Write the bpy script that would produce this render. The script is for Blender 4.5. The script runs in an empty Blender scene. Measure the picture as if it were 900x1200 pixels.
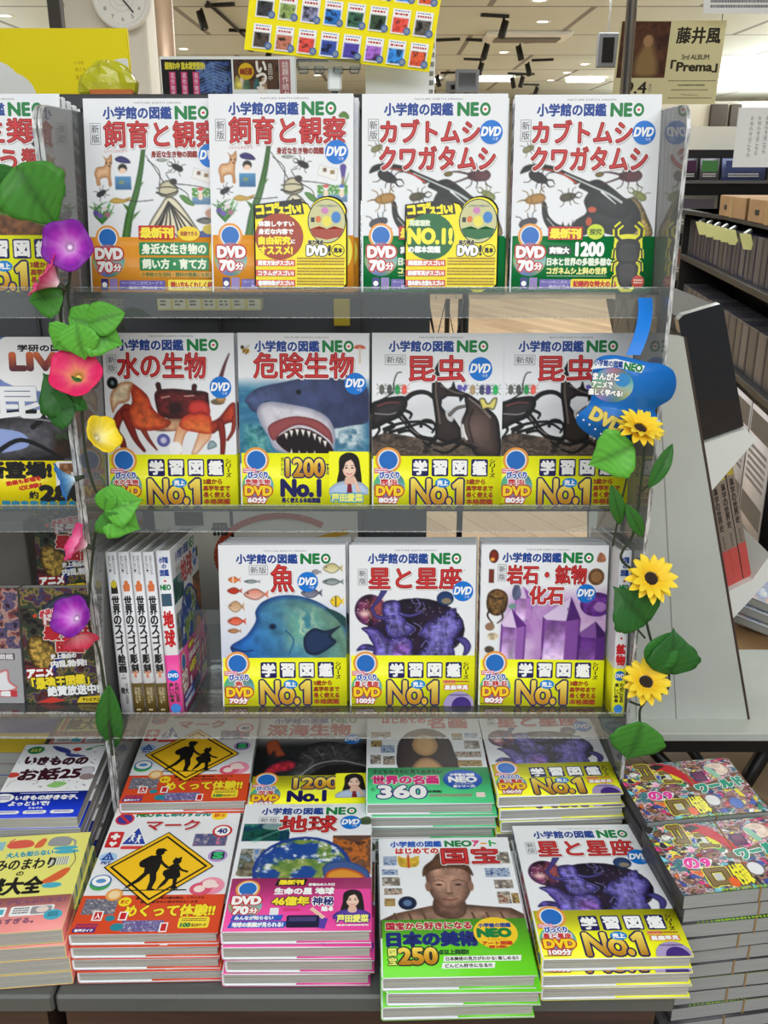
import bpy, math, random
import numpy as np
from mathutils import Vector, Matrix
from mathutils.geometry import tessellate_polygon

R = math.radians
SC = bpy.context.scene
COL = SC.collection
CH = 1.62                       # camera height
F, PITCH = 1100.0, R(20.04)     # focal length (px of the 900x1200 frame), downward pitch

# ------------------------------------------------------------------ camera, world, lights, exposure
cd = bpy.data.cameras.new('camera'); cam = bpy.data.objects.new('camera', cd); COL.objects.link(cam)
cam.location = (0, 0, CH); cam.rotation_euler = (R(90) - PITCH, 0, 0)
cd.sensor_fit = 'VERTICAL'; cd.sensor_height = 36; cd.sensor_width = 27; cd.lens = 36 * F / 1200
cd.clip_start = .05; cd.clip_end = 80
SC.camera = cam
SC.view_settings.view_transform = 'Standard'; SC.view_settings.look = 'None'
SC.view_settings.exposure = 0.08; SC.view_settings.gamma = 1; SC.view_settings.use_curve_mapping = False
SC.cycles.transparent_max_bounces = 32

wd = bpy.data.worlds.new('store_ambient'); SC.world = wd; wd.use_nodes = True  # even ambient fill for the indoor room, no daylight source
bg = wd.node_tree.nodes['Background']; bg.inputs[0].default_value = (.88, .95, 1, 1); bg.inputs[1].default_value = 0.32

def area_light(name, loc, size, power, rot=(0, 0, 0), col=(.93, .98, 1)):
    l = bpy.data.lights.new(name, 'AREA'); l.shape = 'RECTANGLE'; l.size, l.size_y = size; l.energy = power; l.color = col
    o = bpy.data.objects.new(name, l); o.location = loc; o.rotation_euler = rot; COL.objects.link(o); return o

area_light('ceiling_fill', (0, -1.3, 2.98), (5.0, 3.0), 118)  # broad added fill standing in for unseen ceiling lamps
area_light('ceiling_fill', (.2, -2.7, 2.9), (3.6, .9), 64, (R(48), 0, 0))  # added frontal fill behind the camera, tilted at the rack
area_light('ceiling_fill', (-.3, 1.5, 2.98), (2.6, .2), 5)  # added fill that lifts the yellow board and cabinet top
area_light('ceiling_fill', (0, 4.2, 2.98), (4, .5), 70)  # added fill outside the frame for the posters and column behind
area_light('ceiling_fill', (1.0, 7.0, 2.98), (5, .5), 90)  # added fill outside the frame, brightens the aisle further back
for sx in (-1, 1):                             # added upward fill that brightens the ceiling, out of the frame
    area_light('upward_fill', (sx * 5.6, 7.5, 1.9), (2.5, 6), 130, (R(180), 0, 0)); area_light('upward_fill', (sx * 6.5, 15, 2.1), (3, 8), 420, (R(180), 0, 0))
# ------------------------------------------------------------------ helpers
def ray(u, v):
    x, up = (u - 450) / F, (600 - v) / F
    c, s = math.cos(PITCH), math.sin(PITCH)
    return Vector((x, c + up * s, -s + up * c))
def at(u, v, Y):                # the point at depth Y seen at a pixel
    d = ray(u, v); return Vector((0, 0, CH)) + d * (Y / d.y)
def atz(u, v, Z):
    d = ray(u, v); return Vector((0, 0, CH)) + d * ((Z - CH) / d.z)

def lin(c):
    c = np.asarray(c, float) / 255.
    return np.where(c <= .04045, c / 12.92, ((c + .055) / 1.055) ** 2.4)
def lin4(c): return tuple(lin(c)) + (1,)

MATS = {}
def mat(name, col, rough=.5, spec=.5, metal=0, emit=None, es=0, coat=0, bump=0, bscale=40, vary=0, vscale=8, stretch=(1, 1, 1), sheen=0):
    if name in MATS: return MATS[name]
    m = bpy.data.materials.new(name); m.use_nodes = True; nt = m.node_tree; b = nt.nodes['Principled BSDF']
    b.inputs['Base Color'].default_value = lin4(col); b.inputs['Roughness'].default_value = rough
    b.inputs['Specular IOR Level'].default_value = spec; b.inputs['Metallic'].default_value = metal
    b.inputs['Coat Weight'].default_value = coat
    if emit is not None:
        b.inputs['Emission Color'].default_value = lin4(emit); b.inputs['Emission Strength'].default_value = es
    if bump or vary:
        tc = nt.nodes.new('ShaderNodeTexCoord'); mp = nt.nodes.new('ShaderNodeMapping'); mp.inputs['Scale'].default_value = stretch
        nt.links.new(tc.outputs['Object'], mp.inputs[0])
    if bump:
        n = nt.nodes.new('ShaderNodeTexNoise'); n.inputs['Scale'].default_value = bscale; n.inputs['Detail'].default_value = 4
        bp = nt.nodes.new('ShaderNodeBump'); bp.inputs['Strength'].default_value = bump; bp.inputs['Distance'].default_value = .01
        nt.links.new(mp.outputs[0], n.inputs['Vector']); nt.links.new(n.outputs[0], bp.inputs['Height']); nt.links.new(bp.outputs[0], b.inputs['Normal'])
    if vary:
        n = nt.nodes.new('ShaderNodeTexNoise'); n.inputs['Scale'].default_value = vscale; n.inputs['Detail'].default_value = 6
        r = nt.nodes.new('ShaderNodeValToRGB'); e = r.color_ramp.elements
        e[0].position = .3; e[1].position = .7
        e[0].color = tuple(lin(np.clip(np.array(col) * (1 - vary), 0, 255))) + (1,); e[1].color = tuple(lin(np.clip(np.array(col) * (1 + vary), 0, 255))) + (1,)
        nt.links.new(mp.outputs[0], n.inputs['Vector']); nt.links.new(n.outputs[0], r.inputs[0]); nt.links.new(r.outputs[0], b.inputs['Base Color'])
    MATS[name] = m; return m

def print_mat(name, rough, coat, bump, bscale=14):
    m = bpy.data.materials.new(name); m.use_nodes = True; nt = m.node_tree; b = nt.nodes['Principled BSDF']
    a = nt.nodes.new('ShaderNodeAttribute'); a.attribute_name = 'Col'; nt.links.new(a.outputs['Color'], b.inputs['Base Color'])
    b.inputs['Roughness'].default_value = rough; b.inputs['Coat Weight'].default_value = coat; b.inputs['Coat Roughness'].default_value = .12
    b.inputs['Specular IOR Level'].default_value = .25
    if bump:
        tc = nt.nodes.new('ShaderNodeTexCoord'); n = nt.nodes.new('ShaderNodeTexNoise'); n.inputs['Scale'].default_value = bscale; n.inputs['Detail'].default_value = 2
        bp = nt.nodes.new('ShaderNodeBump'); bp.inputs['Strength'].default_value = bump; bp.inputs['Distance'].default_value = .004
        nt.links.new(tc.outputs['Object'], n.inputs['Vector']); nt.links.new(n.outputs[0], bp.inputs['Height'])
        nt.links.new(bp.outputs[0], b.inputs['Coat Normal'])
    MATS[name] = m; return m
PRINT = print_mat('glossy_print', .45, .22, .35)
PAPER = print_mat('matte_print', .6, 0, 0)

def clear_mat(name, tint, rough=.03, ior=1.45, haze=0.):
    m = bpy.data.materials.new(name); m.use_nodes = True; nt = m.node_tree; nt.nodes.clear()
    out = nt.nodes.new('ShaderNodeOutputMaterial'); t = nt.nodes.new('ShaderNodeBsdfTransparent'); t.inputs[0].default_value = lin4(tint)
    g = nt.nodes.new('ShaderNodeBsdfGlossy'); g.inputs['Roughness'].default_value = rough
    fr = nt.nodes.new('ShaderNodeFresnel'); fr.inputs[0].default_value = ior
    mx = nt.nodes.new('ShaderNodeMixShader'); nt.links.new(fr.outputs[0], mx.inputs[0]); nt.links.new(t.outputs[0], mx.inputs[1]); nt.links.new(g.outputs[0], mx.inputs[2])
    last = mx
    if haze:
        d = nt.nodes.new('ShaderNodeBsdfDiffuse'); d.inputs[0].default_value = (.8, .82, .82, 1)
        m2 = nt.nodes.new('ShaderNodeMixShader'); m2.inputs[0].default_value = haze
        nt.links.new(mx.outputs[0], m2.inputs[1]); nt.links.new(d.outputs[0], m2.inputs[2]); last = m2
    nt.links.new(last.outputs[0], out.inputs[0]); MATS[name] = m; return m
ACRYLIC = clear_mat('clear_acrylic', (246, 249, 248), haze=.05, ior=1.85)
FILM = clear_mat('plastic_film', (238, 240, 240), rough=.12, ior=1.5, haze=.10)
def edge_mat():
    m = bpy.data.materials.new('acrylic_edge'); m.use_nodes = True; nt = m.node_tree; b = nt.nodes['Principled BSDF']
    tc = nt.nodes.new('ShaderNodeTexCoord'); mp = nt.nodes.new('ShaderNodeMapping'); mp.inputs['Scale'].default_value = (300, 30, 55)
    n = nt.nodes.new('ShaderNodeTexNoise'); n.inputs['Scale'].default_value = 1; n.inputs['Detail'].default_value = 3
    r = nt.nodes.new('ShaderNodeValToRGB'); e = r.color_ramp.elements
    e[0].position = .33; e[0].color = (.22, .22, .22, 1); e[1].position = .60; e[1].color = (.92, .93, .93, 1)
    nt.links.new(tc.outputs['Object'], mp.inputs[0]); nt.links.new(mp.outputs[0], n.inputs['Vector']); nt.links.new(n.outputs[0], r.inputs[0]); nt.links.new(r.outputs[0], b.inputs['Base Color'])
    b.inputs['Roughness'].default_value = .08; b.inputs['Transmission Weight'].default_value = .3; b.inputs['Coat Weight'].default_value = 1
    MATS['acrylic_edge'] = m; return m
SIDE = clear_mat('side_acrylic', (246, 249, 248), haze=.17, ior=1.85)
EDGE = edge_mat()

def obj(name, me, parent=None, m=None):
    o = bpy.data.objects.new(name, me); COL.objects.link(o)
    if parent: o.parent = parent
    if m and not me.materials: me.materials.append(m)
    return o
def tag(o, label=None, cat=None, group=None, kind=None):
    if label: o['label'] = label
    if cat: o['category'] = cat
    if group: o['group'] = group
    if kind: o['kind'] = kind
    return o
def thing(name, label, cat, loc=(0, 0, 0), rot=(0, 0, 0), group=None):
    o = bpy.data.objects.new(name, None); COL.objects.link(o); o.empty_display_size = .05
    o.location = loc; o.rotation_euler = rot
    return tag(o, label, cat, group)
def dup(root, loc, rot, label, group=None):
    r = root.copy(); COL.objects.link(r); r.location = loc; r.rotation_euler = rot; r['label'] = label
    if group: r['group'] = group
    for ch in list(root.children):
        c = ch.copy(); COL.objects.link(c); c.parent = r
        for g in list(ch.children):
            d = g.copy(); COL.objects.link(d); d.parent = c
    return r

class MB:
    """collects plain solids into one mesh"""
    def __init__(s): s.v = []; s.f = []; s.sm = []
    def add(s, vs, fs, smooth=False):
        b = len(s.v); s.v += [tuple(v) for v in vs]; s.f += [tuple(b + i for i in f) for f in fs]; s.sm += [smooth] * len(fs); return s
    def box(s, x0, x1, y0, y1, z0, z1, bev=0, M=None):
        if bev <= 0:
            vs = [(x, y, z) for z in (z0, z1) for y in (y0, y1) for x in (x0, x1)]
            fs = [(0, 2, 3, 1), (4, 5, 7, 6), (0, 1, 5, 4), (2, 6, 7, 3), (0, 4, 6, 2), (1, 3, 7, 5)]
        else:
            vs, fs = [], []; b = min(bev, (x1 - x0) / 2.01, (y1 - y0) / 2.01, (z1 - z0) / 2.01)
            idx = {}
            for a, X in ((0, (x0, x1)), (1, (y0, y1)), (2, (z0, z1))): pass
            xs, ys, zs = (x0, x1), (y0, y1), (z0, z1)
            for i in (0, 1):
                for j in (0, 1):
                    for k in (0, 1):
                        sx, sy, sz = (b if i == 0 else -b), (b if j == 0 else -b), (b if k == 0 else -b)
                        for ax in range(3):
                            p = [xs[i] + sx, ys[j] + sy, zs[k] + sz]; p[ax] = (xs[i], ys[j], zs[k])[ax]
                            idx[(i, j, k, ax)] = len(vs); vs.append(tuple(p))
            def q(ax, s_): 
                o = [a for a in range(3) if a != ax]; r = []
                for (p_, q_) in ((0, 0), (1, 0), (1, 1), (0, 1)):
                    key = [0, 0, 0]; key[ax] = s_; key[o[0]] = p_; key[o[1]] = q_; r.append(idx[(key[0], key[1], key[2], ax)])
                return tuple(r)
            for ax in range(3):
                for s_ in (0, 1): fs.append(q(ax, s_))
            for ax in range(3):                    # edges along ax
                o = [a for a in range(3) if a != ax]
                for p_ in (0, 1):
                    for q_ in (0, 1):
                        def kk(e, f): 
                            key = [0, 0, 0]; key[ax] = e; key[o[0]] = p_; key[o[1]] = q_; return idx[(key[0], key[1], key[2], f)]
                        fs.append((kk(0, o[0]), kk(1, o[0]), kk(1, o[1]), kk(0, o[1])))
            for i in (0, 1):
                for j in (0, 1):
                    for k in (0, 1): fs.append(tuple(idx[(i, j, k, a)] for a in range(3)))
        if M is not None: vs = [M @ Vector(v) for v in vs]
        return s.add(vs, fs)
    def tube(s, pts, r, n=8, cap=True):
        pts = [Vector(p) for p in pts]; rr = r if isinstance(r, (list, tuple)) else [r] * len(pts)
        vs, fs = [], []; up = None
        for i, p in enumerate(pts):
            t = (pts[min(i + 1, len(pts) - 1)] - pts[max(i - 1, 0)]).normalized()
            if up is None: up = t.orthogonal().normalized()
            up = (up - t * up.dot(t)).normalized(); w = t.cross(up)
            for k in range(n):
                a = 2 * math.pi * k / n; vs.append(p + (up * math.cos(a) + w * math.sin(a)) * rr[i])
        for i in range(len(pts) - 1):
            for k in range(n): fs.append((i * n + k, i * n + (k + 1) % n, (i + 1) * n + (k + 1) % n, (i + 1) * n + k))
        if cap: fs += [tuple(range(n))[::-1], tuple((len(pts) - 1) * n + k for k in range(n))]
        return s.add(vs, fs, True)
    def prism(s, poly, axis, a, b):
        """outline extruded along an axis: poly in the other two coordinates"""
        n = len(poly)
        def P(p, t): return {0: (t, p[0], p[1]), 1: (p[0], t, p[1]), 2: (p[0], p[1], t)}[axis]
        vs = [P(p, a) for p in poly] + [P(p, b) for p in poly]
        tr = tessellate_polygon([[Vector((p[0], p[1], 0)) for p in poly]])
        fs = [tuple(t) for t in tr] + [tuple(n + i for i in t[::-1]) for t in tr] + [(i, (i + 1) % n, n + (i + 1) % n, n + i) for i in range(n)]
        return s.add(vs, fs)
    def lathe(s, prof, n=24, M=None):
        vs, fs = [], []
        for (r, z) in prof:
            for k in range(n): a = 2 * math.pi * k / n; vs.append(Vector((r * math.cos(a), r * math.sin(a), z)))
        for i in range(len(prof) - 1):
            for k in range(n): fs.append((i * n + k, i * n + (k + 1) % n, (i + 1) * n + (k + 1) % n, (i + 1) * n + k))
        if M is not None: vs = [M @ v for v in vs]
        return s.add(vs, fs, True)
    def mesh(s, name):
        me = bpy.data.meshes.new(name); me.from_pydata(s.v, [], s.f); me.polygons.foreach_set('use_smooth', s.sm); me.update()
        import bmesh
        bm = bmesh.new(); bm.from_mesh(me); bmesh.ops.recalc_face_normals(bm, faces=bm.faces[:]); bm.to_mesh(me); bm.free()
        return me
    def build(s, name, m, parent=None):
        return obj(name, s.mesh(name), parent, m)

# ------------------------------------------------------------------ lettering
FC = bpy.data.curves.new('lettering', 'FONT'); FC.resolution_u = 3; FC.size = 1
FO = bpy.data.objects.new('lettering', FC); COL.objects.link(FO)
GL = {}
def glyphs(t):
    if t in GL: return GL[t]
    FC.body = t
    dg = bpy.context.evaluated_depsgraph_get(); dg.update(); e = FO.evaluated_get(dg); me = e.to_mesh()
    n = len(me.vertices); co = np.empty(n * 3); me.vertices.foreach_get('co', co); co = co.reshape(n, 3)[:, :2]
    me.calc_loop_triangles(); tr = np.empty(len(me.loop_triangles) * 3, int); me.loop_triangles.foreach_get('vertices', tr); e.to_mesh_clear()
    lo, hi = co.min(0), co.max(0); sz = np.maximum(hi - lo, 1e-6)
    p = (co - lo) / sz; p[:, 1] = 1 - p[:, 1]
    GL[t] = (p, tr.reshape(-1, 3), sz); return GL[t]

# ------------------------------------------------------------------ painted pictures (numpy, one colour per grid point)
def vnoise(x, y, seed):
    rs = np.random.RandomState(seed); L = rs.rand(64, 64)
    xi, yi = np.floor(x).astype(int), np.floor(y).astype(int); fx, fy = x - xi, y - yi
    fx, fy = fx * fx * (3 - 2 * fx), fy * fy * (3 - 2 * fy)
    g = lambda a, b: L[a % 64, b % 64]
    return (g(xi, yi) * (1 - fx) + g(xi + 1, yi) * fx) * (1 - fy) + (g(xi, yi + 1) * (1 - fx) + g(xi + 1, yi + 1) * fx) * fy
def fbm(x, y, seed, o=4):
    r, a, t = 0, .5, 0
    for i in range(o): r = r + a * vnoise(x * 2 ** i, y * 2 ** i, seed + i); t += a; a *= .55
    return r / t
def smooth_pts(pts, k=5):
    p = np.array(pts, float); n = len(p); out = []
    for i in range(n):
        a, b, c, d = p[i - 1], p[i], p[(i + 1) % n], p[(i + 2) % n]
        for j in range(k):
            t = j / k; out.append(.5 * (2 * b + (c - a) * t + (2 * a - 5 * b + 4 * c - d) * t * t + (3 * b - a - 3 * c + d) * t ** 3))
    return np.array(out)
class Art:
    def __init__(s, bg=(236, 238, 243), w=100, h=133, S=1.7):
        s.w, s.h = w, h; nx, ny = int(w * S) + 1, int(h * S) + 1
        s.U, s.V = np.meshgrid(np.linspace(0, w, nx), np.linspace(0, h, ny)); s.c = np.empty((ny, nx, 3)); s.c[:] = bg; s.sd = 0
    def win(s, x0, y0, x1, y1):
        ny, nx = s.U.shape
        i0 = max(0, int(x0 / s.w * (nx - 1)) - 1); i1 = min(nx, int(x1 / s.w * (nx - 1)) + 3); j0 = max(0, int(y0 / s.h * (ny - 1)) - 1); j1 = min(ny, int(y1 / s.h * (ny - 1)) + 3)
        return slice(j0, max(j0, j1)), slice(i0, max(i0, i1))
    def blend(s, w, mask, col): s.c[w] += (col - s.c[w]) * mask[..., None]
    def poly(s, pts, col, col2=None, ang=90, edge=None, ew=3, soft=.7, sm=True, grain=0, gs=.3, a=1, inner=None):
        p = smooth_pts(pts) if sm else np.array(pts, float)
        w = s.win(p[:, 0].min() - 1, p[:, 1].min() - 1, p[:, 0].max() + 1, p[:, 1].max() + 1); U, V = s.U[w], s.V[w]
        if U.size == 0: return s
        d2 = np.full(U.shape, 1e9); ins = np.zeros(U.shape, bool)
        for i in range(len(p)):
            x0, y0 = p[i - 1]; x1, y1 = p[i]; ex, ey = x1 - x0, y1 - y0; L = ex * ex + ey * ey + 1e-12
            t = np.clip(((U - x0) * ex + (V - y0) * ey) / L, 0, 1); d2 = np.minimum(d2, (U - x0 - t * ex) ** 2 + (V - y0 - t * ey) ** 2)
            if y0 != y1: ins ^= ((V < y0) != (V < y1)) & (U < x0 + (V - y0) * ex / (y1 - y0))
        d = np.sqrt(d2) * np.where(ins, -1, 1)
        c = np.empty(U.shape + (3,)); c[:] = col
        if col2 is not None:
            ca, sa = math.cos(R(ang)), math.sin(R(ang)); q = p[:, 0] * ca + p[:, 1] * sa
            t = np.clip((U * ca + V * sa - q.min()) / (np.ptp(q) + 1e-9), 0, 1)[..., None]; c = c * (1 - t) + np.array(col2) * t
        if edge is not None:
            t = np.clip(1 + d / ew, 0, 1)[..., None]; c = c * (1 - t) + np.array(edge) * t
        if inner is not None:
            t = np.clip(-d / (ew * 2) - .3, 0, 1)[..., None]; c = c * (1 - t) + np.array(inner) * t
        if grain:
            s.sd += 7; c = c * (1 + grain * 2 * (fbm(U * gs, V * gs, s.sd)[..., None] - .5))
        s.blend(w, np.clip(.5 - d / soft, 0, 1) * a, c); return s
    def ell(s, cx, cy, rx, ry=None, col=(0, 0, 0), rot=0, **k):
        ry = rx if ry is None else ry; ca, sa = math.cos(R(rot)), math.sin(R(rot))
        pts = [(cx + rx * math.cos(t) * ca - ry * math.sin(t) * sa, cy + rx * math.cos(t) * sa + ry * math.sin(t) * ca) for t in np.linspace(0, 2 * math.pi, 25)[:-1]]
        return s.poly(pts, col, sm=False, **k)
    def rect(s, x0, y0, x1, y1, col, **k): return s.poly([(x0, y0), (x1, y0), (x1, y1), (x0, y1)], col, sm=False, **k)
    def line(s, pts, w0, w1, col, edge=None, soft=.6, a=1):
        p = np.array(pts, float)
        if len(p) > 2:
            q = [];  n = len(p)
            for i in range(n - 1):
                A, B, C, D = p[max(i - 1, 0)], p[i], p[i + 1], p[min(i + 2, n - 1)]
                for t in np.linspace(0, 1, 6)[:-1]: q.append(.5 * (2 * B + (C - A) * t + (2 * A - 5 * B + 4 * C - D) * t * t + (3 * B - A - 3 * C + D) * t ** 3))
            p = np.array(q + [p[-1]])
        m = max(w0, w1) + 1; w = s.win(p[:, 0].min() - m, p[:, 1].min() - m, p[:, 0].max() + m, p[:, 1].max() + m); U, V = s.U[w], s.V[w]
        if U.size == 0: return s
        d = np.full(U.shape, 1e9); n = len(p) - 1
        for i in range(n):
            x0, y0 = p[i]; x1, y1 = p[i + 1]; ex, ey = x1 - x0, y1 - y0; L = ex * ex + ey * ey + 1e-12
            t = np.clip(((U - x0) * ex + (V - y0) * ey) / L, 0, 1); wd_ = (w0 + (w1 - w0) * (i + t) / n) / 2
            d = np.minimum(d, np.hypot(U - x0 - t * ex, V - y0 - t * ey) - wd_)
        c = np.empty(U.shape + (3,)); c[:] = col
        if edge is not None:
            t = np.clip(1 + d / (max(w0, w1) * .35), 0, 1)[..., None]; c = c * (1 - t) + np.array(edge) * t
        s.blend(w, np.clip(.5 - d / soft, 0, 1) * a, c); return s
    def fill(s, x0, y0, x1, y1, f, soft=0):
        w = s.win(x0, y0, x1, y1); U, V = s.U[w], s.V[w]
        m = ((U >= x0) & (U <= x1) & (V >= y0) & (V <= y1)).astype(float)
        if soft: m = np.clip((np.minimum(np.minimum(U - x0, x1 - U), np.minimum(V - y0, y1 - V))) / soft, 0, 1)
        s.blend(w, m, f(U, V)); return s
    def mottle(s, x0, y0, x1, y1, cols, sc, seed, soft=0, sy=None):
        """a small photograph of nothing sharp: colours laid out by noise"""
        cols = np.array(cols, float)
        def f(U, V):
            t = np.clip((fbm(U * sc, V * (sy or sc), seed, 5) - .25) / .5, 0, .999) * (len(cols) - 1); i = t.astype(int); q = (t - i)[..., None]
            return cols[i] * (1 - q) + cols[np.minimum(i + 1, len(cols) - 1)] * q
        return s.fill(x0, y0, x1, y1, f, soft)
    def bug(s, x, y, L, rot, col=(28, 22, 20), horn=0, legs=True):
        ca, sa = math.cos(R(rot)), math.sin(R(rot)); T = lambda a, b: (x + (a * ca - b * sa) * L, y + (a * sa + b * ca) * L)
        if legs:
            for sx in (-.25, 0.05, .25):
                for sg in (-1, 1): s.line([T(sx, .1 * sg), T(sx * 1.3, .36 * sg), T(sx * 2.1, .48 * sg)], L * .05, L * .03, col)
        c2 = np.minimum(np.array(col) * 1.45 + 6, 255)
        s.poly([T(-.5, 0), T(-.35, -.2), T(0, -.23), T(.2, -.18), T(.2, .18), T(0, .23), T(-.35, .2)], c2, edge=col, ew=L * .12)
        s.poly([T(.17, -.17), T(.4, -.12), T(.45, 0), T(.4, .12), T(.17, .17)], c2, edge=col, ew=L * .1)
        if horn:
            for sg in ((-1, 1) if horn > 1 else (.3,)): s.line([T(.42, .06 * sg), T(.62, .16 * sg), T(.82, .04 * sg)], L * .09, L * .03, col)
        return s
    def fish(s, x, y, L, hgt, col, col2=None, d=-1, tail=None):
        T = lambda a, b: (x - d * a * L, y + b * hgt)
        s.poly([T(.28, 0), T(.5, -.4), T(.46, 0), T(.5, .4)], tail or col, sm=False)
        s.poly([T(-.5, 0), T(-.25, -.42), T(.05, -.5), T(.32, -.12), T(.32, .12), T(.05, .5), T(-.25, .42)], col, col2, edge=np.array(col) * .6, ew=L * .08)
        s.ell(*T(-.33, -.1), L * .035, col=(15, 15, 15)); return s

# ------------------------------------------------------------------ printed sheets: flat colour shapes, pictures and letters as real thin layers
class Print:
    STEP = 3e-5
    def __init__(s): s.V = []; s.Fx = []; s.C = []; s.n = 0; s.k = 0; s.frame((0, 0, 0), (.01, 0, 0), (0, 0, -.01), (0, -1, 0))
    def frame(s, O, eu, ev, en, base=0): s.O, s.eu, s.ev, s.en = (np.array(q, float) for q in (O, eu, ev, en)); s.k = base; s.frame_f = None; return s
    def put(s, P, tri, col, dz=0.):
        P = np.asarray(P, float); z = s.k * s.STEP + 4e-5 + dz
        if s.frame_f is not None: X = s.frame_f(P, z)
        else: X = s.O + P[:, :1] * s.eu + P[:, 1:2] * s.ev + s.en * z
        s.V.append(X); s.Fx.append(np.asarray(tri, int) + s.n); c = np.empty((len(P), 3)); c[:] = col; s.C.append(lin(np.clip(c, 0, 255))); s.n += len(P)
    def grid(s, art, u0=0, v0=0, sc=1.):
        ny, nx = art.U.shape; i = np.arange(nx * ny).reshape(ny, nx)
        a, b, c, d = i[:-1, :-1].ravel(), i[1:, :-1].ravel(), i[1:, 1:].ravel(), i[:-1, 1:].ravel()
        s.put(np.stack([art.U.ravel() * sc + u0, art.V.ravel() * sc + v0], 1), np.concatenate([np.stack([a, b, c], 1), np.stack([a, c, d], 1)]), art.c.reshape(-1, 3)); s.k += 1; return s
    def poly(s, pts, col, sm=False):
        p = smooth_pts(pts, 4) if sm else np.array(pts, float)
        s.put(p, [tuple(t) for t in tessellate_polygon([[Vector((x, y, 0)) for x, y in p]])], col); s.k += 1; return s
    def rect(s, x0, y0, x1, y1, col, r=0, sk=0):
        if r <= 0: pts = [(x0, y0), (x1, y0), (x1, y1), (x0, y1)]
        else:
            r = min(r, (x1 - x0) / 2.01, (y1 - y0) / 2.01); pts = []
            for cx, cy, a in ((x1 - r, y0 + r, -90), (x1 - r, y1 - r, 0), (x0 + r, y1 - r, 90), (x0 + r, y0 + r, 180)):
                pts += [(cx + r * math.cos(R(a + t)), cy + r * math.sin(R(a + t))) for t in (0, 22, 45, 67, 90)]
        if sk: pts = [(x + sk * ((y0 + y1) / 2 - y), y) for x, y in pts]
        return s.poly(pts, col)
    def ell(s, cx, cy, rx, ry=None, col=(0, 0, 0), n=28):
        ry = rx if ry is None else ry
        return s.poly([(cx + rx * math.cos(t), cy + ry * math.sin(t)) for t in np.linspace(0, 2 * math.pi, n + 1)[:-1]], col)
    def disc(s, cx, cy, r, ry=None):               # a compact disc as printed: pearly sectors
        ry = ry or r; n = 32; t = np.linspace(0, 2 * math.pi, n + 1)[:-1]
        P = np.concatenate([[(cx, cy)], np.stack([cx + r * np.cos(t), cy + ry * np.sin(t)], 1)])
        c = np.array([(150, 165, 168)] + [(120 + 50 * math.sin(3 * a), 150 + 40 * math.sin(2 * a + 1), 150 + 35 * math.cos(3 * a)) for a in t])
        s.put(P, [(0, 1 + i, 1 + (i + 1) % n) for i in range(n)], c); s.k += 1; return s
    def line(s, pts, w, col):
        for (x0, y0), (x1, y1) in zip(pts[:-1], pts[1:]):
            L = math.hypot(x1 - x0, y1 - y0) + 1e-9; nx, ny = -(y1 - y0) / L * w / 2, (x1 - x0) / L * w / 2
            s.poly([(x0 + nx, y0 + ny), (x1 + nx, y1 + ny), (x1 - nx, y1 - ny), (x0 - nx, y0 - ny)], col)
        return s
    def text(s, t, x0, y0, x1, y1, col, bold=0., out=None, ow=.6, sk=0, out2=None, ow2=0, grad=None, rot=0, shadow=None, arc=0):
        p, tr, sz = glyphs(t)
        q = np.stack([x0 + p[:, 0] * (x1 - x0), y0 + p[:, 1] * (y1 - y0)], 1); cx, cy = (x0 + x1) / 2, (y0 + y1) / 2
        if sk: q[:, 0] += sk * (cy - q[:, 1])
        if arc: q[:, 1] += arc * ((q[:, 0] - cx) / (x1 - x0) * 2) ** 2
        if rot:
            c, d = math.cos(R(rot)), math.sin(R(rot)); dx, dy = q[:, 0] - cx, q[:, 1] - cy; q = np.stack([cx + dx * c - dy * d, cy + dx * d + dy * c], 1)
        def ring(rad, col, n, off=(0, 0)):
            for j in range(n):
                a = 2 * math.pi * j / n; s.put(q + np.array([rad * math.cos(a) + off[0], rad * math.sin(a) + off[1]]), tr, col, j * 1.5e-6)
            s.put(q + np.array(off), tr, col, n * 1.5e-6); s.k += 1
        if shadow is not None: ring(bold + (ow if out is not None else 0), shadow, 6, (.5, .7))
        if out2 is not None: ring(bold + ow + ow2, out2, 10)
        if out is not None: ring(bold + ow, out, 10)
        if grad is not None:
            g = np.array(grad, float); ty = p[:, 1] * (len(g) - 1); i = np.minimum(ty.astype(int), len(g) - 2); f = (ty - i)[:, None]; col = g[i] * (1 - f) + g[i + 1] * f
        if bold: ring(bold, col, 8)
        else: s.put(q, tr, col); s.k += 1
        return s
    def vtext(s, t, x0, x1, y0, y1, col, gap=.1, **k):   # one character under the other
        h = (y1 - y0) / len(t)
        for i, ch in enumerate(t):
            if ch in ' 　': continue
            a = y0 + i * h; b = a + h * (1 - gap)
            if ch in 'ー・、.': m = (x0 + x1) / 2; s.rect(m - .12 * (x1 - x0), a + (.05 if ch == 'ー' else .35) * h, m + .12 * (x1 - x0), b - (.05 if ch == 'ー' else .35) * h, col); continue
            s.text(ch, x0, a, x1, b, col, **k)
        return s
    def lines(s, x0, y0, x1, y1, n, col, seed=0):     # print too small to read in the photograph: rows of tiny strokes
        rs = random.Random(seed); h = (y1 - y0) / n
        for i in range(n):
            x = x0
            while x < x1 - .4:
                w = rs.uniform(.5, 1.5); s.poly([(x, y0 + i * h), (min(x + w, x1), y0 + i * h), (min(x + w, x1), y0 + i * h + h * .55), (x, y0 + i * h + h * .55)], col); s.k -= 1; x += w + .35
        s.k += 1; return s
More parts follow.
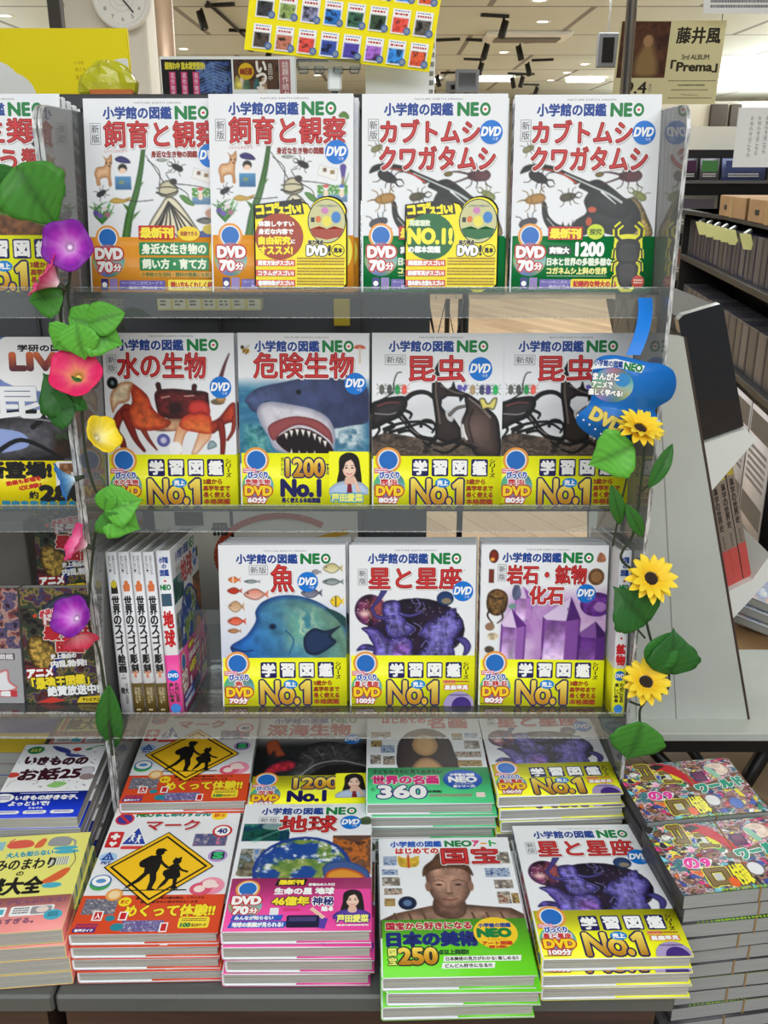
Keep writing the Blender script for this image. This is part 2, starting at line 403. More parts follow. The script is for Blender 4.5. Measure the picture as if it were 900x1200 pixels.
    def solid(s, mb, col):                            # uncoloured solids joined into the sheet
        me = mb.mesh('solid'); me.calc_loop_triangles()
        v = np.array([tuple(q.co) for q in me.vertices]); t = np.array([tuple(q.vertices) for q in me.loop_triangles])
        s.V.append(v); s.Fx.append(t + s.n); c = np.empty((len(v), 3)); c[:] = col; s.C.append(lin(c)); s.n += len(v); bpy.data.meshes.remove(me); return s
    def mesh(s, name, m=None):
        V, T, C = np.concatenate(s.V), np.concatenate(s.Fx), np.concatenate(s.C)
        me = bpy.data.meshes.new(name); me.vertices.add(len(V)); me.vertices.foreach_set('co', V.astype('f4').ravel())
        me.loops.add(T.size); me.loops.foreach_set('vertex_index', T.astype('i4').ravel())
        me.polygons.add(len(T)); me.polygons.foreach_set('loop_start', np.arange(0, T.size, 3, dtype='i4'))
        a = me.color_attributes.new('Col', 'FLOAT_COLOR', 'POINT'); a.data.foreach_set('color', np.concatenate([C, np.ones((len(C), 1))], 1).astype('f4').ravel())
        me.update(calc_edges=True); me.materials.append(m or PRINT); return me
# ------------------------------------------------------------------ cover designs (units: 1/100 of the cover width, v downwards)
BLUE, GREEN, RED, YEL, NAVY, SKYB, WHITE = (26, 66, 150), (10, 128, 62), (196, 30, 38), (255, 255, 36), (28, 24, 92), (10, 118, 214), (252, 252, 252)
GOLD = [(255, 232, 104), (226, 172, 44), (188, 128, 26)]
BROWNRED = (160, 58, 24)

def heading(p, x0=13, x1=62, y0=6, y1=14, n0=65, n1=88):
    p.text('NATURE EARTH ORIGIN', 36, y0 - 3.2, 69, y0 - 2, (120, 110, 110))
    p.text('小学館の図鑑', x0, y0, x1, y1, BLUE, bold=.35)
    w = (n1 - n0) / 3.3
    p.text('NE', n0, y0, n0 + w * 2.05, y1, GREEN, bold=.6)
    c = n1 - w * .5; m = (y0 + y1) / 2; ry = (y1 - y0) / 2 + .4
    p.ell(c, m, w * .55, ry, GREEN); p.ell(c, m, w * .3, ry * .55, WHITE); p.ell(c, m, w * .17, ry * .2, (220, 80, 80))
def newbox(p, v=True, x0=4.5, y0=16.5, w=7, h=14):
    for q in ((x0, y0, x0 + w, y0), (x0, y0 + h, x0 + w, y0 + h), (x0, y0, x0, y0 + h), (x0 + w, y0, x0 + w, y0 + h)):
        p.line([(q[0], q[1]), (q[2], q[3])], .3, (110, 110, 115))
    if v: p.text('新', x0 + .8, y0 + 1, x0 + w - .8, y0 + h / 2 - .4, (60, 60, 66)); p.text('版', x0 + .8, y0 + h / 2 + .4, x0 + w - .8, y0 + h - 1, (60, 60, 66))
    else: p.text('新版', x0 + 1, y0 + 1, x0 + w - 1, y0 + h - 1, (60, 60, 66))
def title(p, t, x0, y0, x1, y1, bold=.9, col=RED):
    b = bold * .72
    p.text(t, x0, y0, x1, y1, (150, 18, 26), bold=b, out=(250, 249, 250), ow=.5, shadow=(196, 190, 192)); k = .35
    return p.text(t, x0, y0 - .15, x1, y1 - .15, (208, 52, 54))
def dvd(p, x, y, r=8.5):
    p.ell(x, y, r, r, SKYB); p.text('DVD', x - r * .8, y - r * .42, x + r * .8, y + r * .3, WHITE, bold=.35, sk=.22); p.text('つき', x + r * .1, y + r * .42, x + r * .6, y + r * .68, WHITE)

def emblem(p, x, y, r):            # round mark above the disc, left plain
    p.ell(x, y, r, r, (238, 160, 70)); p.ell(x, y, r * .82, r * .82, (236, 240, 244)); p.ell(x, y, r * .72, r * .72, (36, 112, 200))
def disc_badge(p, name, mins):
    emblem(p, 12.7, 97, 10)
    p.disc(13.5, 117.5, 12.3); p.rect(2, 103.2, 12, 107.2, (226, 90, 130)); p.lines(2.6, 103.8, 11.6, 107, 2, WHITE, 3)
    p.text('びっくり', 6, 106.2, 21, 111, (40, 90, 190), bold=.35, out=WHITE, ow=.6)
    w = min(9.5, 3.2 * len(name)); p.text(name, 13.5 - w, 112, 13.5 + w, 116, (206, 50, 60), bold=.2, out=WHITE, ow=.7)
    p.text('DVD', 3.5, 117.5, 24, 124.5, (255, 220, 40), bold=.6, out=(200, 40, 30), ow=.9)
    p.text(mins + '分', 5.5, 126, 20, 130.5, (250, 250, 250), bold=.4, out=(200, 40, 40), ow=.7)
    p.lines(1.5, 131, 20, 132.3, 1, (90, 80, 30), 4)
def number_one(p, x0=31, x1=71, y0=112, y1=131):
    w = x1 - x0
    one = [(.80, .22), (.92, 0), (.985, 0), (.985, 1), (.885, 1), (.885, .25), (.82, .36)]; P1 = [(x0 + a * w, y0 + b * (y1 - y0)) for a, b in one]; cx, cy = x0 + .9 * w, (y0 + y1) / 2
    for i in range(10):
        a = .628 * i; p.poly([(x + 2 * math.cos(a), y + 2 * math.sin(a)) for x, y in P1], NAVY); p.k -= .9
    for t, a, b, c in (('N', 0, .36, y0), ('o', .385, .665, y0 + 5.5), ('.', .69, .76, y1 - 4.2)):
        p.text(t, x0 + a * w, c, x0 + b * w, y1, (230, 180, 50), bold=.8, out=NAVY, ow=1.3, grad=GOLD if t not in '.' else None)
    p.k += 1
    for i in range(6):
        a = 1.047 * i; q = [(x + .6 * math.cos(a), y + .6 * math.sin(a)) for x, y in P1]
        p.put(q, [tuple(t) for t in tessellate_polygon([[Vector((x, y, 0)) for x, y in q]])], [np.array(GOLD[0]) * (1 - min(1, max(0, (y - y0) / (y1 - y0)))) + np.array(GOLD[2]) * min(1, max(0, (y - y0) / (y1 - y0))) for x, y in q], i * 2e-6)
    p.k += 1
    p.ell(x0 + w * .6, y0 + 2.6, 5.8, 3.8, (30, 140, 220)); p.text('売上', x0 + w * .6 - 4, y0 + .6, x0 + w * .6 + 4, y0 + 4.6, WHITE, bold=.25)
def band_std(p, name, mins, v0=93.5, right='text'):
    for i, ch in enumerate('学習図鑑'):
        a = 31 + i * 15.3; p.rect(a, 96, a + 13, 109.5, NAVY, r=1.4); p.text(ch, a + 1.5, 97.6, a + 11.5, 107.9, WHITE, bold=.55)
    p.vtext('シリーズ', 91.5, 95.3, 96, 110.5, (60, 50, 20), bold=.15)
    number_one(p)
    if right == 'text':
        for i, t in enumerate(('3歳から', '高学年まで', '長く使える', '本格図鑑')): p.text(t, 73.5, 111.5 + i * 5.2, (88, 94, 94, 94)[i], 115.6 + i * 5.2, BROWNRED, bold=.22)
    else:
        p.rect(75, 111, 85, 114, (240, 150, 110)); p.lines(76, 111.6, 96, 113.8, 1, (190, 80, 60), 8)
        p.rect(75.5, 114.8, 96, 119.5, (238, 150, 60), r=.8); p.text('星座早見', 76.5, 115.4, 95, 118.9, WHITE, bold=.3, out=(200, 80, 30), ow=.4)
        pts = [(88 + 12.5 * math.cos(t), 133 + 12.5 * math.sin(t)) for t in np.linspace(math.pi, 1.9 * math.pi, 14)] + [(100, 133)]
        p.poly([(min(x, 99.6), y) for x, y in pts], (176, 158, 206)); p.poly([(min(90 + 8 * math.cos(t), 99.6), 133 + 8 * math.sin(t)) for t in np.linspace(math.pi, 2 * math.pi, 12)], (70, 44, 130)); p.lines(80, 123, 96, 125, 1, (60, 40, 110), 4)
    disc_badge(p, name, mins)

def girl(p, x0, y0, sc, shirt, tie=None):
    a = Art((0, 0, 0), 40, 44, 2.6)
    bgc = {'y': YEL, 'p': (236, 74, 160)}['y' if tie else 'p']; a.c[:] = bgc
    hair = (28, 22, 24)
    a.poly([(10, 20), (11, 6), (20, 1), (29, 5), (32, 18), (33, 34), (28, 36), (12, 36), (8, 32)], hair, edge=(12, 10, 12), ew=2)
    a.poly([(1, 44), (3, 35), (14, 30), (27, 30), (37, 34), (40, 44)], shirt, edge=np.array(shirt) * .8, ew=4)
    a.poly([(17, 26), (24, 26), (25, 33), (20.5, 35), (16, 33)], (232, 188, 168))
    a.ell(20.5, 17, 7, 9.5, (246, 212, 194), edge=(228, 178, 158), ew=2.5)
    a.poly([(12.5, 16), (13, 8), (20, 5), (22, 8), (17, 11), (14.5, 18)], hair); a.poly([(20, 5.5), (27, 8), (28.8, 17), (27, 17), (24.5, 10.5)], hair)
    for ex in (17.6, 23.6): a.ell(ex, 16.6, 1.2, .8, (40, 28, 26)); a.line([(ex - 1.6, 14.4), (ex, 13.9), (ex + 1.5, 14.3)], .5, .4, (70, 50, 46))
    a.line([(20.6, 17), (20.2, 20)], .5, .4, (222, 172, 150)); a.line([(17.9, 22), (20.6, 23.4), (23.3, 22)], 1.0, .9, (206, 96, 96))
    if tie: a.poly([(19, 33), (22.5, 33), (24, 44), (18, 44)], tie, sm=False); a.line([(30, 40), (27, 31), (25, 26)], 4, 2.6, (242, 205, 186), edge=(226, 178, 156))
    p.grid(a, x0, y0, sc)

def qr_corner(p, colr=(108, 96, 176)):
    p.rect(7.5, 122.5, 12.6, 130.8, (52, 48, 130), r=.6); p.ell(10, 126.6, 1.8, 1.8, WHITE); p.rect(13.8, 122.5, 19.5, 130.8, (150, 130, 190), r=.4)
    p.rect(21, 123.6, 54, 130.4, colr, r=.6); p.text('ページの二次元コードで', 22, 124.2, 52, 126.6, (226, 218, 246)); p.text('動画が見られる', 28, 127.4, 48, 129.8, (226, 218, 246))
def dvd70(p):
    emblem(p, 13.5, 94, 8.6); p.disc(13.6, 110, 11.5)
    p.text('DVD', 4.5, 101.5, 23.5, 108.5, WHITE, bold=.7, out=(200, 36, 40), ow=1); p.text('70', 6, 111, 16, 117.5, WHITE, bold=.7, out=(200, 36, 40), ow=1); p.text('分', 17, 112.5, 22.5, 117, WHITE, bold=.3, out=(200, 36, 40), ow=.7)

# ---- pictures
def art_rearing():
    a = Art()
    # small dog
    a.poly([(6, 50), (8, 46), (13, 45), (14, 41), (12.5, 38), (15.5, 40), (18.5, 37), (19, 42), (18, 46), (17.5, 52), (18, 58), (16, 58.5), (15, 53), (10, 54), (10, 58), (7.5, 58), (7, 54)], (214, 160, 112), edge=(170, 112, 70), ew=1.5, inner=(236, 200, 164))
    a.ell(15, 43, .6, .6, (30, 20, 20)); a.ell(17.6, 43, .6, .6, (30, 20, 20)); a.ell(16.6, 45, .7, .5, (40, 26, 26))
    a.poly([(21, 40), (25, 38.3), (30, 40), (32, 43), (27, 43), (22.5, 42)], (52, 46, 120), edge=(30, 26, 70), ew=1.5)
    a.ell(26.2, 46.5, 3.2, 3, (34, 26, 26)); a.ell(26.2, 48.2, 2.4, 2, (244, 208, 184)); a.rect(22, 50, 31, 53, (240, 240, 246)); a.rect(20.5, 52, 32, 61, (86, 150, 196), col2=(50, 100, 150)); a.ell(25, 56, 2, 1.2, (130, 150, 110))
    a.bug(10.5, 63.5, 8, -30, (30, 28, 34), horn=1); a.poly([(16, 69), (20, 66.5), (26, 67.5), (31, 66), (29, 69), (21, 70.5)], (206, 170, 70), edge=(160, 122, 50), ew=1.2)
    for i in range(26):
        rs = np.random.RandomState(i); a.line([(10, 84), (10 + rs.uniform(-6, 6), 77 + rs.uniform(-3, 3)), (10 + rs.uniform(-9, 9), 72 + rs.uniform(-3, 8))], 1.1, .4, (40 + 40 * rs.rand(), 96 + 60 * rs.rand(), 44))
    for x, y, c in ((6, 77, (96, 70, 160)), (9, 79, (120, 90, 180)), (14, 78, (170, 110, 130)), (12, 74, (222, 214, 214))): a.ell(x, y, 2, 1.8, c)
    a.line([(41.5, 33), (39, 48), (35, 64), (30, 78), (27, 93)], 3, 6, (70, 122, 50), edge=(34, 76, 26))
    a.poly([(36, 58), (41, 55.5), (38, 60)], (60, 110, 44), sm=False); a.poly([(30, 73), (25, 70), (29, 77)], (60, 110, 44), sm=False); a.poly([(33, 78), (38, 75), (32, 82)], (60, 110, 44), sm=False)
    # swallowtail
    wing = (232, 224, 196)
    a.poly([(57, 66), (64, 68), (76, 84), (84, 98), (80, 106), (70, 104), (62, 92), (56, 102), (45, 106), (40, 97), (44, 84), (52, 72)], wing, edge=(40, 36, 30), ew=1.6)
    for q in ((78, 101), (72, 100), (66, 97), (58, 98), (51, 101), (46, 98), (43, 92), (49, 88), (82, 95)): a.line([(58, 69), ((58 + q[0]) / 2 + 1, (69 + q[1]) / 2), q], .8, 1.7, (34, 30, 28))
    a.line([(44, 106), (62, 99), (82, 106)], 2, 2, (60, 50, 40)); a.ell(78, 104, 2.2, 1.6, (196, 120, 60))
    a.poly([(52, 58), (58, 54.5), (64, 58), (65, 63), (60, 66), (52, 65)], (206, 198, 168), edge=(60, 56, 50), ew=1.6); a.line([(50, 63), (57, 64.5), (65, 62)], 1.4, 1, (50, 46, 40)); a.line([(50, 60), (58, 59), (64, 60)], .9, .8, (70, 64, 54))
    a.ell(62, 55.5, 2.6, 2.2, (50, 46, 42))
    for l in (((55, 56), (50, 48), (43, 38)), ((52, 58), (52, 48), (44, 41)), ((63, 57), (74, 58), (85, 60), (87, 63)), ((62, 58), (71, 63), (73, 68)), ((60, 55), (57, 50), (61, 49)), ((47, 68), (36, 69), (28, 68))): a.line(l, .6, .4, (34, 32, 32))
    a.bug(65, 46, 9, -155, (24, 22, 24), horn=2); a.fish(55, 41, 10, 2.4, (190, 196, 190), (130, 140, 130))
    a.poly([(77, 46), (83, 48), (90, 49), (88, 57), (82, 55), (75, 53)], (240, 240, 236), sm=False, edge=(190, 190, 190), ew=.6); a.rect(79, 48.5, 81.5, 51, (120, 90, 70)); a.rect(84, 50, 87, 52.5, (150, 120, 80))
    a.line([(93, 58), (93, 48)], 1.2, 4.5, (86, 70, 150)); a.line([(92.6, 62), (93, 55)], 3, 1.5, (150, 130, 96)); a.line([(94, 60), (97, 52)], 1, .4, (70, 130, 60))
    a.rect(75, 65, 96, 71, (120, 160, 196), col2=(80, 120, 160)); a.mottle(75, 60, 96, 66, [(250, 250, 250), (70, 140, 60), (110, 170, 80)], .9, 5)
    for x, c in ((81, (214, 90, 90)), (92, (70, 110, 190))): a.ell(x, 61.5, 2, 1.8, (250, 250, 250)); a.ell(x, 60.5, 2, 1.2, c); a.ell(x, 65.5, 1.8, 2.6, (246, 222, 200))
    a.poly([(66, 65), (70, 65), (75, 69), (76, 72), (70, 70)], (88, 140, 60), edge=(50, 96, 36), ew=1)
    a.poly([(90, 14), (93, 11.5), (96, 13), (97, 16), (93, 17), (91, 16)], (88, 130, 50), edge=(48, 80, 30), ew=1)
    a.fish(85, 82, 15, 4.5, (72, 76, 70), (150, 150, 140)); a.poly([(72, 92), (82, 89), (94, 86), (90, 92), (80, 96)], (60, 80, 150), edge=(36, 46, 100), ew=1.4); a.ell(90, 77, 6, 3.5, (196, 150, 130)); a.ell(87, 88, 5, 3.4, (210, 190, 60))
    return a
def art_beetle():
    a = Art()
    a.poly([(82, 68), (88, 70), (94, 80), (98, 94), (78, 94), (76, 80)], (172, 146, 86), edge=(60, 46, 24), ew=3, grain=.5, gs=.5)
    blk = dict(edge=(14, 15, 15), ew=3.5)
    a.poly([(84, 70), (90, 80), (86, 92), (70, 93), (60, 90), (46, 91), (44, 84), (52, 78), (50, 70), (54, 62), (52, 58), (60, 56), (70, 62), (78, 68)], (18, 20, 20), inner=(36, 41, 39), **blk)
    a.poly([(5, 52), (8, 47), (16, 45.5), (28, 47), (40, 52), (50, 56), (60, 60), (74, 66), (83, 74), (78, 82), (64, 80), (52, 72), (52, 68), (55, 66), (50, 63), (46, 61), (47, 58), (43, 59), (40, 55), (28, 51), (16, 49), (9, 51)], (18, 20, 20), inner=(38, 43, 41), **blk)
    a.line([(18, 48.4), (32, 51), (44, 58)], .7, 1.2, (196, 60, 36)); a.line([(36, 52), (52, 59), (66, 65), (76, 71)], .8, 1.8, (196, 202, 200)); a.line([(62, 64), (72, 72)], 1.5, .6, (232, 236, 236))
    a.poly([(21, 71), (24, 72), (26, 80), (33, 86), (44, 87), (54, 83), (58, 88), (50, 94), (38, 95), (28, 91), (22, 82)], (18, 20, 20), inner=(38, 43, 44), **blk); a.line([(25, 82), (34, 90), (48, 90)], .6, 1.2, (186, 190, 192))
    for q in ((40, 85), (43, 83), (36, 84)): a.poly([(q[0] - 1.4, 88), q, (q[0] + 1.4, 88)], (24, 24, 24), sm=False)
    a.ell(56, 76, 3, 2, (204, 84, 50)); a.ell(54, 84, 2.2, 3, (190, 80, 40))
    for l in (((50, 90), (44, 94)), ((62, 90), (66, 97)), ((80, 90), (84, 97))): a.line(l, 3, 2, (24, 24, 24))
    a.bug(18, 54.5, 15, 25, (24, 22, 24), horn=2); a.bug(16, 69, 15, 170, (120, 88, 40), horn=1); a.bug(39, 67.5, 12, -10, (52, 46, 30), horn=2); a.bug(12, 85, 14, -18, (44, 44, 52)); a.bug(81, 53.5, 17, 178, (62, 30, 34)); a.line([(76, 53), (66, 51), (58, 52)], 1.6, .6, (62, 30, 34)); a.line([(76, 54), (68, 57), (58, 60)], 1.6, .6, (62, 30, 34))
    a.bug(88, 66.5, 11, -150, (92, 96, 50), horn=2); a.ell(60, 52.5, 3, 1.7, (120, 100, 30), rot=-8, edge=(50, 44, 20), ew=1); a.bug(10.5, 35.5, 9, -25, (90, 88, 60)); return a
def art_crab():
    a = Art(); dk = (96, 22, 16); q = lambda *p: [((x - 18) / 8.52, (y - 22) / 8.35) for x, y in p]; L = dict(edge=dk)
    a.line(q((160, 500), (105, 555), (78, 640), (115, 700), (130, 760)), 8, 4.5, (150, 44, 26), **L); a.line(q((150, 530), (180, 620), (212, 700), (262, 770)), 8, 2.5, (140, 40, 24), **L); a.line(q((250, 610), (290, 690), (345, 765)), 5, 1.2, (160, 66, 44), **L)
    a.poly(q((700, 590), (760, 556), (835, 470), (870, 470), (872, 570), (800, 600), (720, 660), (690, 640)), (176, 56, 30), grain=.35, edge=dk, ew=3); a.line(q((770, 590), (782, 690), (776, 800)), 6, 3.5, (140, 36, 24), **L); a.line(q((860, 560), (850, 640), (812, 700)), 4, 2, (150, 50, 34), **L)
    a.poly(q((352, 390), (450, 372), (560, 380), (680, 392), (697, 430), (690, 520), (600, 560), (480, 566), (380, 548), (350, 480)), (96, 26, 26), edge=(46, 8, 10), ew=5, grain=.5, gs=.5)
    for x, y, e in ((380, 395, (370, 348)), (600, 395, (606, 358))): a.line(q((x, y), e), 3.4, 4.2, (70, 18, 18), edge=(30, 8, 8))
    a.ell(54, 57, 5, 5, (44, 12, 14), soft=3); a.line(q((390, 430), (440, 420)), 1, 1, (200, 150, 140)); a.line(q((540, 420), (600, 416)), 1, 1, (200, 150, 140)); a.line(q((430, 560), (520, 575), (640, 560)), 1.6, 1.6, (50, 14, 14))
    a.poly(q((390, 570), (540, 570), (520, 630), (430, 645), (330, 635)), (190, 150, 116), edge=(130, 80, 60), ew=2.5, grain=.4)
    a.poly(q((185, 336), (245, 366), (300, 420), (332, 500), (400, 556), (445, 585), (410, 622), (300, 642), (215, 628), (165, 560), (170, 500), (196, 450)), (196, 72, 34), col2=(206, 92, 44), ang=90, edge=(140, 36, 20), ew=4, grain=.3)
    a.poly(q((64, 524), (54, 425), (90, 360), (140, 330), (205, 335), (188, 390), (180, 440), (150, 462), (108, 470), (84, 500)), (226, 206, 172), edge=(176, 110, 70), ew=3, grain=.2)
    a.poly(q((505, 590), (474, 640), (454, 730), (458, 794), (500, 796), (516, 720), (540, 660), (580, 620)), (226, 150, 100), col2=(240, 228, 208), ang=90, edge=(196, 130, 96), ew=2); a.poly(q((640, 620), (706, 640), (700, 690), (664, 730), (630, 770), (600, 794), (572, 792), (590, 740), (610, 690)), (226, 150, 100), col2=(240, 228, 208), ang=90, edge=(196, 130, 96), ew=2); a.poly(q((500, 590), (560, 535), (690, 530), (714, 600), (700, 660), (600, 650), (520, 630)), (212, 70, 36), col2=(224, 130, 60), ang=90, edge=(176, 50, 30), ew=3, grain=.2)
    a.ell(53, 88, 5, 5.4, (248, 248, 250)); a.poly(q((556, 505), (580, 455), (640, 444), (694, 470), (700, 540), (640, 530), (590, 540)), (206, 58, 50), edge=(140, 26, 26), ew=3)
    a.ell(6.4, 37.6, 4.2, 4.6, (24, 30, 34), edge=(10, 10, 12)); a.ell(6.4, 37.6, 1.2, 1.6, (110, 140, 150)); a.ell(43.8, 81.5, 5, 5, (126, 126, 192), edge=(70, 70, 146)); a.ell(43.8, 81.5, 2.2, 2.2, (206, 206, 232)); a.poly(q((678, 760), (690, 712), (720, 706), (742, 738), (710, 756)), (150, 170, 176), edge=(80, 110, 120), ew=1.5)
    a.ell(86.5, 52, 5.4, 2.4, (110, 96, 76)); a.ell(89, 49.6, 3.8, 3, (206, 166, 110), edge=(150, 104, 60)); a.line(q((780, 300), (808, 220), (838, 152)), 3.4, 1, (92, 46, 56)); return a
def art_shark():
    a = Art()
    def sea(U, V):
        t = np.clip((V - 33) / 10, 0, 1)[..., None]; n = fbm(U * .07 + V * .03, V * .22, 3, 5)[..., None]
        return (1 - t) * np.array([236, 238, 243]) + t * ((1 - n) * np.array([14, 58, 104]) * 1.2 + n * np.array([96, 168, 186]))
    a.fill(0, 33, 100, 100, sea)
    a.mottle(62, 62, 100, 92, [(60, 110, 140), (206, 220, 226), (120, 160, 180)], .14, 21, soft=8); a.mottle(0, 66, 26, 98, [(30, 110, 120), (110, 180, 180), (20, 80, 100)], .12, 23, soft=8)
    a.poly([(5, 50), (14, 42), (34, 37), (60, 33), (92, 37), (100, 46), (100, 66), (86, 70), (70, 72), (50, 64), (30, 66), (12, 60), (7, 55)], (74, 88, 130), col2=(44, 52, 88), ang=0, edge=(50, 60, 96), ew=4, grain=.3, gs=.12)
    a.poly([(14, 58), (22, 52), (40, 54), (58, 58), (70, 66), (74, 80), (70, 92), (60, 92), (30, 90), (22, 78), (16, 68)], (206, 204, 214), edge=(150, 150, 172), ew=5, grain=.12, gs=.2)
    a.poly([(22, 72), (30, 66), (44, 63), (60, 66), (70, 74), (72, 84), (68, 80), (56, 72), (44, 70), (32, 76), (26, 82)], (150, 74, 76), edge=(110, 50, 56), ew=2)
    a.poly([(28, 82), (34, 76), (44, 72), (56, 74), (68, 82), (72, 91), (60, 94), (40, 92)], (24, 12, 18), edge=(60, 20, 26), ew=2)
    for x, y in ((36, 77), (40, 75), (44.5, 74), (49, 74.5), (53.5, 75.5), (58, 77.5), (62, 80), (66, 83)): a.poly([(x - 1.5, y - 1.4), (x + 1.5, y - .9), (x + .2, y + 4)], (240, 238, 232), sm=False)
    for x, y in ((40, 91), (46, 92), (52, 92.5), (58, 92)): a.poly([(x - 1.2, y + 1), (x + 1.2, y + 1), (x, y - 3)], (220, 216, 210), sm=False)
    a.ell(46, 44.5, 2, 2, (12, 12, 18)); a.line([(20, 52), (24, 51.5)], 1, .5, (40, 44, 70))
    a.ell(6, 13, 3.2, 2.4, (206, 160, 40), rot=30); a.line([(4, 15), (6, 12)], .8, .8, (40, 30, 20)); a.line([(6, 16), (8, 13)], .8, .8, (40, 30, 20)); a.ell(7, 10.5, 3, 1, (200, 200, 200), rot=-30); a.ell(3.5, 10.8, 1.4, 1.4, (60, 46, 20))
    a.poly([(88.5, 11.5), (90, 9.3), (93, 8.8), (96, 9.6), (97, 11.6)], (206, 90, 60)); a.line([(93, 11), (93, 22)], 1.2, 1.6, (220, 200, 180)); return a
def Z(pts, ox, oy, sx, sy): return [((x - ox) / sx, (y - oy) / sy) for x, y in pts]
def art_insect():
    a = Art(); K = (26, 23, 25); kk = dict(edge=(10, 9, 11), ew=3); q = lambda *p: Z(p, 20, 30, 8.6, 8.35)
    a.poly(q((20, 690), (120, 660), (300, 690), (460, 720), (640, 690), (880, 700), (880, 830), (20, 830)), (78, 66, 58), grain=.9, gs=.2, sm=False); a.mottle(0, 80, 100, 96, [(40, 34, 30), (112, 96, 84), (60, 50, 44), (140, 124, 110)], .12, 31, soft=5, sy=.3)
    a.ell(50, 62, 30, 14, (206, 208, 214), soft=12, a=.7)
    a.poly(q((10, 490), (60, 455), (130, 436), (230, 428), (255, 470), (240, 520), (200, 565), (120, 600), (10, 640)), K, inner=(54, 48, 50), **kk); a.line(q((60, 490), (130, 470), (200, 470)), 1.6, 1, (110, 60, 60)); a.line(q((40, 540), (130, 545), (190, 530)), .8, .8, (150, 150, 156))
    a.line(q((240, 450), (285, 415), (340, 402), (390, 410), (430, 440)), 4, 3, K, edge=(12, 12, 14)); a.line(q((60, 465), (130, 425), (160, 400), (166, 335), (185, 285), (213, 276)), 1.2, .8, (30, 28, 30))
    a.line(q((200, 545), (240, 585), (285, 645), (345, 690), (440, 705)), 5, 3, K, edge=(12, 12, 14)); a.line(q((215, 560), (270, 630), (330, 676)), .8, .6, (150, 146, 146))
    for l in (((100, 640), (200, 604), (330, 590), (430, 600)), ((140, 660), (260, 625), (350, 603), (420, 640)), ((345, 620), (360, 585), (410, 585), (440, 620), (420, 660)), ((30, 600), (70, 640), (40, 690)), ((120, 590), (170, 620), (100, 660)), ((200, 660), (270, 650), (320, 690)), ((240, 520), (280, 540), (270, 570))): a.line(q(*l), 2.6, 1.6, (24, 22, 24), edge=(10, 10, 12))
    a.poly(q((458, 203), (474, 214), (462, 280), (474, 345), (515, 384), (542, 368), (556, 324), (572, 378), (625, 402), (648, 412), (600, 466), (592, 432), (520, 428), (482, 452), (478, 490), (510, 530), (565, 572), (606, 630), (616, 700), (520, 730), (438, 700), (440, 580), (428, 500), (414, 420), (414, 330), (426, 262)), (44, 36, 34), sm=False, inner=(52, 44, 41), **kk)
    a.line(q((445, 300), (440, 400), (455, 500), (470, 600)), 1, 1.6, (104, 92, 86)); a.line(q((470, 360), (560, 400), (620, 412)), .8, .8, (120, 110, 106)); a.ell(59.5, 62.5, 2.6, 5, (196, 196, 198), rot=-24)
    a.line(q((535, 545), (580, 505), (640, 490)), 3, 2.4, (110, 106, 104), edge=(60, 58, 58))
    a.poly(q((640, 408), (700, 440), (780, 498), (845, 560), (868, 650), (868, 810), (720, 812), (660, 720), (630, 650), (612, 590), (640, 510), (630, 450)), (46, 36, 36), inner=(78, 62, 58), **kk); a.ell(79, 74, 9, 10, (136, 112, 106), soft=14, a=.55); a.line(q((660, 440), (740, 500), (800, 560)), 1.2, 2, (120, 106, 104)); a.line(q((622, 610), (632, 660), (648, 700)), 1.4, 2, (224, 222, 222))
    a.line(q((690, 510), (660, 600), (690, 720)), 1, 1, (24, 18, 18)); 
    for l in (((600, 700), (480, 740), (400, 710)), ((620, 720), (520, 790), (430, 770)), ((700, 760), (620, 730), (540, 720)), ((440, 690), (400, 740), (360, 720))): a.line(q(*l), 3, 1.6, (22, 19, 20))
    for x, c in ((7.5, (70, 72, 66)), (13.5, (56, 58, 56)), (19.5, (30, 110, 60)), (24.8, (190, 70, 60)), (77, (130, 110, 80)), (84, (46, 48, 70)), (89, (60, 50, 110)), (94.5, (24, 130, 66))): a.bug(x, 42.5, 8, -90, c)
    a.poly([(65, 40), (68, 39), (69.5, 41), (71, 38.6), (73, 40), (71, 44), (69, 42.6), (67, 44)], (96, 90, 176))
    a.poly([(82, 50), (86, 49), (89, 53), (93, 49), (96, 49), (95, 55), (93, 58), (90, 57), (88, 57), (85, 58), (83.5, 55)], (226, 214, 120), edge=(30, 28, 24), ew=1.5); return a
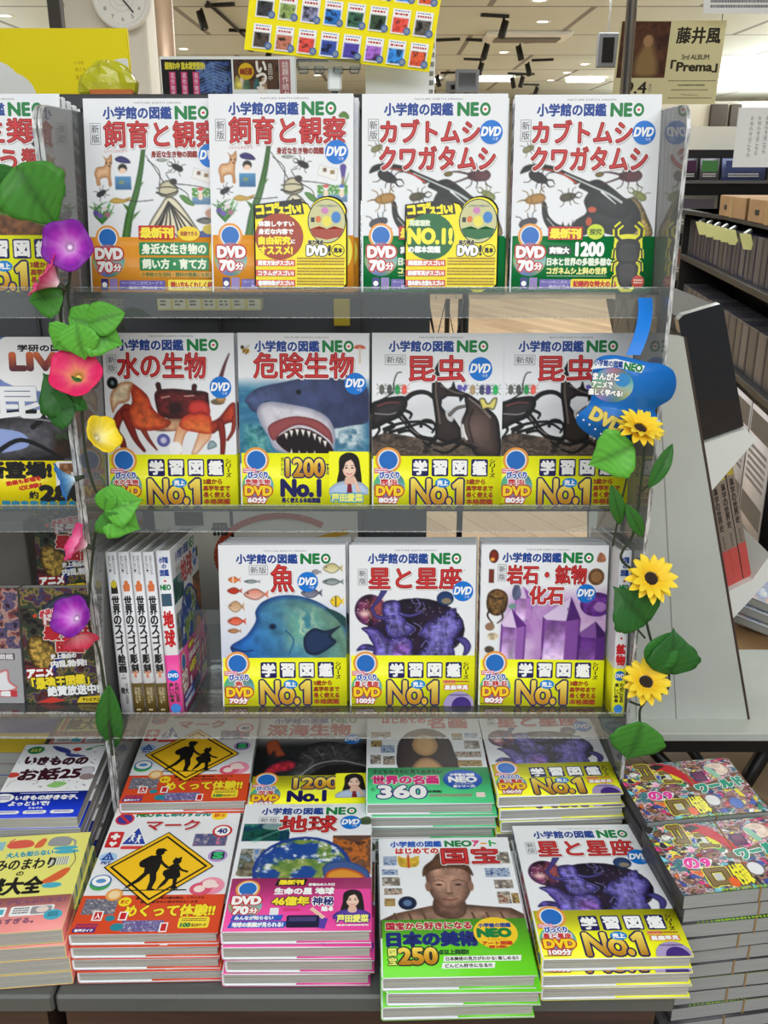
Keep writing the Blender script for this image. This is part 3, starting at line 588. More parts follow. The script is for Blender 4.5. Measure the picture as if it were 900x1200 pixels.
def art_fish():
    a = Art()
    a.fill(0, 44, 100, 100, lambda U, V: (1 - np.clip((V - 44) / 46, 0, 1)[..., None] * np.clip((U - 20) / 40, .25, 1)[..., None]) * np.array([236, 238, 243]) + np.clip((V - 44) / 46, 0, 1)[..., None] * np.clip((U - 20) / 40, .25, 1)[..., None] * np.array([130, 150, 210]))
    a.fish(12, 28, 10, 5, (226, 110, 50), (240, 150, 80)); a.line([(11, 25.5), (11, 30.5)], .8, .8, (250, 250, 250)); a.fish(26, 29.5, 13, 3, (110, 130, 140), (180, 190, 190)); a.fish(12, 37, 12, 5.4, (190, 54, 36)); a.fish(29, 40, 20, 9, (222, 130, 110), (240, 200, 190)); a.fish(13, 50, 13, 9, (196, 150, 110), (230, 200, 170)); a.fish(13, 62, 15, 7, (220, 74, 50), (240, 140, 110)); a.fish(11, 70, 11, 4, (186, 130, 86))
    a.fish(90, 19, 16, 8, (196, 180, 120), (240, 234, 200)); a.fish(90, 30, 17, 5.5, (110, 126, 130), (180, 190, 190)); a.fish(77, 22, 8, 4, (150, 150, 160)); a.fish(73, 39, 17, 8, (84, 88, 108), (150, 152, 170)); a.fish(93, 46, 11, 9, (246, 206, 40)); a.line([(92, 42), (92, 50)], 1, 1, (60, 60, 60))
    a.poly([(8, 82), (20, 74), (28, 62), (28, 54), (34, 46), (48, 41), (66, 42), (84, 50), (100, 66), (100, 100), (30, 100), (16, 94), (9, 88)], (24, 98, 190), col2=(110, 150, 120), ang=-25, edge=(20, 60, 130), ew=5, grain=.28, gs=.14)
    a.mottle(48, 48, 84, 88, [(60, 130, 150), (180, 210, 180), (100, 170, 160), (150, 190, 150)], .1, 41, soft=14); a.poly([(66, 76), (74, 68), (84, 70), (96, 66), (88, 74), (92, 80), (78, 90), (68, 88)], (28, 52, 90), edge=(14, 26, 50), ew=3)
    a.poly([(84, 52), (92, 54), (100, 60), (100, 68), (92, 60)], (30, 70, 70)); a.ell(41.5, 66.5, 3.4, 2.8, (30, 70, 110)); a.ell(41.5, 66.5, 1.7, 1.7, (10, 20, 40)); a.line([(8, 84), (18, 87), (26, 86)], 1.6, .8, (16, 46, 100)); a.line([(52, 70), (58, 78), (54, 90)], 1, .8, (30, 80, 130)); return a
def art_star():
    a = Art(); q = lambda *p: Z(p, 25, 45, 8.65, 8.1)
    a.ell(53, 69, 39, 26, (34, 22, 44), edge=(18, 12, 30), ew=5, grain=.7, gs=.1); a.ell(16.5, 53, 12.5, 13, (110, 44, 80), edge=(60, 30, 70), ew=5, grain=1.0, gs=.18); a.ell(22, 52, 6, 8, (170, 90, 70), soft=8, a=.6); a.ell(12, 56, 4, 2.4, (250, 214, 206), soft=4, a=.9); rs = np.random.RandomState(3)
    for i in range(26): a.ell(rs.uniform(6, 26), rs.uniform(43, 64), .35, .35, (250, 220, 220))
    P, E2, H = (82, 74, 148), (38, 32, 88), (128, 124, 194); kk = dict(edge=E2, ew=2.6, inner=(106, 98, 172), grain=.7, gs=.3)
    a.poly(q((250, 440), (300, 408), (370, 420), (385, 500), (430, 560), (470, 600), (400, 660), (300, 655), (262, 560)), P, **kk)
    a.poly(q((105, 595), (180, 586), (240, 620), (305, 668), (360, 652), (440, 660), (460, 720), (450, 810), (200, 815), (190, 720), (150, 640)), (84, 66, 142), **kk); a.poly(q((70, 748), (110, 704), (180, 708), (206, 750), (130, 742)), P, **kk); a.ell(41, 86, 7, 6, (130, 90, 176), grain=.9, soft=3)
    a.poly(q((500, 640), (560, 560), (640, 520), (700, 478), (758, 462), (762, 530), (800, 530), (798, 600), (745, 690), (735, 815), (470, 815), (560, 700)), P, **kk); a.poly(q((758, 664), (820, 656), (864, 706), (850, 760), (805, 790), (815, 720)), P, edge=E2, ew=2)
    a.line(q((262, 345), (232, 395), (178, 462)), 5, 2.4, (74, 66, 140), edge=E2); a.line(q((178, 462), (220, 522), (330, 520)), 2.6, 3.4, (74, 66, 140), edge=E2); a.line(q((380, 500), (440, 512), (520, 490)), 3, 2, P, edge=E2)
    for l in (((490, 400), (510, 440), (480, 480), (540, 470), (530, 420)), ((450, 400), (470, 430), (520, 430)), ((290, 440), (310, 540), (290, 640)), ((340, 430), (350, 540), (400, 640)), ((420, 560), (480, 600), (440, 640)), ((470, 560), (520, 590), (500, 640)), ((640, 530), (620, 640), (560, 760)), ((700, 490), (680, 600), (700, 780)), ((740, 540), (720, 620), (640, 590)), ((560, 620), (660, 660), (720, 640)), ((320, 668), (360, 690), (430, 672)), ((130, 604), (220, 640), (260, 760)), ((520, 720), (560, 680), (600, 790)), ((640, 640), (640, 790))): a.line(q(*l), .9, .5, H, a=.85)
    for i in range(70): a.ell(rs.uniform(28, 88), rs.uniform(48, 92), .3, .3, (226, 220, 250), a=.8)
    for i in range(16): a.ell(rs.uniform(62, 97), rs.uniform(17, 60), .4, .4, (150, 160, 206))
    a.ell(76, 43.5, 6.8, 6, (34, 60, 110), edge=(16, 36, 80), ew=2); a.ell(77, 45.5, 4, 2.4, (140, 126, 104)); return a
def art_rock():
    a = Art()
    a.fill(12, 30, 100, 100, lambda U, V: np.array([236, 238, 243]) * (1 - np.clip((U - 14) / 14, 0, 1) * np.clip((V - 32) / 16, 0, 1))[..., None] + (np.clip((U - 14) / 14, 0, 1) * np.clip((V - 32) / 16, 0, 1))[..., None] * ((1 - fbm(U * .06, V * .06, 61))[..., None] * np.array([150, 86, 176]) + fbm(U * .06, V * .06, 61)[..., None] * np.array([236, 216, 240])))
    def cr(x0, x1, yt, yb, sh, pk, lt, md, dk):
        a.poly([(x0, sh), (pk, yt), (x1, sh + 2), (x1 - 1, yb), (x0 - 1, yb)], md, sm=False, edge=dk, ew=2)
        a.poly([(x0, sh), (pk, yt), (x0 + (x1 - x0) * .62, sh + 4), (x0 + (x1 - x0) * .1, sh + 3)], lt, sm=False); a.poly([(pk, yt), (x1, sh + 2), (x0 + (x1 - x0) * .62, sh + 4)], dk, sm=False)
        a.poly([(x0 + (x1 - x0) * .1, sh + 3), (x0 + (x1 - x0) * .62, sh + 4), (x0 + (x1 - x0) * .58, yb), (x0, yb)], md, col2=lt, ang=90, sm=False, grain=.4, gs=.12)
    cr(28, 42, 34, 62, 40, 34, (216, 190, 228), (176, 120, 196), (150, 96, 176)); cr(17, 37, 52, 96, 64, 25, (224, 200, 236), (150, 96, 178), (94, 40, 130)); cr(50, 80, 42, 97, 58, 72, (216, 196, 230), (130, 74, 160), (76, 28, 112)); cr(79, 102, 62, 97, 72, 92, (130, 80, 160), (84, 34, 122), (58, 16, 92))
    a.ell(92, 48, 13, 10, (110, 50, 150), edge=(80, 30, 120), ew=5, grain=.5); a.ell(95, 50, 5, 4, (206, 170, 220), a=.6); a.ell(70, 52, 1, 1, (120, 90, 140)); a.line([(38, 56), (44, 66), (48, 90)], 8, 5, (196, 150, 210), a=.5)
    a.ell(10, 9.5, 3.8, 5.5, (130, 40, 20), edge=(60, 14, 10), ew=2); a.ell(9, 12, 1.6, 1.4, (240, 170, 60)); a.rect(6.3, 20, 10.4, 31, (120, 50, 34), edge=(80, 26, 20), ew=1.2)
    a.poly([(5, 50), (6, 40), (12, 36), (19, 38), (22, 44), (20, 54), (14, 58), (8, 56)], (112, 82, 46), edge=(60, 40, 20), ew=3, grain=.6, gs=.5)
    for l in (((8, 52), (6, 58), (10, 64)), ((17, 54), (18, 60), (14, 64)), ((8, 42), (12, 44)), ((15, 44), (19, 43))): a.line(l, 1.8, 1, (50, 36, 22))
    a.poly([(25, 38), (28, 31), (31, 34), (32, 42), (27, 45)], (84, 90, 120), grain=.4); a.ell(25.5, 50, 3.2, 2.2, (110, 150, 146)); a.ell(8, 67, 3.8, 3.4, (150, 116, 92)); a.ell(10.5, 75, 4.4, 3, (196, 180, 150), grain=.4); a.ell(8, 86, 4, 3, (90, 80, 70), grain=.5); a.poly([(91, 13), (93, 6), (97, 8), (97.5, 13)], (150, 96, 70), grain=.4)
    a.ell(91, 25.5, 6.4, 6.8, (130, 92, 60), edge=(80, 50, 26), ew=2, grain=.4)
    for q in (4.4, 2.8, 1.3): a.ell(91, 25.5, q, q * 1.05, (170, 126, 84), edge=(84, 54, 30), ew=.9)
    return a
def art_earth():
    a = Art()
    a.mottle(2, 24, 38, 44, [(6, 26, 46), (20, 90, 70), (10, 50, 90), (60, 150, 110)], .08, 71); a.line([(36, 28), (20, 38), (12, 44)], 1, 4, (140, 220, 190), a=.4)
    a.mottle(3, 52, 22, 80, [(90, 130, 190), (196, 196, 190), (80, 80, 60), (130, 150, 170)], .2, 73); a.poly([(3, 80), (10, 66), (22, 70), (22, 80)], (110, 104, 84), grain=.6)
    a.mottle(71, 38, 99.5, 80, [(60, 40, 34), (200, 110, 40), (96, 66, 50), (140, 90, 60)], .13, 77); a.poly([(71, 38), (86, 46), (99, 41), (99, 38)], (96, 66, 52), sm=False)
    a.ell(50, 74, 36, 35, (24, 70, 150), edge=(30, 60, 140), ew=9)
    w = a.win(14, 39, 86, 95); U, V = a.U[w], a.V[w]; d = np.hypot((U - 50) / 35, (V - 74) / 34)
    n = fbm(U * .075, V * .09, 81, 5); land = np.clip((n - .5) * 14, 0, 1) * (d < .93); c2 = fbm(U * .16, V * .2, 87, 5); cl = np.clip((c2 - .58) * 7, 0, .9) * (d < .95)
    lc = np.array([96, 132, 60]) + (fbm(U * .2, V * .2, 89) - .4)[..., None] * np.array([160, 100, 60]); a.c[w] += (lc - a.c[w]) * land[..., None]; a.c[w] += (np.array([236, 240, 246]) - a.c[w]) * cl[..., None]
    a.poly([(66, 70), (82, 66), (96, 74), (99, 82), (99, 90), (70, 90), (66, 82)], (60, 90, 150), edge=(40, 60, 120), ew=2); a.poly([(68, 78), (80, 73), (94, 80), (94, 90), (70, 90)], (222, 150, 50), edge=(170, 60, 30), ew=3)
    a.poly([(90, 20), (96, 16), (99.5, 18), (99.5, 25), (92, 25)], (80, 100, 66), grain=.5); a.ell(25, 27, 9, 4, (230, 232, 236), a=.5); return a
def art_deep():
    a = Art(); a.fill(0, 30, 100, 100, lambda U, V: np.clip((V - 30) / 22 + .0 * U, 0, 1)[..., None] * (np.array([14, 16, 20]) - 220) + 220)
    a.mottle(8, 46, 100, 100, [(14, 16, 20), (40, 44, 50), (22, 24, 28)], .08, 91, soft=8); a.poly([(34, 74), (38, 56), (52, 44), (70, 44), (88, 54), (100, 66), (100, 100), (30, 100)], (62, 62, 64), edge=(26, 26, 28), ew=6, grain=.6); a.line([(40, 92), (54, 76), (74, 72), (96, 80)], 1.6, 1.6, (150, 152, 156)); a.poly([(48, 92), (60, 80), (78, 77), (96, 84), (98, 98), (50, 98)], (16, 16, 18)); a.ell(58, 62, 2, 2, (120, 116, 110)); a.line([(78, 56), (82, 44), (80, 30), (77, 22)], 6, 1.4, (70, 70, 72)); a.line([(88, 56), (92, 66)], 4, 6, (44, 44, 46))
    for l in (((42, 62), (50, 70), (46, 84)), ((52, 54), (60, 70)), ((66, 50), (70, 66))): a.line(l, 1.2, .6, (120, 122, 124))
    a.poly([(8, 46), (12, 40), (18, 40), (22, 52), (26, 62), (18, 64), (16, 56), (12, 62)], (176, 84, 50), edge=(110, 40, 30), ew=2); a.poly([(10, 84), (18, 74), (30, 70), (36, 76), (32, 84), (22, 86), (14, 92)], (180, 40, 56), edge=(110, 30, 60), ew=3, grain=.5); return a
def thumbs(a, cells, seed):
    for i, (x, y, w, h) in enumerate(cells): a.mottle(x, y, x + w, y + h, [((60, 46, 34), (190, 160, 96), (120, 92, 60)), ((40, 70, 130), (190, 200, 214), (90, 120, 170)), ((220, 214, 200), (150, 140, 130), (90, 84, 80)), ((60, 60, 64), (200, 190, 170), (110, 50, 40))][(i + seed) % 4], .4, seed * 31 + i)
def art_treasure():
    a = Art(); br = dict(edge=(84, 58, 46), ew=7, grain=.35, gs=.14)
    a.poly([(0, 84), (10, 78), (28, 73), (40, 70), (60, 70), (74, 72), (92, 74), (100, 80), (100, 100), (0, 100)], (142, 112, 94), sm=False, **br)
    for x in (10, 20, 30, 64, 74, 84): a.line([(x, 78), (x + 6, 100)], 1.6, 2, (92, 66, 50))
    a.poly([(40, 62), (58, 62), (60, 78), (50, 84), (38, 78)], (130, 96, 80), **br)
    a.poly([(34, 44), (34, 34), (40, 26), (50, 23), (60, 26), (66, 34), (67, 46), (65, 58), (58, 70), (50, 74), (42, 70), (36, 58)], (170, 130, 112), **br)
    a.poly([(32, 42), (33, 32), (40, 24), (46, 14), (52, 13), (58, 24), (66, 30), (69, 42), (62, 35), (50, 33), (38, 36)], (118, 86, 62), **br)
    for x in np.linspace(38, 64, 9): a.line([(x, 34), (50 + (x - 50) * .6, 24)], .6, .4, (84, 58, 40))
    for ex in (43, 57): a.line([(ex - 4, 47), (ex, 45.6), (ex + 4, 47)], .9, .7, (90, 60, 46)); a.ell(ex, 50.5, 2.6, 1.1, (78, 50, 40)); a.ell(ex, 50.6, 1, .8, (40, 26, 22))
    a.line([(50, 48), (49.6, 58)], 1.6, 2.6, (186, 146, 126)); a.ell(50, 59, 3, 1, (112, 78, 62)); a.line([(45, 64.5), (50, 65.8), (55, 64.5)], 1.6, 1.3, (122, 66, 56)); a.ell(35, 52, 2, 5, (140, 104, 86)); a.ell(66, 52, 2, 5, (140, 104, 86))
    thumbs(a, [(2, 34, 12, 6), (2, 42, 13, 9), (3, 53, 13, 7), (3, 63, 8, 8), (78, 34, 18, 9), (83, 46, 14, 9), (84, 58, 9, 12), (94, 60, 5, 10), (3, 20, 10, 10), (88, 17, 10, 12)], 1)
    a.poly([(14, 20), (20, 22), (22, 19), (24, 22), (30, 20), (29, 30), (24, 32), (20, 32), (15, 30)], (214, 176, 60), grain=.4); a.line([(22, 19), (22, 32)], 1.5, 1.5, (190, 60, 40)); a.ell(19.5, 68, 6.5, 6.5, (24, 40, 76), edge=(12, 20, 44)); a.ell(19.5, 68, 3, 3, (90, 120, 160)); return a
def art_painting():
    a = Art(); a.poly([(30, 92), (26, 60), (32, 40), (44, 30), (58, 30), (70, 42), (74, 62), (74, 92)], (52, 36, 32), edge=(30, 20, 20), ew=5, sm=True); a.ell(50, 54, 11, 16, (206, 166, 110), edge=(170, 124, 76), ew=5); a.poly([(38, 92), (44, 74), (56, 74), (64, 92)], (190, 146, 96), edge=(120, 86, 56), ew=4)
    thumbs(a, [(4, 34, 17, 9), (4, 47, 9, 9), (12, 54, 12, 11), (3, 68, 9, 13), (14, 70, 10, 12), (74, 36, 9, 10), (85, 36, 12, 8), (84, 48, 13, 12), (75, 64, 22, 8), (76, 76, 20, 9)], 3); return a
def art_frog():
    a = Art(); a.poly([(0, 66), (16, 56), (40, 54), (62, 60), (84, 68), (100, 82), (100, 100), (0, 100)], (92, 130, 50), edge=(50, 80, 30), ew=6, grain=.4); a.poly([(20, 96), (50, 80), (86, 88), (100, 100), (20, 100)], (120, 76, 46), grain=.5); a.poly([(78, 30), (92, 30), (98, 36), (88, 40)], (40, 36, 36)); a.poly([(84, 56), (96, 52), (99, 56), (88, 60)], (130, 70, 50)); return a

# ---- whole NEO fronts; each returns (cover printer, band printer or None, band top, band colour)
def front_rearing(p):
    p.grid(art_rearing()); heading(p, 14, 62, 5.5, 13.5); newbox(p); title(p, '飼育と観察', 14, 15, 94.5, 32.5)
    p.text('しいくとかんさつ', 14, 34, 30, 36, (200, 60, 60)); p.text('身近な生き物の図鑑', 47, 35, 79.5, 39.2, (150, 50, 40), bold=.2); dvd(p, 88.5, 38, 8)
def band_rearing(p):
    dvd70(p); qr_corner(p)
    p.rect(36, 85.5, 62, 95, (200, 36, 34), r=.6); p.text('最新刊', 37.5, 87, 60.5, 93.8, (255, 236, 60), bold=.5)
    p.ell(72, 91, 8, 5, (248, 214, 30)); p.text('体験できる', 66, 89.5, 78, 92.6, (170, 80, 20), bold=.15)
    p.rect(36, 97, 86, 106, (40, 140, 80), r=1); p.text('身近な生き物の', 38, 98.2, 84, 105, (246, 250, 230), bold=.35); p.rect(36, 107.5, 86, 116.5, (40, 140, 80), r=1); p.text('飼い方・育て方', 38, 108.7, 84, 115.3, (246, 250, 230), bold=.35)
    p.ell(93, 104, 6.5, 12, (232, 220, 50)); p.rect(36, 117.5, 94, 121.5, (225, 160, 60)); p.text('小学校の生活科・理科の授業にも役立つ', 37, 118, 92, 121, (60, 110, 50), bold=.1)
    p.rect(56, 123, 94, 130.6, (250, 226, 70), r=1); p.text('飼い方もくわしく紹介!', 58, 124.5, 92, 129, (190, 60, 30), bold=.25)
def front_beetle(p):
    p.grid(art_beetle()); heading(p, 15.5, 62.5, 6, 14, 66, 88); newbox(p); title(p, 'カブトムシ', 13, 17, 81, 31.5, 1.1); title(p, 'クワガタムシ', 12.5, 34.5, 92, 49.5, 1.1); dvd(p, 89, 25, 7.9)
def band_beetle(p):
    dvd70(p); qr_corner(p)
    p.rect(26, 87.5, 50, 96.5, (190, 40, 34), r=.6); p.text('最新刊', 27.5, 89, 48.5, 95.3, (255, 236, 60), bold=.5); p.ell(59, 91, 6, 5.2, (206, 224, 40)); p.text('探究', 55, 89, 63, 93, (90, 110, 20), bold=.2)
    p.rect(25.5, 100.5, 43, 107, (20, 60, 40), r=3); p.text('実物大', 27.5, 101.6, 41, 105.9, WHITE, bold=.35); p.text('1200', 46, 98.5, 65, 107.3, WHITE, bold=.7); p.text('日本と世界の多種多様な', 26, 109, 71, 114, (236, 244, 226), bold=.3); p.text('コガネムシ上科の世界', 26, 115.5, 68, 120, (244, 240, 150), bold=.3); p.lines(26, 121, 68, 122, 1, (190, 214, 180), 6)
    p.rect(43, 123.3, 84, 129.8, (246, 226, 40), r=1.4); p.text('記録的な特大の標本が', 45, 124.6, 82, 128.6, (200, 40, 40), bold=.3)
    # stag beetle with a yellow outline
    for gr, c in ((1.6, (240, 236, 30)), (0, (30, 28, 28))):
        for pts in ([(75, 97), (89, 97), (90, 108), (88, 112), (90, 116), (87, 127), (82, 130), (77, 127), (74, 116), (76, 112), (74, 108)], ):
            m = np.mean(pts, 0); p.poly([tuple(m + (np.array(q) - m) * (1 + gr * .11)) for q in pts], c, sm=True)
        for sg in (-1, 1):
            p.line([(82 + sg * 4, 98), (82 + sg * 8.6, 94), (82 + sg * 9, 89), (82 + sg * 5, 85.5)], 2 + gr * 1.6, c)
            for yy in (101, 110, 120): p.line([(82 + sg * 6, yy), (82 + sg * 9.5, yy + 2), (82 + sg * 10, yy + 8)], 1.1 + gr, c)
    p.poly([(77, 114), (87, 114), (86, 125), (82, 128), (78, 125)], (58, 56, 54), sm=True); p.poly([(77, 100), (87, 100), (87.5, 110), (76.5, 110)], (52, 50, 50), sm=True)
    p.ell(90, 125, 4.4, 4.4, (200, 60, 44)); p.lines(87, 123.4, 93, 127, 2, (250, 220, 200), 5)
def mk_std(art, t, x0, y0, x1, y1, dv, nb, t2=None, name='', mins='80', right='text', hd=None, ruby=None):
    def front(p):
        p.grid(art()); heading(p, *(hd or (13, 62, 6, 14))); title(p, t, x0, y0, x1, y1, 1.0)
        if t2: title(p, *t2, 1.0)
        if nb: newbox(p, *nb)
        dvd(p, *dv)
        if ruby: p.text(*ruby, (200, 60, 60))
    return front, (lambda p: band_std(p, name or t, mins, right=right))
def band_danger(p):
    p.text('1200', 36, 96, 65, 109.5, (240, 190, 50), bold=.7, out=NAVY, ow=1.2, grad=GOLD); p.text('万部', 67, 99, 71, 108, NAVY, bold=.2); p.vtext('累計発行', 31.5, 34.2, 95, 110, (60, 50, 30))
    p.text('No.1', 32, 112.5, 62, 125, NAVY, bold=1.1); p.text('長く使える本格図鑑', 32, 126.5, 62, 130.3, NAVY, bold=.25)
    girl(p, 69, 90, .765, (190, 210, 238), (130, 30, 50)); p.text('芦田愛菜', 71, 123, 95, 129, (250, 246, 120), bold=.35, out=(40, 160, 210), ow=.9); p.lines(72, 129.3, 92, 130.4, 1, (40, 160, 210), 9)
    disc_badge(p, '危険生物', '60')
def front_earth(p):
    p.grid(art_earth()); heading(p, 14, 62, 5, 13, 65, 88); newbox(p, False, 13, 16, 15, 7.5); title(p, '地球', 29.5, 15, 73, 34, 1.2); dvd(p, 84, 23, 8)
def band_earth(p):
    dvd70(p); p.rect(33, 84.5, 54, 91, (30, 24, 30), sk=.3); p.text('最新刊', 35, 85.7, 52, 90, (255, 232, 50), bold=.4); p.text('好奇心の入り口', 56, 89, 74, 91.5, WHITE, bold=.2)
    p.text('生命の星 地球', 32.5, 93.5, 74, 99.6, WHITE, bold=.4); p.text('46億年', 32, 102, 57, 110, (255, 232, 60), bold=.5, out=(70, 40, 30), ow=.7); p.text('神秘', 59.5, 102.5, 74, 110, (34, 34, 120), bold=.3, out=WHITE, ow=.7); p.text('迫る', 66, 111.5, 74, 115.5, WHITE, bold=.35)
    p.lines(40, 113, 52, 116, 2, (206, 40, 90), 7); p.rect(31, 112.5, 37, 119, (240, 240, 244), r=.5)
    girl(p, 74, 95, .64, (92, 62, 170)); p.line([(66, 131), (68, 122)], 6, (92, 62, 170)); p.line([(68, 122), (62, 116), (59, 113)], 3, (240, 200, 180))
    p.rect(6, 119, 40, 124, (40, 90, 200), sk=.3); p.text('みんなが知らない', 8, 119.8, 34, 123.2, WHITE, bold=.2); p.rect(5, 124.6, 43, 130.4, (40, 90, 200), sk=.3); p.text('地球の素顔が見られる!', 7, 125.6, 41, 129.6, WHITE, bold=.25)
    p.rect(43, 119.5, 65, 130.5, (26, 22, 60), r=1.4); p.rect(44.5, 121, 63, 125, (70, 66, 120), r=.8)
    p.text('芦田愛菜', 77, 119.5, 98, 126, (250, 246, 120), bold=.35, out=(60, 50, 160), ow=.8); p.lines(77, 128, 98, 130.5, 1, WHITE, 8)
def front_deep(p):
    p.grid(art_deep()); heading(p, 13, 62, 5, 13); title(p, '深海生物', 8, 15, 82, 33, 1.1); dvd(p, 84, 40, 7.6)
def band_deep(p):
    p.text('1200', 36, 95.5, 72, 109.5, (240, 190, 50), bold=.8, out=NAVY, ow=1.4, grad=GOLD); p.text('万部', 74, 99, 80, 108, NAVY, bold=.3); p.text('No.1', 32, 113, 62, 126, NAVY, bold=1.1); girl(p, 70, 90, .74, (190, 210, 238), (130, 30, 50)); disc_badge(p, '深海', '60')
def front_treasure(p):
    p.grid(art_treasure()); p.text('小学館の図鑑', 9, 3.5, 48, 9.8, (30, 90, 190), bold=.35); p.text('NEO', 51, 3.5, 71, 9.8, GREEN, bold=.55)
    for i, (ch, c) in enumerate(zip('アート', ((220, 70, 130), (240, 160, 40), (60, 170, 90)))): 
        if ch == 'ー': p.rect(78, 6, 83, 7.6, c)
        else: p.text(ch, (72, 0, 85)[i], 3.6, (77, 0, 90)[i], 9.8, c, bold=.5)
    p.text('はじめての', 13, 11.5, 45, 17.5, (206, 50, 44), bold=.45, out=WHITE, ow=.5); title(p, '国宝', 47.5, 11.5, 90, 29, 1.3); p.text('こくほう', 70, 29.6, 80, 31, (200, 60, 60))
def band_treasure(p):
    p.text('国宝から好きになる', 4, 86.5, 62, 93, (186, 40, 60), bold=.4, out=(236, 246, 220), ow=.4); p.text('日本の美術', 4.5, 95.5, 65, 107.5, (24, 40, 120), bold=1.0)
    p.text('国', 5, 109.5, 10, 115.5, (240, 244, 120), bold=.3, out=(40, 50, 30), ow=.7); p.text('宝', 5, 117, 10, 123, (240, 244, 120), bold=.3, out=(40, 50, 30), ow=.7)
    p.text('250', 12, 109.5, 36.5, 122.5, (240, 190, 50), bold=.9, out=(40, 40, 40), ow=1.1, grad=GOLD); p.text('点以上掲載!!', 38, 111, 58, 115, (40, 90, 40), bold=.3)
    p.rect(41, 116.5, 92, 121, (250, 250, 250), sk=.2); p.text('日本美術の見方がわかる! 楽しめる!!', 42.5, 117.2, 90, 120.3, (50, 60, 50), bold=.12); p.rect(39.5, 122.2, 74, 126.8, (250, 250, 250), sk=.2); p.text('どんどん好きになる!!!', 41.5, 123, 72, 126, (50, 60, 50), bold=.15)
    p.ell(78, 97, 15, 14, (246, 206, 40)); p.text('小学館の図鑑', 67, 88.5, 89, 92, BLUE, bold=.25); p.text('NEO', 66, 93.5, 88, 100.5, GREEN, bold=.9); p.text('から生まれた', 72, 102, 85, 103.8, (200, 80, 30)); p.text('アート図鑑', 68, 104.6, 88, 107.6, (200, 60, 30), bold=.25); p.text('第2弾!', 72, 108.3, 84, 110.4, (200, 60, 30), bold=.2)
def front_painting(p):
    p.grid(art_painting()); p.text('小学館の図鑑', 13, 3.5, 50, 10, (30, 90, 190), bold=.35); p.text('NEO', 52, 3.5, 72, 10, GREEN, bold=.5); p.text('はじめての', 14, 12, 52, 20, (206, 50, 44), bold=.45); title(p, '名画', 54, 12, 88, 28, 1.1); p.rect(70, 2, 95, 11, (238, 130, 50), r=1.5)
def band_painting(p):
    p.text('子どものうちに見ておきたい', 5, 89.5, 62, 95, (40, 60, 50), bold=.2); p.text('世界の名画', 5, 97.5, 58, 108.5, (226, 50, 130), bold=.7, out=WHITE, ow=.5); p.text('約', 4, 113, 7, 118, (40, 60, 50)); p.text('360', 10, 111, 47, 126, WHITE, bold=1.1, out=(60, 40, 130), ow=1.2); p.text('点掲載!', 49, 117, 60, 120, (40, 60, 50), bold=.2)
    p.ell(78, 103, 16, 13, (30, 90, 190)); p.text('小学館の図鑑', 68, 95, 88, 98.3, WHITE, bold=.2); p.text('NEO', 67, 99.5, 89, 106.5, WHITE, bold=.7); p.text('から生まれた', 71, 107.6, 86, 109.6, WHITE); p.text('新シリーズ!', 70, 110.4, 87, 113.6, WHITE, bold=.2); p.rect(87, 120, 94, 126, (246, 226, 220)); p.lines(50, 122, 84, 126, 2, (200, 60, 120), 8)
def front_frog(p):
    p.grid(art_frog()); heading(p, 13, 62, 6, 14); title(p, '両生類', 10, 16, 88, 32, 1.0); title(p, 'はちゅう類', 6, 36, 88, 52, 1.0); dvd(p, 89, 26, 8.5); p.text('りょうせいるい はちゅうるい', 66, 54, 92, 57, (200, 60, 60))

NEO = {}
NEO['rearing'] = (front_rearing, band_rearing, 93.5, (232, 152, 44), '飼育と観察', '生き物')
NEO['beetle'] = (front_beetle, band_beetle, 94, (14, 124, 62), 'カブトムシ', '')
f, b = mk_std(art_crab, '水の生物', 11, 15, 78, 34, (89, 41, 8.3), (True, 3, 16.5, 7, 13.5), name='水の生物', mins='70', hd=(11.5, 61.5, 5, 13)); NEO['water'] = (f, b, 92.5, YEL, '水の生物', '')
f, b = mk_std(art_shark, '危険生物', 12, 15, 88, 34, (89.5, 38, 8.3), None); NEO['danger'] = (f, band_danger, 91.5, YEL, '危険生物', '')
f, b = mk_std(art_insect, '昆虫', 28.5, 17, 71, 36.5, (82.7, 27, 9), (False, 10, 16.5, 15.5, 7.5), name='昆虫', mins='80'); NEO['insect'] = (f, b, 93.7, YEL, '昆虫', '')
f, b = mk_std(art_fish, '魚', 41, 16, 59, 38, (70, 30, 8.2), (False, 24, 16.5, 14.5, 7.5), name='魚', mins='70', hd=(14, 62, 7.5, 15)); NEO['fish'] = (f, b, 92.5, YEL, '魚', '')
f, b = mk_std(art_star, '星と星座', 15.5, 18, 88.5, 35.5, (90, 37.5, 8.2), (True, 7, 19.5, 7, 13), name='星と星座', mins='100', right='star', hd=(15, 62, 7, 15)); NEO['star'] = (f, b, 90.5, YEL, '星と星座', '')
f, b = mk_std(art_rock, '岩石・鉱物', 21, 16.5, 83, 31.5, (83.5, 39, 7.6), (True, 13.5, 16, 6.5, 13.5), t2=('化石', 39, 33.5, 65.5, 48), name='岩石・鉱物・化石', mins='80', hd=(17, 63, 6.5, 14)); NEO['rock'] = (f, b, 94, YEL, '岩石・鉱物', '')
NEO['earth'] = (front_earth, band_earth, 83.5, (238, 74, 160), '地球', '')
NEO['deep'] = (front_deep, band_deep, 92, YEL, '深海生物', '')
NEO['treasure'] = (front_treasure, band_treasure, 84, (112, 222, 40), 'はじめての国宝', '')
NEO['painting'] = (front_painting, band_painting, 86.5, (84, 214, 140), 'はじめての名画', '')
NEO['frog'] = (front_frog, lambda p: band_std(p, '両生類', '70'), 93.5, YEL, '両生類', '')
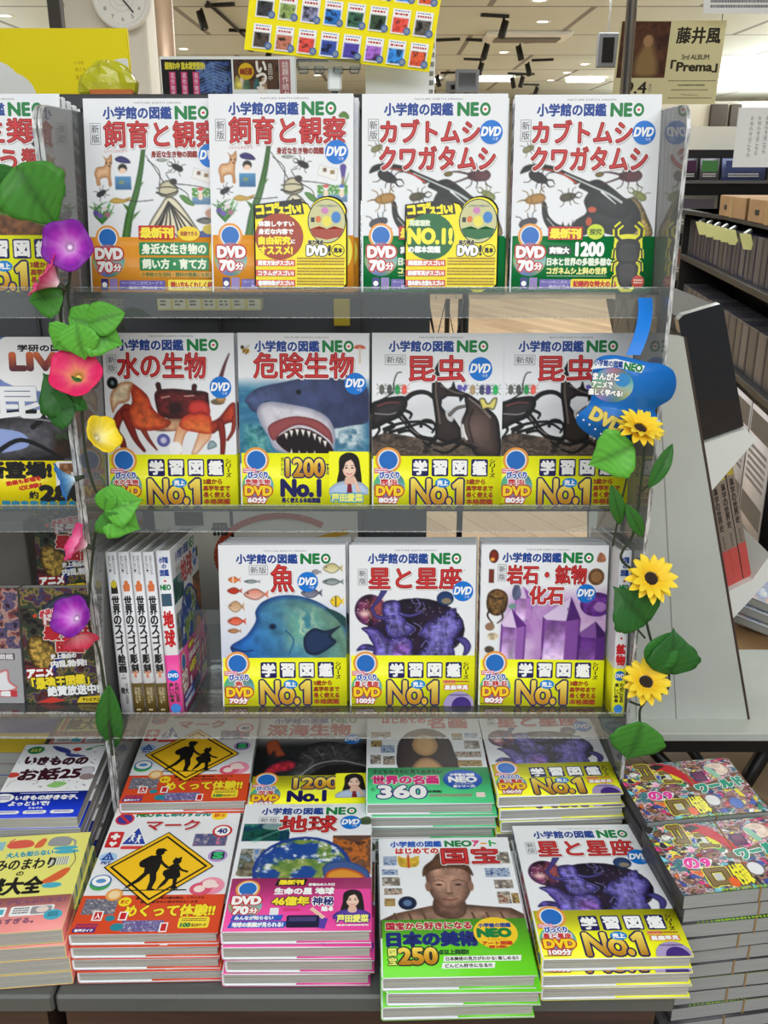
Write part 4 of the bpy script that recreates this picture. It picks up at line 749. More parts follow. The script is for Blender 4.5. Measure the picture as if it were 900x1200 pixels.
# ---- other covers
def children(p, s=1.0):
    K = (22, 20, 18)
    def L(pts): p.poly(pts, K, sm=True)
    # taller child, walking right, satchel on the back
    p.ell(45.5, 53.5, 3.4, 3.6, K); p.poly([(41.5, 52.2), (43, 49.4), (47.5, 49.2), (50.5, 51.2), (50, 52.4)], K)
    L([(42, 57), (47, 57), (48.5, 63), (48, 72), (46, 76), (39, 76), (37.5, 70), (39, 61)]); L([(36, 60), (41, 57), (42, 66), (40, 70), (34, 69), (32.5, 64)])
    p.line([(46, 60), (50, 66), (54, 70)], 2.4, K); p.poly([(38.5, 74), (43, 74), (37, 84), (30, 90), (27, 92), (29, 88), (34, 82)], K); p.poly([(42, 74), (47, 74), (48.5, 83), (47, 91), (50, 92.6), (43.5, 93), (44, 84)], K)
    # smaller child
    p.ell(60, 63.5, 3.2, 3.4, K); p.poly([(58, 59), (60, 61), (62.5, 58.6), (63.4, 61.4), (58, 61.6)], K); L([(57, 67), (62, 67), (63.5, 73), (65, 80), (60, 82), (54, 80.5), (55.5, 73)]); p.line([(61.5, 69), (65, 73), (70, 75)], 2, K); p.line([(57, 69), (54, 71)], 2.2, K)
    p.poly([(56, 79), (59, 79), (56, 87), (52, 92), (50.5, 92.6), (52.5, 87)], K); p.poly([(60, 79), (63.5, 79), (63.5, 88), (65.5, 92), (60.5, 92.4), (61, 87)], K); L([(52, 74), (56, 72), (56.6, 78), (53, 79)])
def front_signs(p):
    a = Art((238, 239, 243)); a.mottle(68, 32, 93, 46, [(226, 120, 160), (120, 110, 140), (70, 80, 130), (200, 180, 190)], .3, 5); a.mottle(3, 100, 25, 118, [(150, 150, 160), (90, 90, 110), (210, 200, 196)], .4, 6); p.grid(a)
    p.text('小学館の図鑑', 18, 3.5, 31, 5.5, BLUE); p.text('NEO', 18, 6, 31, 11, GREEN, bold=.5); p.text('まどあけずかん', 33, 4, 76, 11, (20, 140, 130), bold=.6); title(p, 'マーク', 28, 16, 69, 27, .8)
    p.ell(83.5, 10.5, 6.2, 5.4, (250, 220, 40)); p.text('音声つき', 79.5, 8.5, 87.5, 12.5, (220, 90, 30), bold=.2)
    p.ell(9.5, 14, 7.4, 7, (206, 40, 50)); p.ell(9.5, 14, 5.8, 5.4, (50, 50, 150)); p.line([(5.6, 9.8), (13.4, 18.2)], 2.2, (206, 40, 50))
    p.rect(1.5, 29, 13, 47, (210, 40, 44), r=1.5); p.rect(5.9, 31, 8.5, 38, WHITE); p.rect(3.7, 33.2, 10.7, 35.8, WHITE); p.poly([(4, 42), (7.2, 46), (10.4, 42), (8.8, 40), (7.2, 41.4), (5.6, 40)], WHITE)
    p.poly([(23, 22), (33.5, 44.5), (12.5, 44.5)], WHITE); p.poly([(23, 24.5), (32, 43.5), (14, 43.5)], (40, 70, 170)); p.rect(14, 45.5, 32, 49, (224, 70, 70), r=1.5)
    for x, h in ((20.6, 32), (25.6, 34)): p.ell(x, h, 1.2, 1.3, WHITE); p.line([(x, h + 1), (x, h + 5.5)], 1.8, WHITE); p.line([(x, h + 5), (x - 1.8, h + 8.6)], 1, WHITE); p.line([(x, h + 5), (x + 1.6, h + 8.6)], 1, WHITE); p.line([(x - 2, h + 3.6), (x + 2.2, h + 2.8)], .8, WHITE)
    p.ell(88.5, 29.5, 7.6, 7.2, (206, 40, 44)); p.ell(88.5, 29.5, 6, 5.6, WHITE); p.text('40', 85, 26.8, 92, 32.3, (40, 50, 130), bold=.35)
    p.ell(7.6, 58, 6.6, 5, (170, 206, 240)); p.poly([(7.6, 52), (12.6, 61), (2.6, 61)], (30, 70, 160)); p.poly([(7.6, 55), (10, 59.6), (5.2, 59.6)], (170, 206, 240)); p.text('1', 7, 56.4, 8.2, 59.2, (30, 70, 160), bold=.2); p.text('PET', 4, 62.6, 11, 65.4, (30, 70, 160), bold=.15)
    p.ell(89, 57.5, 7.2, 6.6, (180, 150, 206)); p.rect(84, 53.4, 94, 61.4, (30, 40, 60), r=1.5); p.text('S', 86, 54.4, 92.5, 60.4, (60, 190, 120), bold=.7)
    p.ell(89, 89, 9.5, 8.5, (244, 150, 176)); p.ell(82, 92, 8, 6.5, (226, 90, 120)); p.ell(87.5, 87, 5, 4.4, (252, 226, 220)); p.ell(81, 92, 4, 3.4, (252, 226, 220)); p.ell(92, 89, 2.4, 2, (252, 226, 220))
    p.ell(9, 85.5, 7.5, 7, (70, 170, 90)); p.ell(9, 83, 7.5, 6.4, (60, 120, 190)); p.ell(9, 83, 6.4, 5.4, WHITE); p.ell(9, 83, 3.6, 2.2, (90, 150, 210)); p.ell(22, 97, 6, 6, (240, 170, 90)); p.ell(22, 97, 4, 4, (250, 220, 170))
    p.poly([(47.5, 30.5), (88, 69), (47.5, 107.5), (7, 69)], (24, 22, 20)); p.poly([(47.5, 31.8), (86.6, 69), (47.5, 106.2), (8.4, 69)], (250, 196, 30)); p.poly([(47.5, 35), (83.4, 69), (47.5, 103), (11.6, 69)], (24, 22, 20)); p.poly([(47.5, 37.2), (81, 69), (47.5, 100.8), (14, 69)], (252, 200, 34)); p.rect(26, 92.4, 72, 93.4, (22, 20, 18)); children(p)
def band_signs(p):
    a = Art((224, 78, 40), 100, 36); a.mottle(3, 3, 26, 18, [(150, 150, 160), (90, 90, 110), (210, 200, 196)], .4, 6); a.mottle(34, 24, 62, 34, [(150, 140, 190), (90, 80, 140), (210, 206, 220)], .5, 9); p.grid(a, 0, 97.2)
    p.text('道路標識、駅や町の案内表示、リサイクル', 38, 99, 86, 101.4, (60, 20, 16), bold=.12); p.text('知っておきたい世の中のルールを', 42, 102.8, 82, 105.2, (60, 20, 16), bold=.12)
    p.ell(31, 103.5, 4.6, 4.4, (250, 222, 40)); p.text('まど', 28.4, 102, 33.6, 105, (200, 70, 30), bold=.2); p.text('めくって体験!!', 33, 107, 95, 117.5, (255, 232, 50), bold=.5, out=(150, 30, 16), ow=.35)
    p.rect(12, 112, 19, 121, WHITE); p.rect(13, 113, 18, 120, (206, 40, 44)); p.text('入', 14, 114, 17.2, 119, WHITE, bold=.2); p.rect(30, 113, 36, 121, WHITE); p.rect(31, 114, 35, 120, (206, 40, 44)); p.ell(24.5, 119, 3.4, 2.6, (40, 140, 160)); p.ell(31, 127, 4.4, 3.4, (40, 140, 160)); p.rect(60, 123.5, 65.4, 132, WHITE); p.rect(61, 124.5, 64.6, 131, (206, 40, 44))
    p.rect(72, 118.5, 93, 128.8, (250, 226, 60), r=2); p.lines(74, 120, 91, 123, 2, (120, 60, 30), 4); p.text('100', 74, 124.3, 80.5, 127.6, (40, 130, 70), bold=.4); p.text('以上のマーク', 81.5, 124.8, 91, 127.4, (120, 60, 30), bold=.15); p.lines(3, 124, 18, 131, 3, (130, 40, 130), 8); p.rect(2, 128, 17, 131.6, (90, 50, 140)); p.text('音声ガイド', 3.4, 128.7, 15.6, 131, WHITE, bold=.15)
def front_mystery(p):
    a = Art((240, 236, 126), 100, 142); a.poly([(58, 12), (62, 6), (72, 5), (80, 8), (82, 16), (78, 20), (60, 19)], (160, 160, 166), edge=(130, 130, 136), ew=1.5); a.line([(81, 10), (86, 14), (87, 22)], 3, 2, (160, 160, 166)); a.poly([(14, 14), (20, 8), (34, 7), (42, 12), (40, 19), (20, 20)], (230, 96, 80)); a.line([(16, 9), (20, 5)], 2, 2, (230, 96, 80)); a.poly([(44, 20), (47, 10), (52, 6), (55, 10), (52, 20)], (230, 110, 70))
    for (x, y) in ((70, 24), (72, 30)): a.ell(x + 8, y, 13, 3.2, (80, 180, 206))
    a.rect(66, 38, 86, 50, (236, 238, 220)); [a.line([(67 + i * 2.4, 38), (67 + i * 2.4, 50)], .7, .7, (90, 96, 90)) for i in range(8)]
    a.line([(88, 30), (92, 46), (84, 66)], .8, .8, (60, 60, 50)); a.poly([(62, 76), (70, 68), (84, 56), (90, 58), (84, 70), (74, 76)], (226, 104, 60)); a.ell(76, 80, 10, 4, (80, 180, 206)); a.rect(2, 8, 12, 22, (150, 200, 214)); a.rect(3, 60, 8, 92, (220, 110, 90)); a.rect(10, 64, 15, 92, (80, 170, 200)); p.grid(a)
    p.text('大人も知らない', 18, 26, 66, 34, (60, 160, 190), bold=.5, rot=-2); p.text('みのまわり', 12, 38, 72, 54, (30, 28, 26), bold=.5); p.text('の', 36, 57, 43, 63, (30, 28, 26), bold=.3); p.text('謎大全', 10, 66, 66, 90, (30, 28, 26), bold=1.1)
def band_mystery(p):
    p.text('「なぜ?」がぜんぶわかる!', 8, 98, 94, 105, (140, 90, 120), bold=.35); p.rect(4, 108, 40, 121, WHITE, r=2); p.rect(44, 108, 86, 121, WHITE, r=2); p.lines(8, 110, 24, 119, 3, (70, 60, 60), 3); p.rect(26, 111, 38, 118, (80, 180, 206)); p.lines(47, 110, 62, 119, 3, (70, 60, 60), 5); p.rect(64, 109.5, 84, 119.5, (160, 156, 160), r=2); p.ell(75, 114, 6, 4, (240, 220, 214))
    p.ell(87, 122, 9, 7, (80, 180, 206)); p.lines(82, 118.5, 92, 125, 3, (30, 60, 80), 4); p.text('おもしろすぎる。', 8, 124, 70, 131, (140, 90, 120), bold=.35)
def front_stories(p):
    a = Art((246, 246, 250), 100, 142); a.ell(16, 12, 10, 8, (30, 130, 70)); a.poly([(34, 4), (44, 6), (56, 12), (60, 20), (50, 18), (40, 12)], (56, 70, 150)); a.poly([(54, 20), (66, 22), (80, 26), (70, 28), (58, 26)], (56, 70, 150)); a.ell(66, 12, 5, 4, (190, 50, 40)); a.line([(78, 12), (88, 6), (98, 4)], 1.4, 2, (60, 150, 60)); a.ell(80, 12, 4, 2, (60, 140, 60), rot=-20)
    rs = np.random.RandomState(4)
    for i in range(60): a.ell(rs.uniform(2, 98), rs.uniform(2, 90), rs.uniform(.5, 1.3), rs.uniform(.4, .8), (40, 30, 44))
    a.ell(88, 56, 10, 8, (206, 200, 210), edge=(150, 146, 156), ew=2); a.ell(92, 68, 9, 6, (150, 130, 130)); a.line([(4, 84), (10, 72), (36, 74)], 1, 1, (200, 180, 190)); a.poly([(50, 84), (60, 76), (72, 80), (62, 88)], (150, 206, 120)); a.ell(4, 62, 8, 5, (214, 70, 56)); p.grid(a)
    p.text('いきものの', 10, 28, 84, 43, (62, 16, 34), bold=1.3, arc=-2, rot=2); p.text('お話25', 12, 50, 82, 72, (62, 16, 34), bold=1.3, rot=-2); p.text('よんで', 10, 9, 22, 15, (240, 230, 90), bold=.3)
def band_stories(p):
    p.ell(8, 106, 12, 8, WHITE); p.lines(2, 102, 16, 110, 3, (60, 60, 160), 5); p.text('いきもの好きな子、', 22, 102, 92, 110, WHITE, bold=.6); p.text('よっといで!', 18, 113, 62, 120, WHITE, bold=.6); p.lines(24, 97, 90, 100, 1, (200, 206, 250), 7); p.text('ぐんぐん', 42, 123, 58, 126, WHITE, bold=.3)
    for x in (8, 38, 68): p.rect(x, 129, x + 26, 135, WHITE, r=3); p.lines(x + 4, 130.5, x + 22, 133.5, 1, (60, 70, 170), int(x))
def front_live(p):
    a = Art((110, 130, 190)); a.mottle(0, 0, 100, 133, [(80, 100, 170), (140, 160, 214), (60, 70, 120)], .04, 13); a.ell(60, 18, 42, 24, (246, 246, 248)); K = dict(edge=(12, 12, 14), ew=6, inner=(92, 92, 100), grain=.3)
    a.poly([(0, 60), (20, 58), (50, 56), (78, 60), (88, 70), (84, 88), (60, 98), (0, 100)], (38, 36, 40), **K); a.poly([(6, 72), (40, 74), (44, 86), (10, 90)], (150, 170, 226)); a.poly([(70, 34), (84, 22), (94, 30), (96, 62), (84, 88), (70, 92), (80, 60)], (44, 44, 52), **K); a.mottle(62, 70, 100, 100, [(70, 40, 26), (40, 26, 20), (60, 110, 50)], .08, 17, soft=8)
    for l in (((20, 90), (40, 80), (64, 90), (76, 100)), ((50, 70), (62, 60), (78, 40)), ((40, 96), (56, 100), (70, 96))): a.line(l, 4, 2, (26, 26, 28), edge=(8, 8, 8))
    a.line([(10, 62), (40, 62), (70, 66)], 1, 1.6, (140, 140, 150)); p.grid(a)
    p.text('学研の図鑑', 42, 6, 84, 11, (40, 36, 40), bold=.3); p.text('LIVE', 36, 13, 84, 25, (190, 60, 50), bold=1.6, grad=[(220, 110, 60), (170, 40, 50), (90, 50, 60)]); p.text('昆虫', 24, 38, 97, 63, (244, 246, 250), bold=.9, out=(90, 90, 100), ow=.3)
def band_live(p):
    p.text('新登場!', 10, 98, 62, 110, (30, 28, 30), bold=1.2); p.rect(66, 97, 98, 118, (240, 240, 244), r=2.5); a = Art((150, 100, 60), 27, 18, 2); a.mottle(0, 0, 27, 18, [(150, 100, 60), (110, 70, 44), (180, 130, 90)], .2, 4); a.rect(9, 7, 17, 12, (230, 226, 220)); a.ell(5, 13, 3, 3, (190, 40, 40)); p.grid(a, 69, 98.6)
    p.text('動画も新種を', 26, 111, 54, 114.5, (206, 50, 40), bold=.3, rot=-10); p.text('収録!', 36, 115.5, 54, 119, (206, 50, 40), bold=.3, rot=-10); p.text('約', 44, 121, 51, 127, (30, 28, 30), bold=.3); p.text('280', 53, 117, 88, 128.5, (30, 28, 30), bold=1.4); p.text('0種', 88.5, 119, 98, 128, (30, 28, 30), bold=.8); p.text('昆虫を生きたまま撮影!', 22, 129, 98, 132.4, (20, 130, 170), bold=.5)
def front_dragon(p):
    a = Art((40, 36, 40), 100, 142); a.mottle(0, 0, 100, 142, [(20, 20, 26), (70, 60, 50), (36, 60, 50), (150, 120, 60), (44, 50, 100), (110, 44, 30), (30, 26, 34)], .075, 101); a.line([(30, 26), (50, 12), (76, 14), (90, 30)], 10, 5, (60, 70, 90), edge=(20, 24, 34)); a.poly([(4, 70), (14, 58), (30, 64), (40, 80), (30, 100), (12, 96)], (160, 130, 60), edge=(60, 40, 20), ew=5, grain=.8); a.line([(28, 106), (40, 90), (52, 72), (50, 60)], 11, 5, (50, 60, 140), edge=(20, 24, 70)); a.ell(16, 34, 2, 2, (236, 60, 40)); p.grid(a)
    p.text('最強の竜が大あつまり', 22, 22, 88, 30, (206, 60, 80), bold=.4, out=WHITE, ow=.5, arc=7); p.text('ドラゴン', 27, 31, 82, 44, (226, 214, 216), bold=1.0, out=(180, 44, 60), ow=1.0); p.text('最強王', 26, 47, 84, 63, (190, 40, 50), bold=1.2, out=(244, 230, 220), ow=.9); p.text('図鑑', 40, 65, 72, 78, (190, 40, 50), bold=1.0, out=(244, 230, 220), ow=.9)
    p.text('史上最凶の', 32, 80, 62, 86, (240, 240, 240), bold=.4, rot=-4); p.text('内乱勃発!', 32, 88, 74, 96, (240, 240, 240), bold=.6, rot=-4); p.rect(2, 98, 34, 112, (150, 30, 26)); p.text('アニメ', 3, 99, 33, 109, WHITE, bold=.9, sk=.1, rot=-5); p.text('「最強王図鑑」', 8, 108, 76, 122, (250, 226, 50), bold=.8, out=(20, 18, 16), ow=.8, rot=-5); p.text('絶賛放送中!!', 26, 119, 90, 131, WHITE, bold=.7, out=(20, 18, 16), ow=.8, rot=-4); p.poly([(64, 134), (100, 131), (100, 141), (60, 141)], (236, 206, 40)); p.text('テレビアニメ化', 67, 135, 96, 139, (40, 36, 30), bold=.25); p.poly([(12, 141), (30, 134), (48, 138), (30, 141.8)], (206, 60, 50))
def front_comic(p):
    a = Art((60, 50, 70), 100, 142); a.mottle(0, 0, 100, 142, [(40, 30, 44), (110, 90, 130), (60, 60, 90), (190, 150, 140), (120, 60, 60), (50, 50, 60)], .09, 131); a.rect(0, 74, 100, 142, (170, 168, 172)); a.poly([(14, 112), (20, 96), (30, 104), (38, 92), (48, 102), (60, 92), (66, 104), (82, 100), (84, 114), (92, 124), (60, 132), (26, 128)], (236, 236, 240), edge=(206, 60, 60), ew=3); a.poly([(34, 112), (46, 100), (60, 108), (56, 124), (40, 124)], (170, 160, 40), grain=.8, edge=(90, 90, 30), ew=3); p.grid(a)
    p.rect(40, 80, 92, 88, (70, 66, 70)); p.text('超解説図鑑', 44, 81, 90, 87, (220, 216, 220), bold=.4); p.rect(26, 126, 92, 134, (206, 60, 70)); p.text('最強図鑑', 36, 127, 84, 133, WHITE, bold=.5)
def front_magazine(p):      # landscape heap of small bright pictures around broken letters
    a = Art((120, 90, 60), 142, 100, 1.9); cols = [(236, 60, 140), (250, 226, 50), (40, 160, 120), (60, 80, 180), (240, 240, 236), (230, 110, 40), (40, 36, 40), (206, 40, 50), (120, 200, 220), (130, 90, 60), (250, 180, 200)]
    a.mottle(0, 0, 142, 100, [(60, 46, 50), (190, 150, 110), (120, 60, 100), (226, 206, 180), (70, 90, 150), (60, 150, 120), (240, 230, 210)], .09, 77); rs = np.random.RandomState(9)
    for i in range(520):
        x, y, r = rs.uniform(0, 142), rs.uniform(0, 100), 2 + 7 * rs.rand() ** 1.6; k = rs.randint(3, 7); an = np.sort(rs.uniform(0, 6.28, k)); c = cols[rs.randint(len(cols))]
        a.poly([(x + r * rs.uniform(.6, 1.3) * math.cos(t), y + r * rs.uniform(.4, 1.0) * math.sin(t)) for t in an], c, sm=bool(i % 2), edge=((30, 26, 30) if i % 3 else (250, 250, 250)), ew=.9, grain=.3)
    a.ell(118, 20, 15, 13, (246, 222, 206), edge=(120, 60, 90), ew=1.5, grain=.2); a.ell(112, 22, 4, 4.5, (90, 70, 150)); a.ell(88, 74, 9, 10, (236, 236, 240), edge=(60, 60, 70), ew=1.5); a.ell(112, 82, 8, 10, (70, 110, 200), edge=(30, 40, 90), ew=1.5); a.poly([(44, 4), (60, 6), (74, 22), (66, 28), (52, 20)], (200, 30, 46)); p.grid(a)
    def yel(t, x0, y0, x1, y1): p.text(t, x0, y0, x1, y1, (136, 110, 60), bold=1.5, out=(26, 22, 18), ow=1.1, out2=(246, 236, 60), ow2=1.2)
    yel('ココ', 26, 2, 38, 30); yel('コ', 50, 18, 66, 38); p.poly([(60, 20), (68, 22), (70, 36), (62, 34)], (236, 232, 40)); p.poly([(53, 22), (58, 23), (59, 33), (54, 32)], (226, 226, 220))
    p.poly([(46, 3), (56, 1), (70, 10), (82, 30), (86, 44), (76, 42), (66, 28), (54, 14)], (206, 30, 46)); p.poly([(42, 6), (52, 2), (60, 8), (46, 14)], (24, 22, 24)); p.rect(84, 22, 100, 40, (70, 40, 90)); p.rect(86, 24, 98, 38, (120, 60, 100)); p.poly([(104, 14), (112, 16), (118, 36), (110, 36)], (150, 206, 180))
    yel('ロ', 36, 70, 56, 92); p.rect(42, 76, 50, 86, (206, 206, 206)); p.text('の', 20, 52, 34, 66, (240, 60, 170), bold=1.2, out=WHITE, ow=.8); p.text('9', 38, 54, 46, 66, (240, 60, 170), bold=1.0, out=WHITE, ow=.7); p.poly([(66, 50), (140, 34), (142, 46), (100, 54), (84, 60), (68, 56)], (120, 92, 60))
    p.text('ワールド', 80, 42, 138, 56, (20, 160, 130), bold=1.5, out=WHITE, ow=1.0, out2=(30, 30, 30), ow2=.6, rot=-9); p.text('付録', 62, 66, 78, 94, (250, 240, 50), bold=.8, out=(40, 36, 30), ow=1.1, rot=-6); p.ell(58, 90, 5, 7, (240, 100, 30)); p.poly([(120, 60), (124, 58), (128, 74), (122, 72)], (250, 230, 40))

# ------------------------------------------------------------------ book builder
PAGES = None
def pages_mat():
    m = bpy.data.materials.new('page_edges'); m.use_nodes = True; nt = m.node_tree; b = nt.nodes['Principled BSDF']
    tc = nt.nodes.new('ShaderNodeTexCoord'); mp = nt.nodes.new('ShaderNodeMapping'); mp.inputs['Scale'].default_value = (3, 900, 3)
    n = nt.nodes.new('ShaderNodeTexNoise'); n.inputs['Scale'].default_value = 1; n.inputs['Detail'].default_value = 2
    r = nt.nodes.new('ShaderNodeValToRGB'); e = r.color_ramp.elements; e[0].position = .35; e[0].color = lin4((134, 133, 128)); e[1].position = .62; e[1].color = lin4((188, 187, 181))
    nt.links.new(tc.outputs['Object'], mp.inputs[0]); nt.links.new(mp.outputs[0], n.inputs['Vector']); nt.links.new(n.outputs[0], r.inputs[0]); nt.links.new(r.outputs[0], b.inputs['Base Color']); b.inputs['Roughness'].default_value = .8
    return m
PAGES = pages_mat()
def u_profile(W, T, bt, r, o=0.):
    x0, x1, y0, y1 = -W / 2 - o, W / 2 + o, -o, T + o
    pts = [(x1, y0)]
    for k in range(5): t = R(270 - 90 * k / 4); pts.append((x0 + r + r * math.cos(t), y0 + r + r * math.sin(t)))
    for k in range(5): t = R(180 - 90 * k / 4); pts.append((x0 + r + r * math.cos(t), y1 - r + r * math.sin(t)))
    pts += [(x1, y1), (x1, y1 - bt)]
    q = max(r - bt, bt * .5)
    for k in range(4): t = R(90 + 90 * k / 3); pts.append((x0 + bt + q + q * math.cos(t), y1 - bt - q + q * math.sin(t)))
    for k in range(4): t = R(180 + 90 * k / 3); pts.append((x0 + bt + q + q * math.cos(t), y0 + bt + q + q * math.sin(t)))
    return pts + [(x1, y0 + bt)]
def make_book(name, label, cat, W, H, T, front, spine=None, band=None, case=(234, 235, 240), soft=False, right=False, group=None, back=(246, 246, 248)):
    """standing, facing -Y; origin at the middle of the front cover's foot"""
    root = thing(name, label, cat, group=group); bt = .0008 if soft else .0026; r = .002 if soft else .0045; U = W / 100.
    sgn = -1 if right else 1
    def mir(pts): return [(sgn * x, y) for x, y in pts]
    p = Print(); p.solid(MB().prism(mir(u_profile(W, T, bt, r)), 2, 0, H), case)
    p.frame((-W / 2, 0, H), (U, 0, 0), (0, 0, -U), (0, -1, 0)); front(p)
    if spine:
        if right: p.frame((W / 2, 0, H), (0, U, 0), (0, 0, -U), (1, 0, 0))
        else: p.frame((-W / 2, T, H), (0, -U, 0), (0, 0, -U), (-1, 0, 0))
        spine(p, T / U, H / U)
    p.frame((W / 2, T, H), (-U, 0, 0), (0, 0, -U), (0, 1, 0)); p.rect(.5, .5, 99.5, H / U - .5, back)
    obj('cover', p.mesh('cover'), root)
    m = MB(); i = .0005 if soft else .003; xa, xb = -W / 2 + bt, W / 2 - i
    if right: xa, xb = -xb, -xa
    m.box(xa, xb, bt, T - bt, i, H - i); m.build('page_block', PAGES, root)
    if band:
        fn, v0, col, sp = band; h = H - v0 * U; p = Print()
        p.solid(MB().prism(mir(u_profile(W, T + 0, .0004, r + .0006, .0006)), 2, -.0002, h), col)
        if not soft: p.solid(MB().box(0 if not right else -W / 2, W / 2 if not right else 0, T - bt - .0005, T - bt, .0002, h), col)
        p.frame((-W / 2, -.0006, H), (U, 0, 0), (0, 0, -U), (0, -1, 0)); fn(p)
        if sp:
            if right: p.frame((W / 2 + .0006, 0, H), (0, U, 0), (0, 0, -U), (1, 0, 0))
            else: p.frame((-W / 2 - .0006, T, H), (0, -U, 0), (0, 0, -U), (-1, 0, 0))
            sp(p, T / U, H / U)
        b = obj('paper_band', p.mesh('paper_band'), root)
    return root
WB = .217; HB = .2885
def neo_spine(key):
    t = NEO[key][4]
    def sp(p, w, h):
        p.text('小学館', w * .2, 5, w * .8, 10, BLUE, bold=.2); p.text('の', w * .35, 11, w * .65, 14, BLUE, bold=.2); p.text('図鑑', w * .2, 15, w * .8, 20, BLUE, bold=.2); p.ell(w / 2, 24, .9, .9, (220, 60, 60)); p.text('NEO', w * .15, 27, w * .85, 31, GREEN, bold=.3)
        p.rect(w * .15, 34, w * .85, 44, (60, 90, 110)); n = len(t); p.vtext(t, w * .16, w * .84, 48, 48 + min(44, n * 15), RED, bold=.5)
    return sp
def neo_band_spine(p, w, h):
    p.ell(w / 2, 100, w * .42, w * .42, SKYB); p.text('DVD', w * .15, 98.5, w * .85, 101.5, WHITE, bold=.2); p.vtext('楽しい映像', w * .15, w * .45, 106, 122, (60, 50, 40), bold=.15); p.vtext('ためになる', w * .55, w * .85, 106, 122, (60, 50, 40), bold=.15); p.ell(w / 2, 127, w * .36, w * .36, (60, 130, 210))
def neo_book(key, label, T=.021, group=None):
    f, b, v0, col = NEO[key][:4]
    return make_book('encyclopedia', label, 'book', WB, HB, T, f, neo_spine(key), (b, v0, col, neo_band_spine), group=group)
# ------------------------------------------------------------------ the shop around
def struct(name, mb, m): o = mb.build(name, m); o['kind'] = 'structure'; return o
def plank_mat():
    m = bpy.data.materials.new('oak_planks'); m.use_nodes = True; nt = m.node_tree; b = nt.nodes['Principled BSDF']
    tc = nt.nodes.new('ShaderNodeTexCoord'); mp = nt.nodes.new('ShaderNodeMapping'); mp.inputs['Rotation'].default_value = (0, 0, R(62))
    br = nt.nodes.new('ShaderNodeTexBrick'); br.inputs['Scale'].default_value = 1; br.inputs['Brick Width'].default_value = 1.1; br.inputs['Row Height'].default_value = .16; br.inputs['Mortar Size'].default_value = .002
    br.inputs['Color1'].default_value = lin4((226, 196, 158)); br.inputs['Color2'].default_value = lin4((190, 158, 126)); br.inputs['Mortar'].default_value = lin4((130, 104, 80)); br.inputs['Bias'].default_value = 0
    n = nt.nodes.new('ShaderNodeTexNoise'); n.inputs['Scale'].default_value = 3; n.inputs['Detail'].default_value = 8; mp2 = nt.nodes.new('ShaderNodeMapping'); mp2.inputs['Scale'].default_value = (1.5, 14, 1)
    mx = nt.nodes.new('ShaderNodeMixRGB'); mx.blend_type = 'MULTIPLY'; mx.inputs[0].default_value = .35
    nt.links.new(tc.outputs['Object'], mp.inputs[0]); nt.links.new(mp.outputs[0], br.inputs[0]); nt.links.new(mp.outputs[0], mp2.inputs[0]); nt.links.new(mp2.outputs[0], n.inputs[0])
    nt.links.new(br.outputs[0], mx.inputs[1]); nt.links.new(n.outputs[0], mx.inputs[2]); nt.links.new(mx.outputs[0], b.inputs['Base Color']); b.inputs['Roughness'].default_value = .4; return m
def ceil_mat():
    m = bpy.data.materials.new('ceiling_boards'); m.use_nodes = True; nt = m.node_tree; b = nt.nodes['Principled BSDF']
    tc = nt.nodes.new('ShaderNodeTexCoord'); br = nt.nodes.new('ShaderNodeTexBrick'); br.inputs['Scale'].default_value = 1; br.inputs['Brick Width'].default_value = 1.9; br.inputs['Row Height'].default_value = 1.9; br.inputs['Mortar Size'].default_value = .03; br.inputs['Mortar Smooth'].default_value = .1
    br.inputs['Color1'].default_value = lin4((212, 218, 208)); br.inputs['Color2'].default_value = lin4((205, 211, 200)); br.inputs['Mortar'].default_value = lin4((140, 138, 132))
    nt.links.new(tc.outputs['Object'], br.inputs[0]); nt.links.new(br.outputs[0], b.inputs['Base Color']); b.inputs['Roughness'].default_value = .8; return m
CZ = 3.0
struct('floor', MB().box(-9, 9, -3, 27, -.05, 0), plank_mat())
struct('ceiling', MB().box(-9, 9, -3, 27, CZ, CZ + .05), ceil_mat())
WALL = mat('pale_plaster', (222, 216, 204), .85, vary=.02, vscale=3)
struct('wall_back', MB().box(-9, 9, 26, 26.2, 0, CZ), WALL)
struct('wall_left', MB().box(-6.2, -6, 1, 26, 0, CZ), WALL); struct('wall_right', MB().box(8, 8.2, 1, 26, 0, CZ), WALL)
struct('wall_column', MB().box(-1.82, -1.36, 6.0, 6.45, 0, CZ, .01), WALL)

BLACK = mat('black_metal', (26, 24, 24), .45); STEEL = mat('brushed_steel', (150, 152, 156), .3, metal=.9); WHITEP = mat('white_paint', (238, 240, 236), .45)
LAMP = mat('lamp_glass', (255, 255, 250), .4, emit=(255, 250, 240), es=9)
